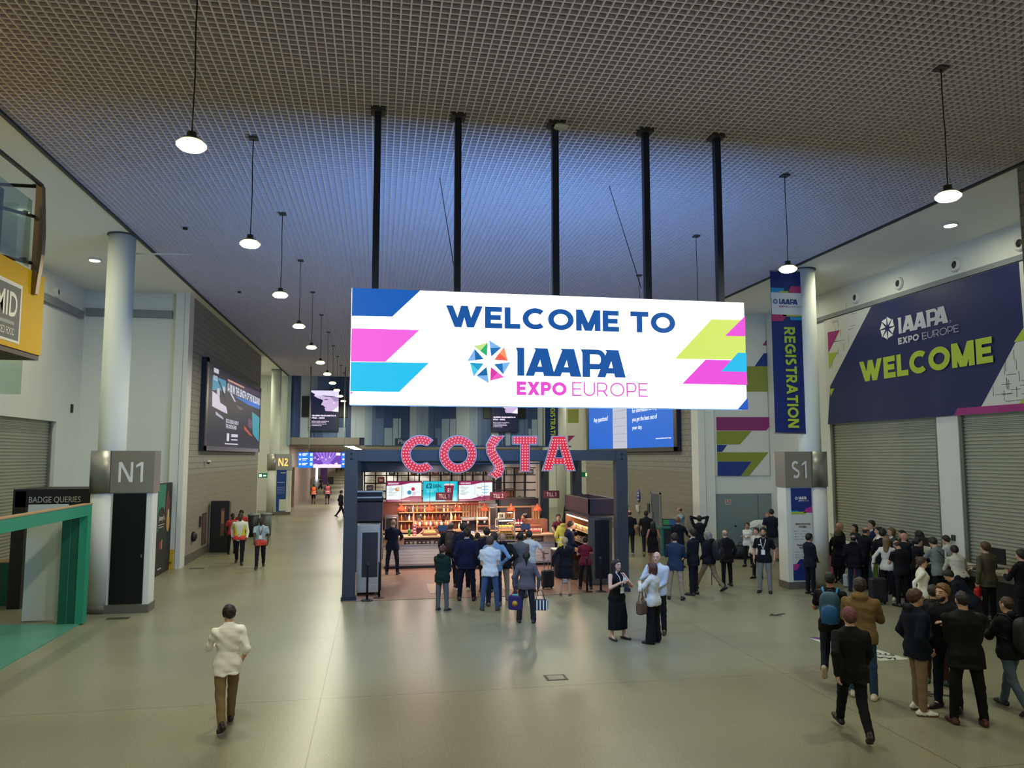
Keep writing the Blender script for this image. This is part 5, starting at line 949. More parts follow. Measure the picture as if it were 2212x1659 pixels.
t = thing('bottle', 'small white bottle on the pale desk beside the woman in black', 'bottle', (14.72, 19.7, 1.09)); MB().lathe((0, 0, 0), [(.04, 0), (.04, .14), (.02, .18)], M_white, 12).build('flask', t); MB().lathe((0, 0, .18), [(.02, 0), (.02, .03)], mat('3a7a4a', .5), 10).build('cap', t)
t = thing('check_in_counter', 'white check-in counter with domed cover in front of the grey door', 'counter', (14.75, 27.55, 0)); MB().box((0, 0, .55), (1.3, .4, 1.1), mat('a9ada8', .5), bev=.03).build('body', t); MB().lathe((-.15, 0, 1.1), [(.42, 0), (.42, .1), (.36, .2), (.2, .28), (.02, .3)], M_white, 18, sy=.42).build('dome', t); MB().tube([(-.65, -.12, 1.12), (-.4, -.15, 1.16), (-.2, -.16, 1.24)], .03, M_white).build('arm', t)
# corridor furniture seen far off
for n, (px, py, ph, wdt, c, lab) in enumerate(((684, 1034, 1010, .35, None, 'slim glowing light column far down the corridor'), (699, 1046, 1010, .95, '5a3a70', 'purple advert panel far down the corridor'), (714, 1046, 1030, .8, '1c2026', 'black board standing far down the corridor'))):
    q = onz(px, py); tz = ony(px, ph, q.y).z; MB().bx((q.x-wdt/2, q.y, 0), (q.x+wdt/2, q.y+.2, tz), mat(c, .5) if c else mat((.8, .95, 1), .4, 0, 3, 0)).build(['light_column', 'advert_board', 'notice_board'][n], label=lab, cat='panel')
MB().bx((-6.29, 60, 0), (-6.05, 74, 3.0), mat('8f7a70', .6, var=.15, scale=.6)).build('corridor_lining', label='pinkish-brown wall lining along the far corridor', cat='wall lining')
for k in range(9):
    MB().bx((-2.6, 66+7*k, 4.62), (-1.8, 66.4+7*k, 4.67), mat((1, .93, .8), .4, 0, 7, 0)).build('corridor_light', label='small rectangular ceiling light in the far corridor', cat='ceiling light', group='ceiling lights of the far corridor')
# ================================================================== PEOPLE
F32 = np.float32
def rc(P, a, b, ra, rb=None):
    rb = ra if rb is None else rb; a = np.asarray(a, F32); b = np.asarray(b, F32); ab = b-a; L = float(ab@ab)+1e-9
    t = np.clip(((P-a)@ab)/L, 0, 1); return np.linalg.norm(P-a-t[:, None]*ab, axis=1)-(ra+(rb-ra)*t)
def ell(P, c, r):
    q = (P-np.asarray(c, F32))/np.asarray(r, F32); return (np.linalg.norm(q, axis=1)-1)*min(r)
def smin(a, b, k): h = np.clip(.5+.5*(b-a)/k, 0, 1); return b+(a-b)*h-k*h*(1-h)
def snet(fn, lo, hi, st):
    lo = np.asarray(lo, F32); n = np.ceil((np.asarray(hi, F32)-lo)/st).astype(int)+2
    ax = [lo[i]+st*np.arange(n[i], dtype=F32) for i in range(3)]; G = np.stack(np.meshgrid(*ax, indexing='ij'), -1).reshape(-1, 3)
    d = fn(G).reshape(n).astype(F32); s = d < 0
    c = sum(s[i:n[0]-1+i, j:n[1]-1+j, k:n[2]-1+k].astype(np.int8) for i in (0, 1) for j in (0, 1) for k in (0, 1))
    act = (c > 0) & (c < 8); idx = -np.ones(act.shape, int); I = np.argwhere(act); idx[act] = np.arange(len(I)); acc = np.zeros((len(I), 3)); cnt = np.zeros(len(I))
    cs = [(i, j, k) for i in (0, 1) for j in (0, 1) for k in (0, 1)]
    for p in cs:
        for a in range(3):
            if p[a]: continue
            q = list(p); q[a] = 1
            d0 = d[I[:, 0]+p[0], I[:, 1]+p[1], I[:, 2]+p[2]]; d1 = d[I[:, 0]+q[0], I[:, 1]+q[1], I[:, 2]+q[2]]; m = (d0 < 0) != (d1 < 0)
            t = np.where(m, d0/np.where(m, d0-d1, 1), 0); v = np.tile(np.array(p, float), (len(I), 1)); v[:, a] += t; acc[m] += v[m]; cnt[m] += 1
    V = lo+st*(I+acc/np.maximum(cnt, 1)[:, None]); Q = []
    for a in range(3):
        b, e = (a+1) % 3, (a+2) % 3; sl0 = [slice(None)]*3; sl1 = [slice(None)]*3; sl0[a] = slice(0, -1); sl1[a] = slice(1, None)
        ch = np.argwhere(s[tuple(sl0)] != s[tuple(sl1)]); ch = ch[(ch[:, b] > 0) & (ch[:, e] > 0) & (ch[:, b] < n[b]-1) & (ch[:, e] < n[e]-1)]
        ins = s[ch[:, 0], ch[:, 1], ch[:, 2]]; qd = []
        for ob, oe in ((-1, -1), (0, -1), (0, 0), (-1, 0)): w = ch.copy(); w[:, b] += ob; w[:, e] += oe; qd.append(idx[w[:, 0], w[:, 1], w[:, 2]])
        qd = np.stack(qd, 1); qd[~ins] = qd[~ins][:, ::-1]; Q.append(qd)
    return V, np.concatenate(Q)
def np_obj(name, V, Q, mats, parent, extra=None, midx=None):
    v = V.tolist() if not isinstance(V, list) else V; nv = len(v); me = bpy.data.meshes.new(name); ms = list(mats)
    ev, ef, em = [], [], []
    if extra:
        for m in extra.ms:
            if m not in ms: ms.append(m)
        ev = extra.v; ef = extra.f; em = [ms.index(extra.ms[i]) for i in extra.m]
    allv = np.array(v+[tuple(p) for p in ev], dtype=F32).reshape(-1); me.vertices.add(len(allv)//3); me.vertices.foreach_set('co', allv)
    lv = np.concatenate([Q.reshape(-1)]+([np.array([i+nv for f in ef for i in f], int)] if ef else [])); lt = np.array([4]*len(Q)+[len(f) for f in ef]); ls = np.concatenate([[0], np.cumsum(lt)[:-1]])
    me.loops.add(len(lv)); me.loops.foreach_set('vertex_index', lv.astype(np.int32)); me.polygons.add(len(lt)); me.polygons.foreach_set('loop_start', ls.astype(np.int32))
    me.polygons.foreach_set('material_index', np.array((list(midx) if midx is not None else [0]*len(Q))+em, dtype=np.int32)); me.polygons.foreach_set('use_smooth', [True]*len(lt))
    for m in ms: me.materials.append(m)
    me.update(calc_edges=True); o = bpy.data.objects.new(name, me); COL.objects.link(o); o.parent = parent; return o
ZT = np.array([.30, .45, .47, .50, .53, .58, .63, .70, .76, .80, .82, .845, .86])
PW = {'m': np.array([.09, .09, .088, .094, .098, .091, .087, .098, .108, .106, .088, .045, .03]), 'f': np.array([.1, .1, .095, .101, .104, .089, .077, .083, .09, .09, .076, .04, .028])}
PD = {'m': np.array([.068, .068, .06, .068, .072, .066, .063, .069, .073, .062, .052, .036, .028]), 'f': np.array([.07, .07, .06, .07, .072, .06, .054, .064, .072, .056, .046, .033, .026])}
def rotx(a): c, s = math.cos(a), math.sin(a); return np.array([[1, 0, 0], [0, c, -s], [0, s, c]])
def rotz(a): c, s = math.cos(a), math.sin(a); return np.array([[c, -s, 0], [s, c, 0], [0, 0, 1]])
HANDS = {'down': (.15, .02, .505), 'fwd': (.04, .19, .66), 'phone': (.025, .17, .70), 'hips': (.12, .02, .575), 'cross': (-.035, .1, .68), 'front': (.012, .125, .56), 'pocket': (.115, .04, .53), 'swf': (.14, .14, .53), 'swb': (.145, -.12, .53), 'head': (.05, .1, .93),
         'desk': (.10, .25, .63), 'cup': (.06, .15, .73), 'carry': (.17, .0, .5), 'pull': (.2, -.1, .52), 'out': (.23, .12, .57), 'chin': (.03, .13, .82), 'back': (.05, -.11, .56), 'low': (.1, .3, .45), 'reach': (.12, .3, .78), 'strap': (.07, .09, .74), 'gest': (.1, .2, .72)}
LEGS = {'stand': ((0, 4, 0, 0), (0, 4, 0, 0)), 'rest': ((7, 6, 10, 0), (-2, 4, 0, 0)), 'wide': ((1, 8, 0, 0), (-1, 8, 0, 0)), 'walk': ((20, 1, 4, 0), (-14, 1, 24, -28)), 'walk2': ((-14, 1, 24, -28), (20, 1, 4, 0)), 'stride': ((30, -3, 4, 12), (-20, -3, 22, -30)), 'stride2': ((-20, -2, 24, -32), (28, -2, 4, 10)), 'lift': ((4, 2, 2, 0), (-2, 2, 58, -62)), 'lift2': ((-2, 2, 58, -62), (4, 2, 2, 0)), 'close': ((1, 1, 0, 0), (0, 1, 0, 0)), 'squat': ((70, 14, 95, 0), (60, 14, 90, 0))}
SKIN = {'l': 'c79c84', 'p': 'b98a72', 'm': 'a5755a', 'd': '54362a', 'k': '3a2620'}
def cloth(c): return mat(c, .85, 0, 0, .07, 9, .25, .25)
PEOPLE = []
def person(label, pos, h, face, st):
    """one standing figure built as smooth blended volumes; local frame looks along +y"""
    sx = st.get('sex', 'm'); far = math.hypot(pos[0], pos[1]); res = st.get('res', .0125 if far < 15 else .017 if far < 21 else .022 if far < 32 else .032)
    bw = st.get('bulk', 1.0); rnd = random.Random(hash(label) % 1000 if False else sum(map(ord, label)))
    az = -math.degrees(math.atan2(pos[0], pos[1])); root = thing('person', label, 'person', (pos[0], pos[1], st.get('z', 0)), math.radians(face+az))
    k = h/1.75; R = lambda *a: np.array(a, float)
    # --- legs
    lg = LEGS[st.get('legs', 'stand')]; hips, knees, ank, fdir = [], [], [], []
    lowest = 9
    for i, s in enumerate((-1, 1)):
        a, b, kn, fp = [math.radians(v) for v in lg[i]]; hp = R(s*.052*h, 0, 0)
        th = R(math.sin(b)*s, math.sin(a), -math.cos(a)*math.cos(b)); sh = R(math.sin(b)*s*.5, math.sin(a-kn), -math.cos(a-kn)*math.cos(b))
        K = hp+th*.243*h; A = K+sh*.235*h; f = rotz(-s*math.radians(st.get('toe', 9)))@rotx(fp); hips.append(hp); knees.append(K); ank.append(A); fdir.append(f)
        lowest = min(lowest, min((A+f@R(0, y, -.045*h))[2] for y in (-.04*h, .11*h)))
    up = R(0, 0, -lowest); hips = [p+up for p in hips]; knees = [p+up for p in knees]; ank = [p+up for p in ank]; pel = up+R(0, 0, 0)
    lean = math.radians(st.get('lean', 0)); T = rotz(math.radians(st.get('twist', 0)))@rotx(-lean); O = pel; z0 = .525*h
    def tw(x, y, z): return O+T@R(x*h, y*h, z*h-z0)          # torso fractions -> local point
    # --- arms
    shx = (.112 if sx == 'm' else .095)*bw; arms = []
    hands = st.get('hands', ('down', 'down'))
    for i, s in enumerate((-1, 1)):
        S = tw(s*shx, -.004, .797); hv = hands[i]; hv = HANDS[hv] if isinstance(hv, str) else hv; Tg = tw(s*hv[0], hv[1], hv[2]); L1, L2 = .172*h, .15*h
        d = Tg-S; D = np.linalg.norm(d); D2 = min(D, (L1+L2)*.995); u = d/D; Tg = S+u*D2
        pole = T@R(s*(.9 if hv[2] > .53 or hv[0] > .15 else .35), -.8, -.35 if hv[2] < .85 else .1); pole = pole-u*(pole@u); pole /= np.linalg.norm(pole)+1e-9
        x = (L1*L1-L2*L2+D2*D2)/(2*D2); y = math.sqrt(max(0, L1*L1-x*x)); arms.append((S, S+u*x+pole*y, Tg))
    # --- head
    hy, hpz = math.radians(st.get('hyaw', 0)), math.radians(st.get('hpitch', 0)); HR = rotz(math.radians(st.get('twist', 0))+hy)@rotx(-lean*.55-hpz)
    NB = tw(0, -.004, .842); HC = NB+T@R(0, .006*h, .022*h)+HR@R(0, .008*h, .062*h)
    def hw(x, y, z): return HC+HR@R(x*k, y*k, z*k)
    def headf(P):
        q = ((P-HC.astype(F32))@HR.astype(F32))/F32(k); d = smin(ell(q, (0, -.012, .02), (.077, .098, .096)), ell(q, (0, .032, -.045), (.057, .062, .076)), .035)
        d = smin(d, rc(q, (0, .07, -.098), (0, .072, -.1), .022), .025); d = smin(d, rc(q, (0, .093, .008), (0, .113, -.028), .008, .013), .012)
        d = smin(d, rc(q, (-.033, .076, .024), (.033, .076, .024), .013), .02)
        for s in (-1, 1): d = smin(d, ell(q, (s*.078, -.008, -.008), (.013, .022, .034)), .01)
        return d*k, q
    fat = st.get('belly', 0.)
    def torsof(P, off=0., hem=.45, flare=0., top=.86, dep=0.):
        q = (P-O.astype(F32))@T.astype(F32); zf = (q[:, 2]+z0)/h
        w = np.interp(zf, ZT, PW[sx])*h*bw+off+np.clip(.56-zf, 0, .3)*flare*h; dd = np.interp(zf, ZT, PD[sx])*h*(1+.5*(bw-1))+off+dep
        y0 = np.interp(zf, [.45, .55, .63, .76, .85], [-.012, -.004, .004, -.002, -.008])*h
        if fat: b = np.exp(-((zf-.6)/.08)**2)*fat; dd = dd+b*.5; y0 = y0+b*.5
        if sx == 'f': b = np.exp(-((zf-.735)/.035)**2)*.018*h; y0 = y0+b*.5; dd = dd+b*.5
        r = ((np.abs(q[:, 0])/w)**2.4+(np.abs(q[:, 1]-y0)/dd)**2.4)**(1/2.4); d = (r-1)*np.minimum(w, dd)
        return np.maximum(np.maximum(d, (hem-zf)*h), (zf-top)*h)
    def armf(P, r0, r1, r2, i, upto=2., k_=.03):
        S, E, Wr = [p.astype(F32) for p in arms[i]]
        if upto <= 1: e = S+(E-S)*upto; return np.maximum(rc(P, S, E, r0*h, r1*h), (P-e)@((E-S)/np.linalg.norm(E-S)))
        d = smin(rc(P, S, E, r0*h, r1*h), rc(P, E, S*0+E+(Wr-E)*(1 if upto >= 2 else upto-1), r1*h, r2*h), k_*.6)
        if upto < 2: e = E+(Wr-E)*(upto-1); d = np.maximum(d, np.where(((P-E)@(Wr-E)) > 0, (P-e)@((Wr-E)/np.linalg.norm(Wr-E)), -1))
        return d
    ph = [rnd.uniform(0, 6) for _ in range(6)]
    def wr(P, a=.004): return a*(np.sin(31*P[:, 0]+17*P[:, 2]+ph[0])*np.sin(23*P[:, 2]-19*P[:, 1]+ph[1])+.7*np.sin(47*P[:, 2]+13*P[:, 0]+ph[2])*np.sin(29*P[:, 1]+ph[3]))
    # --- skin
    sk = mat(SKIN[st.get('skin', 'l')], .55, 0, 0, .06, 14); hair_c = st.get('hairc', '20160f')
    legw = st.get('legw', 1.)
    def skinf(P):
        d = headf(P)[0]; d = smin(d, rc(P, hw(0, -.02, -.06), NB, .05*k*(1.05 if sx == 'm' else .9), .058*k*(1.05 if sx == 'm' else .9)), .025)
        d = smin(d, torsof(P, -.016*k, .47, top=.84), .04)
        for i in (0, 1): d = smin(d, armf(P, *((.028, .023, .0165) if st.get('top') in ('tank', 'tee', 'vest') else (.0245, .021, .0165)), i), .03)
        for i in (0, 1): d = smin(d, smin(rc(P, hips[i], knees[i], .045*h*legw, .031*h), rc(P, knees[i], ank[i], .031*h, .021*h), .02), .03); d = smin(d, rc(P, ank[i], ank[i]+fdir[i]@R(0, .07*h, -.03*h), .02*h, .015*h), .02)
        return d
    allp = [hips[0], hips[1], *knees, *ank, HC+R(0, 0, .12*k), HC-R(.1, .1, 0), HC+R(.1, .12, 0)]+[p for a in arms for p in a]+[tw(x, y, z) for x in (-.12*bw, .12*bw) for y in (-.09, .1+fat) for z in (.47, .8)]
    lo = np.min(allp, 0)-.1*k; hi = np.max(allp, 0)+.1*k; lo[2] = min(lo[2], 0)
    V, Q = snet(skinf, lo, hi, res); ex = MB(); HC_ = Vector(HC)
    ew, ed, lip, brow = mat('a89f98', .3, var=0), mat('1a1412', .3, var=0), mat('8d5548' if st.get('skin', 'l') in 'lpm' else '3c2420', .5, var=0), mat(st.get('browc', hair_c), .8, var=0)
    Hm = Matrix([list(r) for r in HR])
    for s in (-1, 1):
        ex.lathe(hw(s*.031, .079, .003), [(.001, -.009*k), (.011*k, -.005*k), (.014*k, 0), (.011*k, .005*k), (.001, .009*k)], ew, 10, tilt=Hm@Matrix.Rotation(0, 3, 'X')); ex.lathe(hw(s*.031, .09, .003), [(.001, -.006*k), (.006*k, 0), (.001, .006*k)], ed, 8, tilt=Hm)
        ex.tube([hw(s*.014, .091, .022), hw(s*.032, .09, .029), hw(s*.052, .077, .023)], .0055*k, brow, 6)
    ex.tube([hw(-.023, .088, -.062), hw(0, .096, -.064), hw(.023, .088, -.062)], .006*k, lip, 6)
    # hands: palm + four unequal bent fingers + side thumb
    hj = []
    for i, s in enumerate((-1, 1)):
        S, E, Wr = arms[i]; d = (Wr-E)/np.linalg.norm(Wr-E); hv = hands[i]; inward = T@R(-s, .15, 0) if (hv if isinstance(hv, str) else '') in ('down', 'swf', 'swb', 'carry', 'pull', 'pocket', 'back', '') else T@R(-s*.25, .1, -1)
        n = inward-d*(inward@d); n /= np.linalg.norm(n)+1e-9; t = np.cross(n, d)*1.0; fw = T@R(0, 1, .35); t = t if t@fw > 0 else -t     # t: thumb side
        pc = Wr+d*.05*k; cu = st.get('curl', (.5, .5))[i]
        B = Matrix([list(r) for r in np.stack([t, n, d], 1)]); ex.lathe(Wr, [(.022*k, -.012*k), (.03*k, .02*k), (.038*k, .055*k), (.036*k, .088*k), (.016*k, .098*k)], sk, 10, sy=.46, tilt=B)
        for j, ln in enumerate((.074, .084, .078, .062)):
            b = Wr+d*.088*k+t*(.027-.018*j)*k; L = ln*k; p = [b]; ang = cu*.5
            for fr in (.42, .32, .26): v = d*math.cos(ang)+n*math.sin(ang); p.append(p[-1]+v*L*fr); ang += cu*.75
            ex.tube(p, [.0092*k, .009*k, .0082*k, .006*k], sk, 6)
        b = Wr+d*.026*k+t*.026*k; ex.tube([b, b+(t*.75+d*.6+n*.25)*.032*k, b+(t*.75+d*1.5+n*.6)*.036*k, b+(t*.6+d*2.1+n*1.0)*.036*k], [.0125*k, .0115*k, .0095*k, .0065*k], sk, 6)
        hj.append((Wr, d, n, t, Wr+d*.085*k+n*.03*k))
    np_obj('body', V, Q, [sk], root, ex)
    # --- bottoms
    bt = st.get('bottom', 'trousers'); bc = st.get('bc', '1b1d22')
    if bt in ('trousers', 'shorts'):
        fit = st.get('fit', 1.0); zc = st.get('waist', .60)
        def trf(P):
            ds = []
            for i in (0, 1):
                kn, an = knees[i], ank[i]+R(0, 0, -.012*h)
                if bt == 'shorts': d = rc(P, hips[i], kn, .056*h*fit, .048*h*fit); e = kn; v = (kn-hips[i])/np.linalg.norm(kn-hips[i]); d = np.maximum(d, (P-e.astype(F32))@v.astype(F32))
                else: d = smin(rc(P, hips[i], kn, .0545*h*legw*fit, .039*h*fit), rc(P, kn, an, .039*h*fit, st.get('cuff', .031)*h*fit), .02); d = np.maximum(d, np.where(P[:, 2] < an[2]+.05, (an-P)@((kn-an)/np.linalg.norm(kn-an)), -1))
                ds.append(d)
            d = smin(ds[0], ds[1], .012); d = smin(d, torsof(P, .004*k, .468, top=zc), .035); return d+wr(P, .0035)
        pts = [*hips, *knees, *ank, tw(-.11*bw, -.09, zc), tw(.11*bw, .09+fat, zc)]; l2 = np.min(pts, 0)-.11*k; h2 = np.max(pts, 0)+.11*k; l2[2] = max(l2[2]+.03, -.02)
        V, Q = snet(trf, l2, h2, res); np_obj('trousers' if bt == 'trousers' else 'shorts', V, Q, [cloth(bc)], root)
    else:
        hz = st.get('hemz', .27); fl = st.get('flare', .1)
        def skf(P):
            zf = (P[:, 2]-O[2]+z0)/h; w = np.interp(zf, ZT, PW[sx])*h*bw+.012*k+np.clip(.52-zf, 0, .5)*fl*h; dd = np.interp(zf, ZT, PD[sx])*h+.014*k+np.clip(.52-zf, 0, .5)*fl*h*.9
            d = (np.hypot((P[:, 0]-O[0])/w, (P[:, 1]-O[1]+.008*h)/dd)-1)*np.minimum(w, dd)
            for i in (0, 1): d = smin(d, smin(rc(P, hips[i], knees[i], .05*h, .042*h), rc(P, knees[i], ank[i], .042*h, .036*h), .03), .05)
            fold = .008*np.sin(9*np.arctan2(P[:, 1]-O[1], P[:, 0]-O[0])+ph[4])*np.clip((.5-zf)*5, 0, 1)
            return np.maximum(np.maximum(d+fold, (hz-zf)*h), (zf-.62)*h)
        V, Q = snet(skf, R(-.32*k, -.32*k, O[2]-z0+hz*h-.03)*1.0, R(.32*k, .32*k, O[2]+.12*h), res); np_obj('skirt', V, Q, [cloth(bc)], root)
    # --- shoes
    sc = st.get('shoe', '14110f'); sole = st.get('sole')
    for i in (0, 1):
        A, f = ank[i], fdir[i]; pump = st.get('pump')
        def shf(P):
            q = ((P-A.astype(F32))@f.astype(F32)); 
            d = smin(rc(q, (0, -.034*h, -.026*h), (0, .055*h, -.028*h), .024*h, .0265*h), rc(q, (0, .055*h, -.028*h), (0, .1*h, -.033*h), .0265*h, .019*h), .02)
            if not pump: d = smin(d, rc(q, (0, -.014*h, -.02*h), (0, -.008*h, .008*h), .026*h, .024*h), .02)
            else: d = np.maximum(d, q[:, 2]+.02*h)
            return np.maximum(d, -(q[:, 2]+.045*h))
        V, Q = snet(shf, A-R(.16, .16, .14)*k, A+R(.16, .24, .1)*k, min(res, .014)); mi = None; ms = [mat(sc, .45, var=.05)]
        if sole: zz = ((V-A)@f)[:, 2]; ms.append(mat(sole, .6, var=.03)); mi = (zz[Q].mean(1) < -.032*h).astype(int)
        np_obj('shoe', V, Q, ms, root, None, mi)
    # --- tops
    tp = st.get('top', 'shirt'); tc = st.get('tc', '20242c'); D = dict(shirt=(.009, .47, 2, .0295, .027, .0205), tee=(.009, .46, .72, .031, .033, .032), suit=(.02, .445, 2, .033, .031, .0255), hoodie=(.026, .47, 2, .036, .035, .027), coat=(.024, .30, 2, .034, .033, .027), knit=(.016, .47, 2, .032, .031, .025), tank=(.008, .47, 0, 0, 0, 0), vest=(.018, .48, 0, 0, 0, 0), roll=(.009, .47, 1.35, .0295, .029, .026))[tp]
    off, hem, sl, r0, r1, r2 = D; hem = st.get('hem', hem); sl = st.get('sleeve', sl)
    vee = st.get('vee')
    def topf(P):
        d = torsof(P, off*k, hem, st.get('tflare', .12 if tp in ('suit', 'coat') else .02), dep=st.get('dep', 0))
        if sl:
            for i in (0, 1): d = smin(d, armf(P, r0*bw**.5, r1, r2, i, sl), .035)
        else:
            for i in (0, 1): d = np.maximum(d, -rc(P, tw((-1, 1)[i]*(shx+.016), 0, .795), tw((-1, 1)[i]*(shx+.03), 0, .86), .042*h))
        if tp == 'hoodie': d = smin(d, rc(P, tw(-.035, -.058, .85), tw(.035, -.058, .85), .032*h), .03)
        if st.get('collar_fold'): d = smin(d, rc(P, tw(-.03, -.03, .848), tw(.03, -.03, .848), .026*h), .02)
        if hem < .515 and bt != 'skirt':
            zq = (((P-O.astype(F32))@T.astype(F32))[:, 2]+z0)/h; b = .0015*h*st.get('fit', 1)+off*k*.6+.004
            for i in (0, 1): d = smin(d, rc(P, hips[i], knees[i], .0545*h*legw*st.get('fit', 1.)+b, .041*h*st.get('fit', 1.)+b), .05)
            d = np.maximum(d, (hem+.012*np.sin(zq*0+7*np.arctan2(P[:, 1], P[:, 0]))*.3-zq)*h)
        d = np.maximum(d, -rc(P, NB-T@R(0, -.01*h, .01*h), hw(0, -.01, -.05), .047*k*(1.1 if sx == 'm' else 1)))
        if vee:
            q = (P-O.astype(F32))@T.astype(F32); zf = (q[:, 2]+z0)/h; d = np.maximum(d, np.minimum((zf-vee)*.30*h-np.abs(q[:, 0]), q[:, 1]-.01))
        return d+wr(P, st.get('wrinkle', .0045))
    pts = [tw(x*bw, y, z) for x in (-.14, .14) for y in (-.1, .1+fat) for z in (hem, .87)]+[p for a in arms for p in a[:(3 if sl > 1 else 2)]]
    V, Q = snet(topf, np.min(pts, 0)-.07*k, np.max(pts, 0)+.07*k, res); ms = [cloth(tc)]; mi = None
    if st.get('bands'):
        zf = ((V-O)@T)[:, 2]; zf = (zf+z0)/h; cz = zf[Q].mean(1); ms.append(mat(st['bands'], .4, var=0)); mi = (((cz > .50) & (cz < .53)) | ((cz > .60) & (cz < .63))).astype(int)
    if st.get('bands2'):
        zf = ((V-O)@T); zq = (zf[Q].mean(1)[:, 2]+z0)/h; ms.append(mat(st['bands2'], .5, var=0)); b2 = (zq < .565).astype(int)*(len(ms)-1); mi = b2 if mi is None else np.where(b2 > 0, b2, mi)
    np_obj({'shirt': 'shirt', 'tee': 't_shirt', 'suit': 'jacket', 'hoodie': 'hoodie', 'coat': 'coat', 'knit': 'jumper', 'tank': 'sleeveless_top', 'vest': 'safety_vest', 'roll': 'shirt'}[tp], V, Q, ms, root, None, mi)
    if vee or tp == 'vest':
        uc = st.get('under', 'd8d8d4')
        def unf(P):
            d = torsof(P, .006*k, .5 if tp != 'vest' else .46)
            if tp == 'vest':
                for i in (0, 1): d = smin(d, armf(P, .032, .028, .022, i, st.get('usleeve', 2)), .03)
            return np.maximum(d, -rc(P, NB-T@R(0, -.01*h, .01*h), hw(0, -.01, -.05), .045*k))
        V, Q = snet(unf, np.min(pts, 0)-.07*k if tp != 'vest' else lo, np.max(pts, 0)+.07*k if tp != 'vest' else hi, res); np_obj('shirt', V, Q, [cloth(uc)], root)
    if st.get('collar'):
        c = MB(); rr = .055*k*(1.06 if sx == 'm' else .95); ring = [NB+T@R(rr*math.cos(a), rr*math.sin(a)+.012*k, .016*k-.012*k*math.sin(a)) for a in np.linspace(PI/2+.25, 2.5*PI-.25, 15)]
        c.tube([Vector(p) for p in ring], .013*k, cloth(st['collar']), 6, flat=1.7); c.build('collar', root)
    if st.get('tie'): c = MB(); c.tube([Vector(tw(0, PD[sx][8]+.006, .83)), Vector(tw(0, PD[sx][8]+.012, .75)), Vector(tw(0, PD[sx][6]+.02, .62))], [.014*k, .02*k, .03*k], cloth(st['tie']), 6, flat=.3); c.build('tie', root)
    # --- hair
    hs = st.get('hair', 'short')
    if hs != 'bald':
        inf = {'buzz': .006, 'balding': .009}.get(hs, .019); cx = st.get('hairline', .010)
        def haf(P):
            q = ((P-HC.astype(F32))@HR.astype(F32))/F32(k); d = ell(q, (0, -.014, .022), (.077+inf, .099+inf, .097+inf)); g = .75*q[:, 1]-.66*q[:, 2]-cx; side = np.where(q[:, 1] > .02, -1, 0)
            d = np.maximum(d, g); d = np.maximum(d, -.085-q[:, 2]) if hs in ('short', 'buzz', 'balding', 'bun', 'pony') else d
            if hs == 'balding': d = np.maximum(d, np.where(q[:, 1] < .09, q[:, 2]-.055, q[:, 2]-.055))
            if hs in ('long', 'curly'):
                d = smin(d, rc(q*np.array([.8, 1, 1], F32), (0, -.075, .02), (0, -.105, -.27 if hs == 'long' else -.16), .075, .06), .03)
                for s in (-1, 1): d = smin(d, rc(q, (s*.072, -.02, .02), (s*.085, .005, -.2), .03, .026), .03)
            if hs == 'bob':
                d = smin(d, rc(q*np.array([.8, 1, 1], F32), (0, -.06, .0), (0, -.075, -.09), .075, .06), .03)
                for s in (-1, 1): d = smin(d, rc(q, (s*.074, -.01, .02), (s*.08, .012, -.1), .026, .024), .02)
            if hs == 'pony': d = smin(d, smin(rc(q, (0, -.1, .03), (0, -.145, .0), .026, .036), rc(q, (0, -.145, .0), (0, -.13, -.21), .038, .018), .02), .015)
            if hs == 'bun': d = smin(d, rc(q, (0, -.085, .085), (0, -.1, .095), .045), .015)
            return d*k+(wr(P*3, .006) if hs == 'curly' else wr(P*2.2, .0042)+wr(P*4.5, .0016))
        V, Q = snet(haf, HC-R(.17, .22, .36)*k, HC+R(.17, .2, .18)*k, min(res, .017)); np_obj('hair', V, Q, [mat(hair_c, .6, 0, 0, .35, 45, .5)], root)
    if st.get('beard'):
        def bef(P):
            q = ((P-HC.astype(F32))@HR.astype(F32))/F32(k); d = smin(ell(q, (0, .03, -.05), (.0615, .066, .08)), rc(q, (0, .07, -.1), (0, .072, -.104), .026), .02); d = np.maximum(np.maximum(d, (q[:, 2]+.058-1.1*np.clip(np.abs(q[:, 0])-.03, 0, 1))*.7), -q[:, 1]); return np.maximum(d, -rc(q, (-.016, .108, -.056), (.016, .108, -.056), .027))*k
        V, Q = snet(bef, HC-R(.12, .16, .2)*k, HC+R(.12, .16, .1)*k, min(res, .013)); np_obj('beard', V, Q, [mat(st['beard'], .8, 0, 0, .2, 40)], root)
    if st.get('cap'):
        def caf(P): q = ((P-HC.astype(F32))@HR.astype(F32))/F32(k); d = ell(q, (0, -.014, .026), (.095, .117, .115)); return np.maximum(d, .35*q[:, 1]-.93*q[:, 2]-.0+.018)*k
        V, Q = snet(caf, HC-R(.15, .17, .15)*k, HC+R(.15, .17, .18)*k, min(res, .014)); np_obj('headscarf' if st['cap'][0] == '*' else 'cap', V, Q, [mat(st['cap'].lstrip('*'), .8, 0, 0, .6 if st['cap'][0] == '*' else .2, 22)], root)
    if st.get('glasses'):
        g = MB(); m = mat('17130f', .3, var=0)
        for s in (-1, 1): g.tube([Vector(hw(s*.031+.022*math.cos(a), .1-.004*abs(math.cos(a)), .002+.017*math.sin(a))) for a in np.linspace(0, 2*PI, 11)], .0035*k, m, 5); g.tube([Vector(hw(s*.053, .096, .005)), Vector(hw(s*.08, .03, .008)), Vector(hw(s*.083, -.01, .002))], .003*k, m, 5)
        g.tube([Vector(hw(-.01, .104, .004)), Vector(hw(.01, .104, .004))], .003*k, m, 5); g.build('glasses', root)
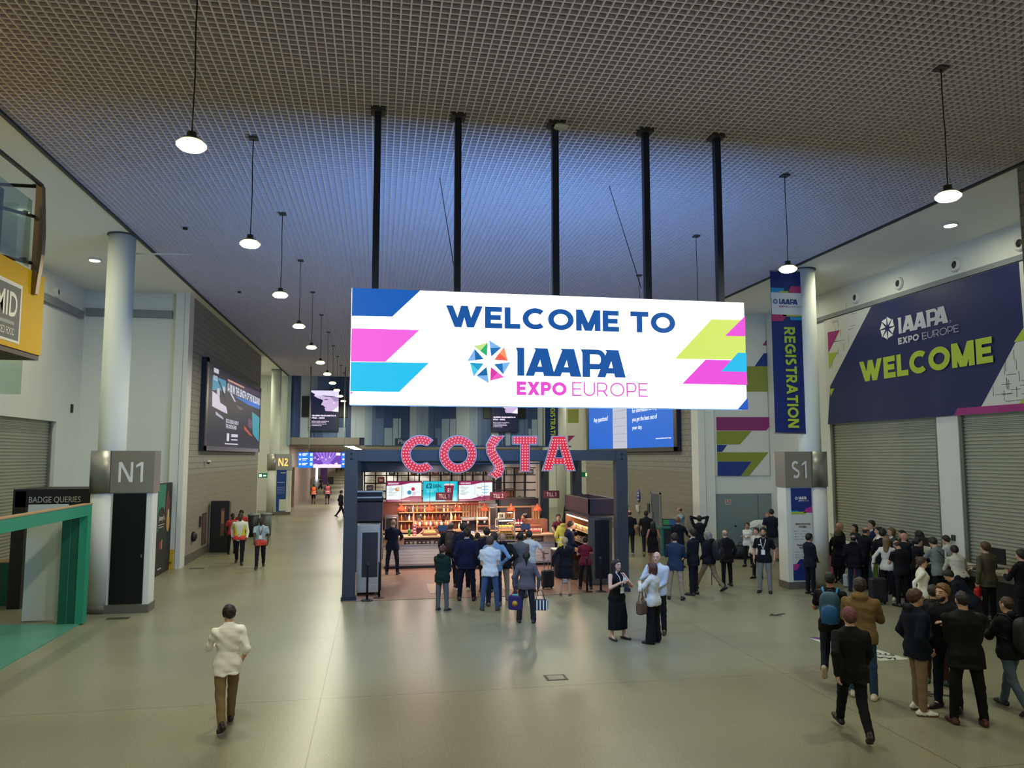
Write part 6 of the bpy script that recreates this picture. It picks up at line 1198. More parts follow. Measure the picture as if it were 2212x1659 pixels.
    if st.get('lanyard'):
        l = MB(); yb = PD[sx][8]+(off+.014)/1.75+(.012 if sx == 'f' else 0)+fat*.2; m = mat(st['lanyard'], .6, var=0); cp_ = tw(0, yb+.004, .66)
        for s in (-1, 1): l.tube([Vector(NB+T@R(s*.05*k, -.03*k, .03*k)), Vector(NB+T@R(s*.064*k, .03*k, .012*k)), Vector(tw(s*.036, yb-.004, .79)), Vector(tw(s*.02, yb+.002, .73)), Vector(cp_)], .009*k, m, 6, flat=.35)
        lo_ = l.build('lanyard', root); b = MB(); c = tw(0, yb+.006, .625); X, Y, Z = T[:, 0]*.05*k, T[:, 1]*.004, T[:, 2]*.065*k
        vs = [c+a*X+b_*Y+e*Z for a in (-1, 1) for b_ in (-1, 1) for e in (-1, 1)]; b.add(vs, [(0, 1, 3, 2), (4, 6, 7, 5), (0, 4, 5, 1), (2, 3, 7, 6), (0, 2, 6, 4), (1, 5, 7, 3)], mat('dcdcd8', .5, var=0)); bo_ = b.build('badge', lo_)
    if st.get('logo'): b = MB(); c = tw(.05, PD[sx][8]+(off)/1.75+.008, .735); b.box(c, (.07*k, .012, .03*k), mat(st['logo'], .5, var=0)); b.build('chest_print', root)
    PEOPLE.append(root); root['_h'] = h
    M = Matrix.LocRotScale(root.location, root.rotation_euler, None)
    return dict(root=root, M=M, hands=[tuple(M@Vector(p[4]) for p in [hj[0]])[0], M@Vector(hj[1][4])], wrist=[M@Vector(hj[i][0]) for i in (0, 1)], tw=lambda x, y, z: M@Vector(tw(x, y, z)), T=T, h=h, rz=root.rotation_euler.z, hw=lambda x, y, z: M@Vector(hw(x, y, z)))
def at_feet(px, py, hpy): q = onz(px, py); return (q.x, q.y), ony(px, hpy, q.y).z
def at_head(px, hpy, Y): q = ony(px, hpy, Y); return (q.x, Y), q.z
def F(label, px, py, hpy, face, **st): pos, h = at_feet(px, py, hpy); h = st.pop('h', h); return person(label, pos, h, face, st)
def Hd(label, px, hpy, Y, face, **st): pos, h = at_head(px, hpy, Y); h = st.pop('h', h); return person(label, pos, h, face, st)
# ---- carried things (things of their own)
def rigged(name, label, cat, p, group=None): t = thing(name, label, cat, (0, 0, 0), 0, group); t.location = p['root'].location; t.rotation_euler = p['root'].rotation_euler; return t
def to_local(t, w): return Matrix.LocRotScale(t.location, t.rotation_euler, None).inverted()@Vector(w)
def backpack(p, label, c, c2, hgt=.27, w=.155, dep=.1, z=.62, strap=None, trim=None):
    t = rigged('backpack', label, 'backpack', p); h = p['h']; L = lambda x, y, z_: to_local(t, p['tw'](x, y, z_)); y0 = -.085
    def f(P):
        C = np.array(L(0, y0-dep*.5, z+hgt*.25)); T = p['T'].astype(F32); q = ((P-C.astype(F32))@T)/h; d = (((np.abs(q[:, 0])/(w*.5))**3+(np.abs(q[:, 1])/(dep*.55))**3+(np.abs(q[:, 2])/(hgt*.5))**3)**(1/3)-1)*.05*h
        q2 = q+np.array([0, dep*.45, hgt*.14], F32); return smin(d, ((np.abs(q2[:, 0])/(w*.36))**3+(np.abs(q2[:, 1])/(dep*.35))**3+(np.abs(q2[:, 2])/(hgt*.26))**3-1)*.03*h, .02)
    C = np.array(L(0, y0-dep*.5, z+hgt*.25)); V, Q = snet(f, C-.22*h, C+.22*h, .016); np_obj('bag_body', V, Q, [mat(c, .6, 0, 0, .15, 12, .3)], t)
    if trim: MB().lathe(L(0, y0-dep*1.22, z+hgt*.1), [(.01, -.09*h), (w*.4*h, -.075*h), (w*.36*h, .06*h), (.01, .085*h)], mat(trim, .5, var=.2), 12, sy=.22).build('front_pocket', t)
    for s in (-1, 1): MB().tube([L(s*.05, y0, z+hgt*.62), L(s*.062, -.04, .848), L(s*.066, .04, .845), L(s*.085, .085, .77), L(s*.112, .04, .67), L(s*.09, y0+.02, z+.03)], .02*h/1.75, mat(strap or c2, .6), 6, flat=.5).build('strap', t)
    MB().tube([L(-.025, y0-.01, z+hgt*.74), L(0, y0-.012, z+hgt*.79), L(.025, y0-.01, z+hgt*.74)], .009, mat(c2, .6), 6).build('carry_handle', t); return t
def can(p, i, label, c='b9bcbf', r=.03, hh=.12, name='drink_can', cat='drink'):
    q = p['hands'][i]; t = thing(name, label, cat, (q.x, q.y, q.z-.03)); MB().lathe((0, 0, 0), [(r*.85, 0), (r, .01), (r, hh-.012), (r*.8, hh)], mat(c, .3, .4), 14).build('can_body', t); MB().lathe((0, 0, hh), [(r*.78, 0), (r*.6, .004)], M_steel, 12).build('lid', t); return t
def phone(p, i, label, c='101114'):
    q = p['hands'][i]; t = thing('phone', label, 'phone', q+Vector((0, 0, .02)), p['rz']); R_ = Matrix.Rotation(-.9, 3, 'X'); b = MB(); b.box((0, 0, 0), (.075, .15, .009), mat(c, .3), bev=.004); b.v = [tuple(R_@Vector(v)) for v in b.v]; b.build('case', t); s = MB().box((0, 0, .005), (.068, .14, .002), mat((.6, .75, 1), .3, 0, .6, 0)); s.v = [tuple(R_@Vector(v)) for v in s.v]; s.build('screen', t)
def suitcase(x, y, rz, label, top, c='14151a', hgt=.55, w=.36):
    t = thing('suitcase', label, 'suitcase', (x, y, 0), rz); MB().box((0, 0, hgt/2+.05), (w, .22, hgt), mat(c, .5, bump=.2), bev=.04).build('shell', t); MB().box((0, -.115, hgt*.55), (w*.7, .02, hgt*.6), mat(c, .6), bev=.01).build('front_pocket', t)
    for s in (-1, 1): MB().lathe((s*w*.38, .02, 0), [(.03, 0), (.03, .05)], M_blk, 10).build('wheel', t); 
    m = MB()
    if top:
        for s in (-1, 1): m.tube([(s*.07, .07, hgt+.03), (s*.07, .09, top-.02)], .009, M_steel, 6)
        m.tube([(-.08, .09, top-.02), (.08, .09, top-.02)], .014, M_blk, 8); m.build('telescopic_handle', t)
    return t
def tote(q, label, c, w=.3, hgt=.3, dep=.12, rz=0, c2=None, pat=None, cat='bag', drop=.2, name='tote_bag'):
    t = thing(name, label, cat, (q[0], q[1], q[2]-drop-hgt), rz); b = MB(); b.box((0, 0, hgt/2), (w, dep, hgt), mat(c, .6, bump=.2), bev=.03); b.build('bag_body', t)
    for s in (-1, 1): MB().tube([(-w*.28, s*dep*.3, hgt-.01), (-w*.14, s*dep*.15, hgt+drop*.85), (0, 0, hgt+drop), (w*.14, s*dep*.15, hgt+drop*.85), (w*.28, s*dep*.3, hgt-.01)], .008, mat(c2 or c, .6), 6).build('handle', t)
    if pat: pat(t, w, hgt, dep)
    return t
# ---- left half of the hall
F('man in white untucked shirt and brown chinos walking alone in the left foreground', 487, 1573, 1303, 8, legs='walk2', hands=('fwd', 'pocket'), top='roll', tc='f4f1ea', hem=.445, collar='f4f1ea', bulk=.94, bc='7d6848', shoe='24140f', hairc='1a1210', hpitch=15, wrinkle=.007)
F('guard in yellow and red hi-vis vest over white shirt walking toward us', 516, 1219, 1106, 176, skin='k', top='vest', tc='c9c83a', bands2='e0453c', under='d2d0c8', vee=.5, bc='10131c', legs='walk', hands=('swf', 'swb'), hairc='0c0a0a', hair='buzz')
F('guard in pale blue shirt with hi-vis jacket round the waist, walking toward us', 561, 1228, 1116, 178, skin='k', top='tee', tc='93a8b4', bands2='d8483e', hem=.455, bc='10131c', legs='walk2', hands=('swf', 'low'), hairc='0c0a0a', hair='buzz', lanyard='2a4a6a')
F('staff member in red top half hidden behind the black notice cabinet', 500, 1196, 1108, 200, skin='k', top='tee', tc='b03a3e', bc='14151c', hairc='0c0a0a', hair='buzz')
F('second staff member in red top standing behind the hi-vis guard', 519, 1190, 1101, 170, skin='d', top='tee', tc='a8353a', bc='14151c', hairc='0c0a0a')
F('walker in orange hi-vis vest and dark shorts down the corridor', 677, 1089, 1045, 0, top='vest', tc='ef6a34', bands='c8c4bc', usleeve=.7, under='23242c', bottom='shorts', bc='15161e', legs='walk', hair='buzz', skin='d')
F('walker in grey-edged red hi-vis vest and dark shorts down the corridor', 707, 1090, 1042, 0, top='vest', tc='b0525a', bands='c9b8b8', usleeve=.7, under='1d2230', bottom='shorts', bc='1d2230', skin='d', legs='walk2')
F('distant person in dark top and shorts walking left beyond the orange vest', 692, 1066, 1030, 60, top='tee', tc='23222a', bottom='shorts', bc='1c1c26', legs='stride')
F('man in dark suit and white shirt walking beside the left kiosk post', 736, 1118, 1058, -70, top='suit', tc='181a24', bc='14151c', legs='walk', vee=.62, hairc='1c1614')
# ---- queue at the cafe
F('man in navy suit leaning at the left end of the cafe counter', 847, 1241, 1121, -12, top='suit', tc='141a2c', bc='1d1c28', shoe='14121a', hairc='8a6a52', hair='buzz', hands=('fwd', 'desk'), legs='wide', hpitch=14, lean=3)
F('boy in dark green hoodie and grey trousers queueing on the left', 955, 1320, 1160, -28, h=1.62, top='hoodie', tc='0e2622', bc='5b5a5e', shoe='15141a', sole='d2d0cc', hairc='4a2a24', hands=('front', 'front'), hem=.44)
pB = F('bald man in dark jacket with brown leather backpack in the queue', 973, 1268, 1126, -5, top='suit', tc='14161f', bc='151720', shoe='3a1f1c', hair='balding', hairc='5a463c', skin='p', bulk=1.08)
backpack(pB, 'brown leather backpack on the bald man in the cafe queue', '3a2420', '2a1a18', hgt=.3)
F('man in long navy coat and white trainers behind the big navy suit', 1000, 1277, 1128, 0, top='suit', tc='10172b', bc='10172b', shoe='c4bcb4', hem=.40, hairc='14120f', skin='p')
F('tall man in plain navy suit with white collar, back turned, in the queue', 1008, 1297, 1140, -3, top='suit', tc='0f1733', bc='0d1229', shoe='2a1518', hairc='1c1614', collar='d8d8dc', legs='wide', bulk=1.08)
F('woman in dark patterned dress with bare legs hidden in the queue', 1031, 1262, 1150, 10, sex='f', top='shirt', tc='23202a', bottom='skirt', bc='2a2630', hemz=.3, pump=True, shoe='5a3a34', hair='short', hairc='2a1a16')
F('man in dark navy suit further up the cafe queue, white collar', 1051, 1280, 1137, 8, top='suit', tc='10152a', bc='0e1120', hairc='120f10', collar='d0d0d4', h=1.83)
F('man in pale blue shirt and dark jeans with hands on hips in the queue', 1067, 1309, 1148, 4, top='shirt', tc='7290b0', bc='1c2538', shoe='4a4038', hairc='1a1412', hands=('hips', 'hips'), collar='86a4c4')
F('man in white polo and blue jeans queueing, back turned', 1058, 1321, 1157, 0, top='tee', tc='c9cbcd', bc='3a5272', shoe='1c1a20', sole='dcd8d0', hairc='3d2a24', legs='wide', collar='c9cbcd', hem=.475, fit=.93, hands=('front', 'front'))
F('man with shaved head in black jacket and khaki trousers in the queue', 1085, 1296, 1150, 3, top='hoodie', tc='16171d', bc='8f7d66', shoe='6a6058', hair='bald', skin='p', hands=('hips', 'hips'), bulk=1.08)
F('man in grey t-shirt queueing behind the woman in the grey jumper', 1124, 1291, 1149, -4, top='tee', tc='5d5c5e', bc='4c4a54', hairc='17120f', skin='d', lanyard='d8d8d8', hands=('down', 'front'))
F('broad man in white t-shirt with one arm out at the counter', 1143, 1279, 1145, -8, top='tee', tc='c6cacd', bc='3c3a46', hairc='1c1512', hands=('front', 'out'), bulk=1.12, lanyard='1a2a5a', curl=(.5, .7))
pG = F('woman in mauve-grey jumper with long black ponytail holding two bags', 1137, 1345, 1189, 2, sex='f', top='knit', tc='5c5459', bc='27242a', hair='pony', hairc='120e12', hands=('carry', 'carry'), skin='d', cuff=.04, bulk=1.12, shoe='14141a', legs='wide')
def purse_mark(t, w, h, d): MB().lathe((0, -d/2-.002, h*.45), [(.001, -.004), (.07, 0), (.001, .004)], mat('c99a2a', .5), 14, tilt=Matrix.Rotation(PI/2, 3, 'X')).build('round_print', t); MB().box((0, 0, h*.98), (w*.6, d*.6, .06), mat('4fb0a0', .5), bev=.02).build('contents', t)
tote(pG['hands'][0], 'purple shopping bag with gold round print in the left hand of the woman in mauve-grey', '2c1a58', rz=-.5, c2='c86a4a', pat=purse_mark, drop=.12, w=.34, hgt=.33)
def stripes(t, w, h, d):
    m = MB()
    for i in range(5): m.box((-w*.42+w*.21*i, 0, h*.5), (w*.09, d+.006, h*.92), mat('e2e2e4', .6))
    m.build('stripes', t)
tote(pG['hands'][1]+Vector((.08, 0, 0)), 'black and white striped shoulder bag beside the woman in mauve-grey', '16161c', rz=-.25, pat=stripes, drop=.22, w=.36, hgt=.24)
pC = F('woman in black coat with blonde ponytail and bare legs near the fridge', 1221, 1286, 1160, -8, sex='f', top='coat', tc='101119', hem=.30, bottom='skirt', bc='101119', hemz=.30, flare=.05, hair='pony', hairc='a88f6c', hands=('pull', 'front'), pump=True, shoe='6a5a4e', bulk=1.06)
q = onz(1183, 1272); suitcase(q.x, q.y, .3, 'black cabin suitcase with raised handle left of the blonde woman in black', 1.02, hgt=.5)
Hd('man in navy suit looking down by the lit fridge shelves', 1230, 1131, 23.6, -75, top='suit', tc='1c2440', bc='1a2036', hairc='2c1c16', hands=('chin', 'front'), hpitch=18, collar='d4d4d8', vee=.64, h=1.82)
F('woman in maroon t-shirt and black trousers facing the steel fridge', 1265, 1273, 1158, 6, sex='f', top='tee', tc='6d1c30', bc='121318', hair='bun', hairc='17100e', hands=('fwd', 'desk'), legs='wide')
# ---- baristas
for n, (px, py, Y, c, lab, hd) in enumerate(((906, 1118, 28.4, '5a2434', 'barista in maroon and grey cap at the left of the counter', ('desk', 'fwd')), (958, 1116, 28.5, '4f1f30', 'barista in maroon behind the queue of navy suits', ('fwd', 'desk')), (1133, 1098, 28.6, '3a1a26', 'barista in dark top reaching toward the cup tower', ('fwd', 'reach')), (1165, 1101, 28.7, '6d2038', 'barista in bright maroon turned to the back counter', ('desk', 'fwd')), (1206, 1110, 28.2, '5a2030', 'barista in maroon at the right end beside TILL 3', ('fwd', 'desk')))):
    Hd(lab, px, py, Y, (160, 175, 100, 20, 185)[n], sex='fmfmf'[n], top='tee', tc=c, bc='14141a', hands=hd, hair=('short', 'buzz', 'bun', 'short', 'pony')[n], hairc='17110f', cap='6a6468' if n == 0 else None, skin='ldpkl'[n], h=1.68)
F('man in yellow hi-vis coat with dark hood at the right end of the counter', 1216, 1262, 1098, 0, top='coat', tc='b9bb4a', hem=.42, bands='c8c8bc', bc='1a1c20', cap='15171c', h=1.78) if False else Hd('person in yellow hi-vis coat and black cap at the right end of the counter', 1219, 1096, 25.6, -20, top='hoodie', tc='bcbf4e', hem=.44, bands='c9c9be', bc='1a1c20', cap='15171c', h=1.78)
# ---- centre right group
pK = F('woman in sleeveless black dress with white lanyard holding a white can', 1334, 1381, 1207, -140, sex='f', top='tank', tc='0b0b10', bottom='skirt', bc='0b0b10', hemz=.13, flare=.03, hands=('cup', 'cup'), hair='long', hairc='1c1012', lanyard='d8d8d8', pump=True, legs='rest', bulk=1.1)
can(pK, 1, 'white drinks can held by the woman in the black dress', 'd6d6d6')
pW = F('bald man in white shirt holding a can behind the woman with brown bag', 1422, 1368, 1190, 165, top='shirt', tc='bcc0c6', bc='15161c', hair='bald', skin='l', hands=('front', 'cup'), collar='c9ccd2', shoe='3a2418', bulk=1.08)
can(pW, 1, 'silver can held by the bald man in the white shirt', '8f9498')
pH = F('woman in white cardigan and wide black trousers with brown handbag', 1412, 1389, 1214, 62, sex='f', top='knit', tc='c6c4bc', bc='0e0e13', hair='bob', hairc='4a2218', hands=('cup', 'front'), fit=1.25, cuff=.055, shoe='101014', legs='stand')
tote(pH['tw'](-.16, .06, .72), 'brown leather shoulder handbag carried by the woman in white cardigan', '5a4436', w=.36, hgt=.26, dep=.14, rz=pH['rz'], drop=.3, name='handbag')
F('man in black polo walking away beside the right kiosk post', 1361, 1200, 1100, 0, top='tee', tc='10141f', bc='10121a', shoe='1c1c20', sole='d0d0cc', hair='balding', hairc='4a3a30', legs='walk', skin='p')
F('man in black top and green shoes walking away past the hand sanitiser', 1397, 1202, 1101, 2, top='tee', tc='13141f', bc='10121a', shoe='6a7a3a', hairc='120e0e', skin='k', legs='walk2', hair='buzz')
F('woman in black strappy dress with long dark hair and tanned shoulders', 1412, 1222, 1126, 3, sex='f', top='tank', tc='14121a', bottom='skirt', bc='14121a', hemz=.3, flare=.08, hair='long', hairc='17100f', skin='m', pump=True)
Hd('man in pale blue shirt with lanyard working behind the podium desk', 1470, 1086, 29.75, 115, top='shirt', tc='8298a4', bc='2a3448', hair='balding', hairc='4a3a30', hands=('desk', 'desk'), hpitch=24, collar='a9b9c4', lanyard='d8d8d8', h=1.78)
F('man in black suit standing at the podium desk, back turned', 1466, 1226, 1116, -20, top='suit', tc='0e1422', bc='0e121c', hairc='6a4a36', hands=('fwd', 'desk'), shoe='0e0e12')
pJ = F('man in blue denim-look blazer and beige trousers, back turned', 1460, 1295, 1150, -6, top='suit', tc='24344e', bc='9a8a78', shoe='17161c', hairc='2c1f1a', collar='b9c4d4', hands=('fwd', 'fwd'), legs='wide')
F('bearded man in dark blazer with white collar looking left', 1499, 1285, 1141, 66, top='suit', tc='101722', bc='131722', shoe='14141a', hairc='17100e', beard='1c1310', collar='dcdcde', vee=.66, hands=('front', 'front'))
F('man in dark jumper holding both hands to his head', 1513, 1222, 1118, 8, top='knit', tc='10121e', bc='1c1f2a', hairc='15100e', hands=('head', 'head'), lanyard='c9a494', h=1.76)
pL = F('grey-haired woman with black backpack striding left in beige trousers', 1533, 1278, 1143, 62, sex='f', top='hoodie', tc='12131d', bc='85735c', hair='bob', hairc='7a7672', legs='stride', shoe='1a161a', hands=('front', 'front'), hpitch=10)
backpack(pL, 'large black backpack on the grey-haired walking woman', '10121a', '10121a', hgt=.33, w=.19, dep=.13)
pE = F('elderly man in black suit leaning on a cane', 1571, 1266, 1144, 35, top='suit', tc='0e1018', bc='0d0e14', hair='balding', hairc='8a7c70', hands=('out', 'down'), shoe='101014', hem=.42, lean=5, bulk=1.12)
q = pE['hands'][0]; t = thing('walking_cane', 'dark wooden walking cane held by the elderly man in black suit', 'cane', (q.x, q.y, 0)); MB().tube([(0, 0, 0), (0, 0, q.z-.02)], .011, M_blk, 8).build('shaft', t); MB().tube([(-.05, 0, q.z-.02), (0, 0, q.z), (.06, 0, q.z-.01)], .014, mat('3a2418', .4), 8).build('grip', t)
F('woman in white shirt and black trousers standing before the grey door', 1617, 1224, 1128, 160, sex='f', top='shirt', tc='cfd0cc', bc='101218', hair='pony', hairc='2a1c18', hands=('cross', 'cross'), skin='p', shoe='0e0e12', fit=.9)
q = onz(1602, 1207); t = thing('holdall', 'black holdall bag on the floor left of the woman in white shirt', 'bag', (q.x, q.y, 0)); MB().lathe((0, 0, .26), [(.05, -.42), (.24, -.36), (.26, 0), (.24, .36), (.05, .42)], mat('12141c', .6, bump=.3), 14, tilt=Matrix.Rotation(PI/2, 3, 'Y')).build('bag_body', t); MB().tube([(-.2, -.1, .46), (-.1, -.05, .62), (.1, -.05, .62), (.2, -.1, .46)], .015, M_blk, 6).build('handle', t)
F('smiling bearded man in black polo with lanyard and grey trousers', 1653, 1280, 1138, 172, top='tee', tc='10131c', bc='78797a', hairc='120e0c', beard='2a1e18', lanyard='d6d6da', logo='c9c9cf', hands=('down', 'down'), shoe='121216', skin='p', sleeve=.8)
F('person in cream top partly hidden behind the man in black polo', 1637, 1250, 1150, 150, sex='f', top='knit', tc='c4bfae', bc='15161c', hair='short', hairc='2a1c18', h=1.6)
F('man in navy t-shirt and grey shorts seen from behind at the check-in counter', 1670, 1213, 1098, 2, top='tee', tc='121827', bottom='shorts', bc='5c5c56', hairc='14100f', hair='buzz', skin='p', lanyard='c8c8c8', shoe='2a2a2e', sole='d0d0cc', bulk=1.1)
Hd('blonde woman in white behind the check-in counter', 1657, 1100, 28.02, 175, sex='f', top='knit', tc='d4d4cc', bc='202228', hair='bun', hairc='9a7a56', h=1.66, hands=('desk', 'desk'))
F('man in black suit standing alone in front of the S1 hours poster', 1752, 1284, 1151, -55, top='suit', tc='0e1222', bc='0c0e16', hairc='0f0c0c', collar='d4d4d8', hands=('front', 'front'), skin='m', shoe='0e0e12')
# ---- registration crowd
def RC(label, px, hpy, X, face, **st): q = onx(px, hpy, X); return person(label, (q.x, q.y), st.pop('h', q.z), face, st)
RC('bald man in dark jacket at the pillar end of the registration desk', 1812, 1113, 14.2, -70, top='suit', tc='10131c', bc='10121a', hair='bald', skin='p', h=1.82)
RC('blonde woman in black coat half hidden by pillar S1', 1809, 1136, 13.95, -20, sex='f', top='coat', tc='0c0d12', bc='0d0e14', hair='bob', hairc='6a5634', h=1.66)
RC('dark-haired woman behind the silver laptops nearest pillar S1', 1846, 1131, 15.42, 130, sex='f', top='knit', tc='2a2c34', bc='14151a', hair='bob', hairc='1c1412', h=1.64)
RC('man in navy suit standing behind the white registration desk', 1882, 1113, 15.42, 120, top='suit', tc='16203a', bc='14182a', hairc='1c1512', vee=.64, under='a9b9cc', h=1.84, tie='2a3a5a')
RC('bald man in black coat bending over the white registration desk', 1862, 1137, 14.1, -60, top='coat', tc='0f1118', hem=.4, bc='0f1118', hair='balding', hairc='3a2c26', hands=('desk', 'desk'), lean=10, skin='p', h=1.8)
F('big balding man in black jacket and jeans at the white desk, back turned', 1848, 1278, 1154, 0, top='hoodie', tc='0d0e14', bc='1f2a3c', hair='balding', hairc='17120f', hem=.42, bulk=1.16, skin='m', shoe='121216')
RC('woman in bright white blouse serving behind the white desk', 1897, 1140, 15.42, 110, sex='f', top='shirt', tc='e0ddd4', bc='14151a', hair='bun', hairc='20140f', hands=('desk', 'desk'), collar='e0ddd4', h=1.66, vee=.72, under='c79c84')
RC('man in black suit with dark hair at the white desk, back turned', 1906, 1133, 14.2, -30, top='suit', tc='0f1118', bc='0f1016', hairc='1a1210', collar='d0d0d0', h=1.8)
RC('blonde woman in grey-green blazer behind the desk facing us', 1925, 1122, 15.42, 115, sex='f', top='suit', tc='3c4a48', bc='1c2022', hair='bob', hairc='6a5230', vee=.64, h=1.7, hands=('front', 'front'))
F('woman with very long blonde hair in white blouse pulling a black suitcase', 1921, 1297, 1158, -12, sex='f', top='shirt', tc='cfccbe', bc='0c0d12', hair='long', hairc='6e5638', hands=('pull', 'fwd'), shoe='c9c4bc', fit=.95)
q = onz(1898, 1305); suitcase(q.x, q.y, -.2, 'black suitcase with white raised handle behind the long-haired woman', 1.05, hgt=.62, w=.44)
pT = RC('bearded man in black t-shirt reading his white lanyard', 1944, 1168, 13.4, 40, lean=5, top='tee', tc='0d0e14', bc='0d0e14', hair='balding', hairc='3a2a22', beard='3a2a22', hands=('phone', 'phone'), hpitch=30, logo='c9c9c9', bulk=1.1, skin='p', h=1.7)
q = pT['hands'][0]; t = thing('lanyard', 'white lanyard strap dangling from the hands of the man in black t-shirt', 'lanyard', q); MB().tube([(0, 0, 0), (.02, 0, -.2), (.04, 0, -.36), (.07, .02, -.4), (.09, .02, -.34), (.08, 0, -.16), (.04, 0, 0)], .008, mat('d4d4d8', .6), 6, flat=.4).build('strap', t)
RC('bald bearded man in dark suit with hand on chin by the desk', 1952, 1150, 14.25, -60, top='suit', tc='0e111c', bc='0d0f16', hair='bald', beard='2a1f1a', skin='p', hands=('chin', 'front'), collar='d4d4d4', h=1.78)
RC('woman in black top with dark hair tied back leaning on the pale desk', 1976, 1150, 14.25, -70, sex='f', top='knit', tc='0d0f18', bc='0c0d12', hair='pony', hairc='100c0c', hands=('desk', 'desk'), h=1.7, lean=6)
RC('man with curly dark hair in white shirt behind the pale desk', 1986, 1131, 15.42, 70, top='shirt', tc='cfd2cc', bc='15161c', hair='curly', hairc='0f0c0b', skin='d', h=1.72, hpitch=15)
RC('dark curly-haired woman behind the desk beside the bald bearded man', 1948, 1142, 15.42, 120, sex='f', top='knit', tc='3a2f30', bc='15161c', hair='curly', hairc='1a1211', h=1.66)
pM = RC('man in grey t-shirt with black strap leaning on the pale desk', 2024, 1137, 14.15, 45, top='tee', tc='747e7c', bc='0d0e13', hairc='231812', hands=('desk', 'desk'), hpitch=22, lean=9, h=1.8)
t = rigged('shoulder_strap_bag', 'black shoulder bag slung over the man in grey t-shirt', 'bag', pM); L_ = lambda *a: to_local(t, pM['tw'](*a)); MB().tube([L_(-.085, .07, .8), L_(-.06, .0, .84), L_(-.03, -.08, .79), L_(.06, -.1, .68), L_(.13, -.08, .56)], .022, M_blk, 6, flat=.35).build('strap', t); MB().box(L_(.15, -.1, .5), (.3, .14, .26), M_blk, bev=.04).build('bag_body', t)
RC('dark-haired man bent forward behind the grey t-shirt at the desk', 2045, 1140, 15.42, 60, top='shirt', tc='b9bcb8', bc='15161c', hairc='1a1110', h=1.7, hpitch=15)
pN = RC('woman in loose white shirt bending over the desk, back turned', 2068, 1149, 14.2, 20, sex='f', top='shirt', tc='bdb9a8', bc='0c0c12', hair='short', hairc='1f1311', hands=('desk', 'desk'), lean=22, h=1.68, wrinkle=.009, bulk=1.12, hem=.5)
pO = RC('man in tan tweed blazer holding a red carrier bag', 2126, 1132, 14.1, 52, top='suit', tc='4f4a38', bc='14141a', hairc='4a3320', hair='short', hands=('carry', 'desk'), h=1.86, bulk=1.1, collar='9a9488')
def redprint(t, w, h, d): MB().box((0, -d/2-.003, h*.4), (w*.5, .004, h*.25), mat('d8d0cc', .6)).build('white_print', t)
tote(pO['hands'][0], 'bright red carrier bag hanging from the man in tan blazer', 'b3141c', rz=.6, pat=redprint, drop=.05, w=.34, hgt=.36, name='carrier_bag')
RC('man in black suit standing at the far right edge by the shutter', 2203, 1139, 14.0, 55, top='suit', tc='0b0c12', bc='0a0b10', hairc='1c1412', collar='b9b4a8', hands=('fwd', 'fwd'), h=1.82)
q = onz(1833, 1268); tote((q.x, q.y, .52), 'white paper carrier bag on the floor beside pillar S1', 'c9cac4', w=.34, hgt=.36, dep=.14, rz=.3, drop=.14, name='carrier_bag')
F('crouching person in dark navy leaning into a bag by the desks', 2105, 1364, 1240, 80, h=1.74, legs='squat', lean=38, top='hoodie', tc='0c1424', bc='0b0d14', hairc='15110f', hands=('low', 'low'), hpitch=20)
q = onz(2122, 1366); t = thing('rucksack', 'open black rucksack on the floor in front of the crouching person', 'bag', (q.x-.25, q.y-.25, 0)); MB().lathe((0, 0, 0), [(.16, 0), (.2, .06), (.2, .3), (.13, .42), (.11, .4)], mat('0c0d12', .6, bump=.3), 14, sy=.7).build('bag_body', t); MB().tube([(-.1, .1, .3), (-.14, .18, .42), (-.02, .16, .44)], .02, M_blk, 6).build('strap', t)
pU = F('woman in white blouse with auburn hair pinned up walking right', 1998, 1368, 1199, -80, sex='f', top='shirt', tc='dcd8c6', bc='10121a', hair='bun', hairc='43281a', legs='walk', hands=('swf', 'swb'), collar='dcd8c6', h=1.66)
# ---- right foreground
pX = F('man in black t-shirt and dark jeans carrying a blue backpack', 1801, 1474, 1233, -3, top='tee', tc='0e0e12', bc='161d2a', shoe='b3aa92', sole='b9a98a', hair='buzz', hairc='15100e', hands=('fwd', 'fwd'), legs='lift2', skin='m')
backpack(pX, 'blue and grey backpack on the man in black t-shirt', '2b4f66', '3a4750', hgt=.29, w=.18, dep=.12, strap='1f7fb8', trim='145a96')
F('man in tan jacket and blue jeans with grey-streaked hair, back turned', 1868, 1508, 1246, -6, top='hoodie', tc='78603f', bc='24405a', shoe='c4bca6', hairc='2a221e', hands=('fwd', 'fwd'), collar_fold=1, bulk=1.04, legs='rest', hem=.46, skin='p')
F('man in black suit and patterned headscarf striding across the right foreground', 1846, 1592, 1303, 18, top='suit', tc='141013', bc='0c0e14', legs='stride', hands=('swb', 'swf'), cap='*74404a', hairc='5a3a30', collar='d8d8d4', shoe='0e0d0e')
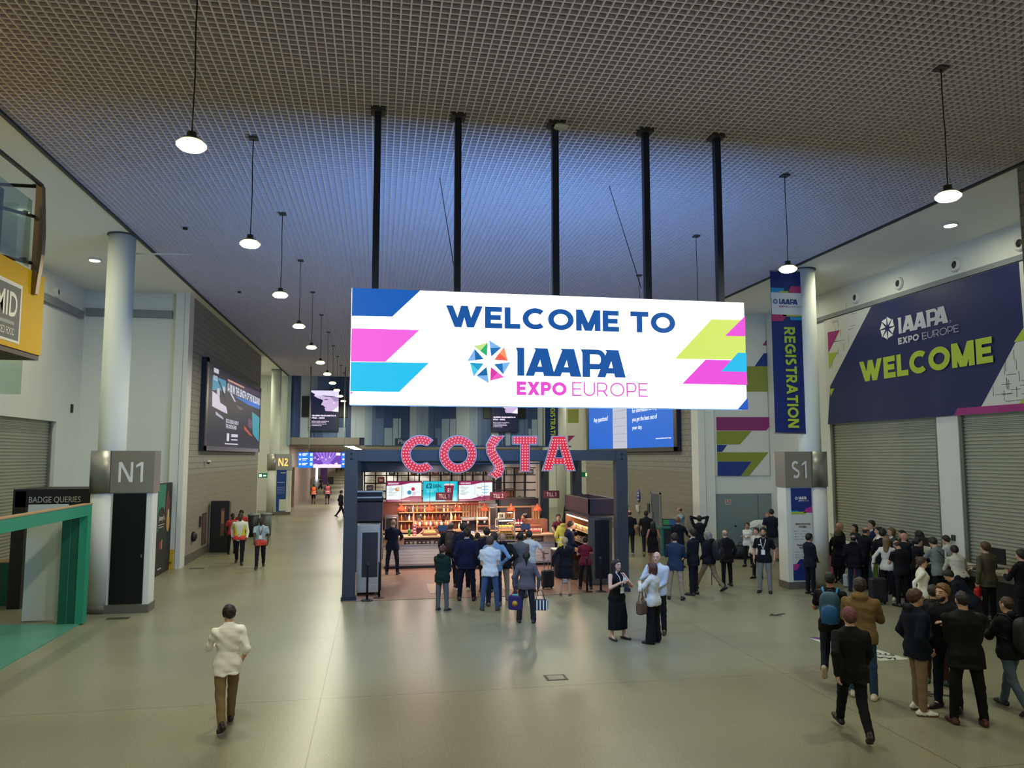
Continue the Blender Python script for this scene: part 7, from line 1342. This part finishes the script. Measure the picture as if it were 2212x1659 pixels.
F('man in navy jacket, beige chinos and white shoes wearing glasses', 1988, 1540, 1270, -62, top='hoodie', tc='0c1424', bc='7d6b52', shoe='dedcd6', sole='7a5a40', legs='rest', glasses=1, hairc='44281a', hands=('pocket', 'pocket'), hem=.45, bulk=1.08)
F('bearded man with swept blond-brown hair talking with hand raised', 2050, 1532, 1258, 158, top='suit', tc='0f1013', bc='141d2c', shoe='14110f', hairc='6a4a28', beard='2f1c12', vee=.66, under='17171c', hands=('gest', 'pocket'), hyaw=-12)
F('man in black suit and brown shoes with his back to us in the talking group', 2094, 1565, 1273, 20, top='suit', tc='0d0e10', bc='0c0d0f', shoe='4a2018', hairc='1c1413', hair='buzz', legs='wide', hands=('front', 'front'), bulk=1.12, hem=.43)
pY = F('man in black hoodie and faded jeans with black backpack at the right edge', 2190, 1538, 1284, 48, top='hoodie', tc='0d0f12', bc='4a5a66', hairc='3a281e', hair='buzz', glasses=1, legs='walk2', hands=('fwd', 'strap'), shoe='14141a')
backpack(pY, 'black backpack on the man at the right edge', '15171a', '101114', hgt=.3, w=.18, dep=.12)
F('person in brown trousers and dark green shoes hidden behind the talking group', 2026, 1478, 1262, 0, top='suit', tc='121216', bc='3a261c', shoe='163a34', hairc='2a1c16', legs='rest')
# ---- people seen far off through the kiosk
for px, py, Y, c, lab in ((1122, 1046, 40, '1b2233', 'distant person in navy seen through the kiosk left of the green jacket'), (1138, 1045, 38.5, '8a8a66', 'distant person in beige top seen through the rear of the kiosk'), (1141, 1052, 37, '4a6f68', 'distant person in green jacket seen over the cardboard box'), (1229, 1043, 36, '141b30', 'distant man in navy suit seen behind TILL 3'), (1256, 1042, 42, '14141f', 'distant person in black beside the exit sign'), (1270, 1046, 41, '182036', 'distant person in navy beside the exit sign')):
    Hd(lab, px, py, Y, random.choice((20, 160, 90)), top='suit', tc=c, bc='14151c', hairc='1a1412', h=1.75)
for px, py, hp, c, lab in ((737, 1018, 1002, '3a3f4a', 'tiny person far down the corridor near the kiosk post'), (727, 1021, 1004, '5a4a44', 'tiny person in brown far down the corridor')):
    F(lab, px, py, hp, 0, top='tee', tc=c, bc='1c1d26', legs='walk', h=1.74)
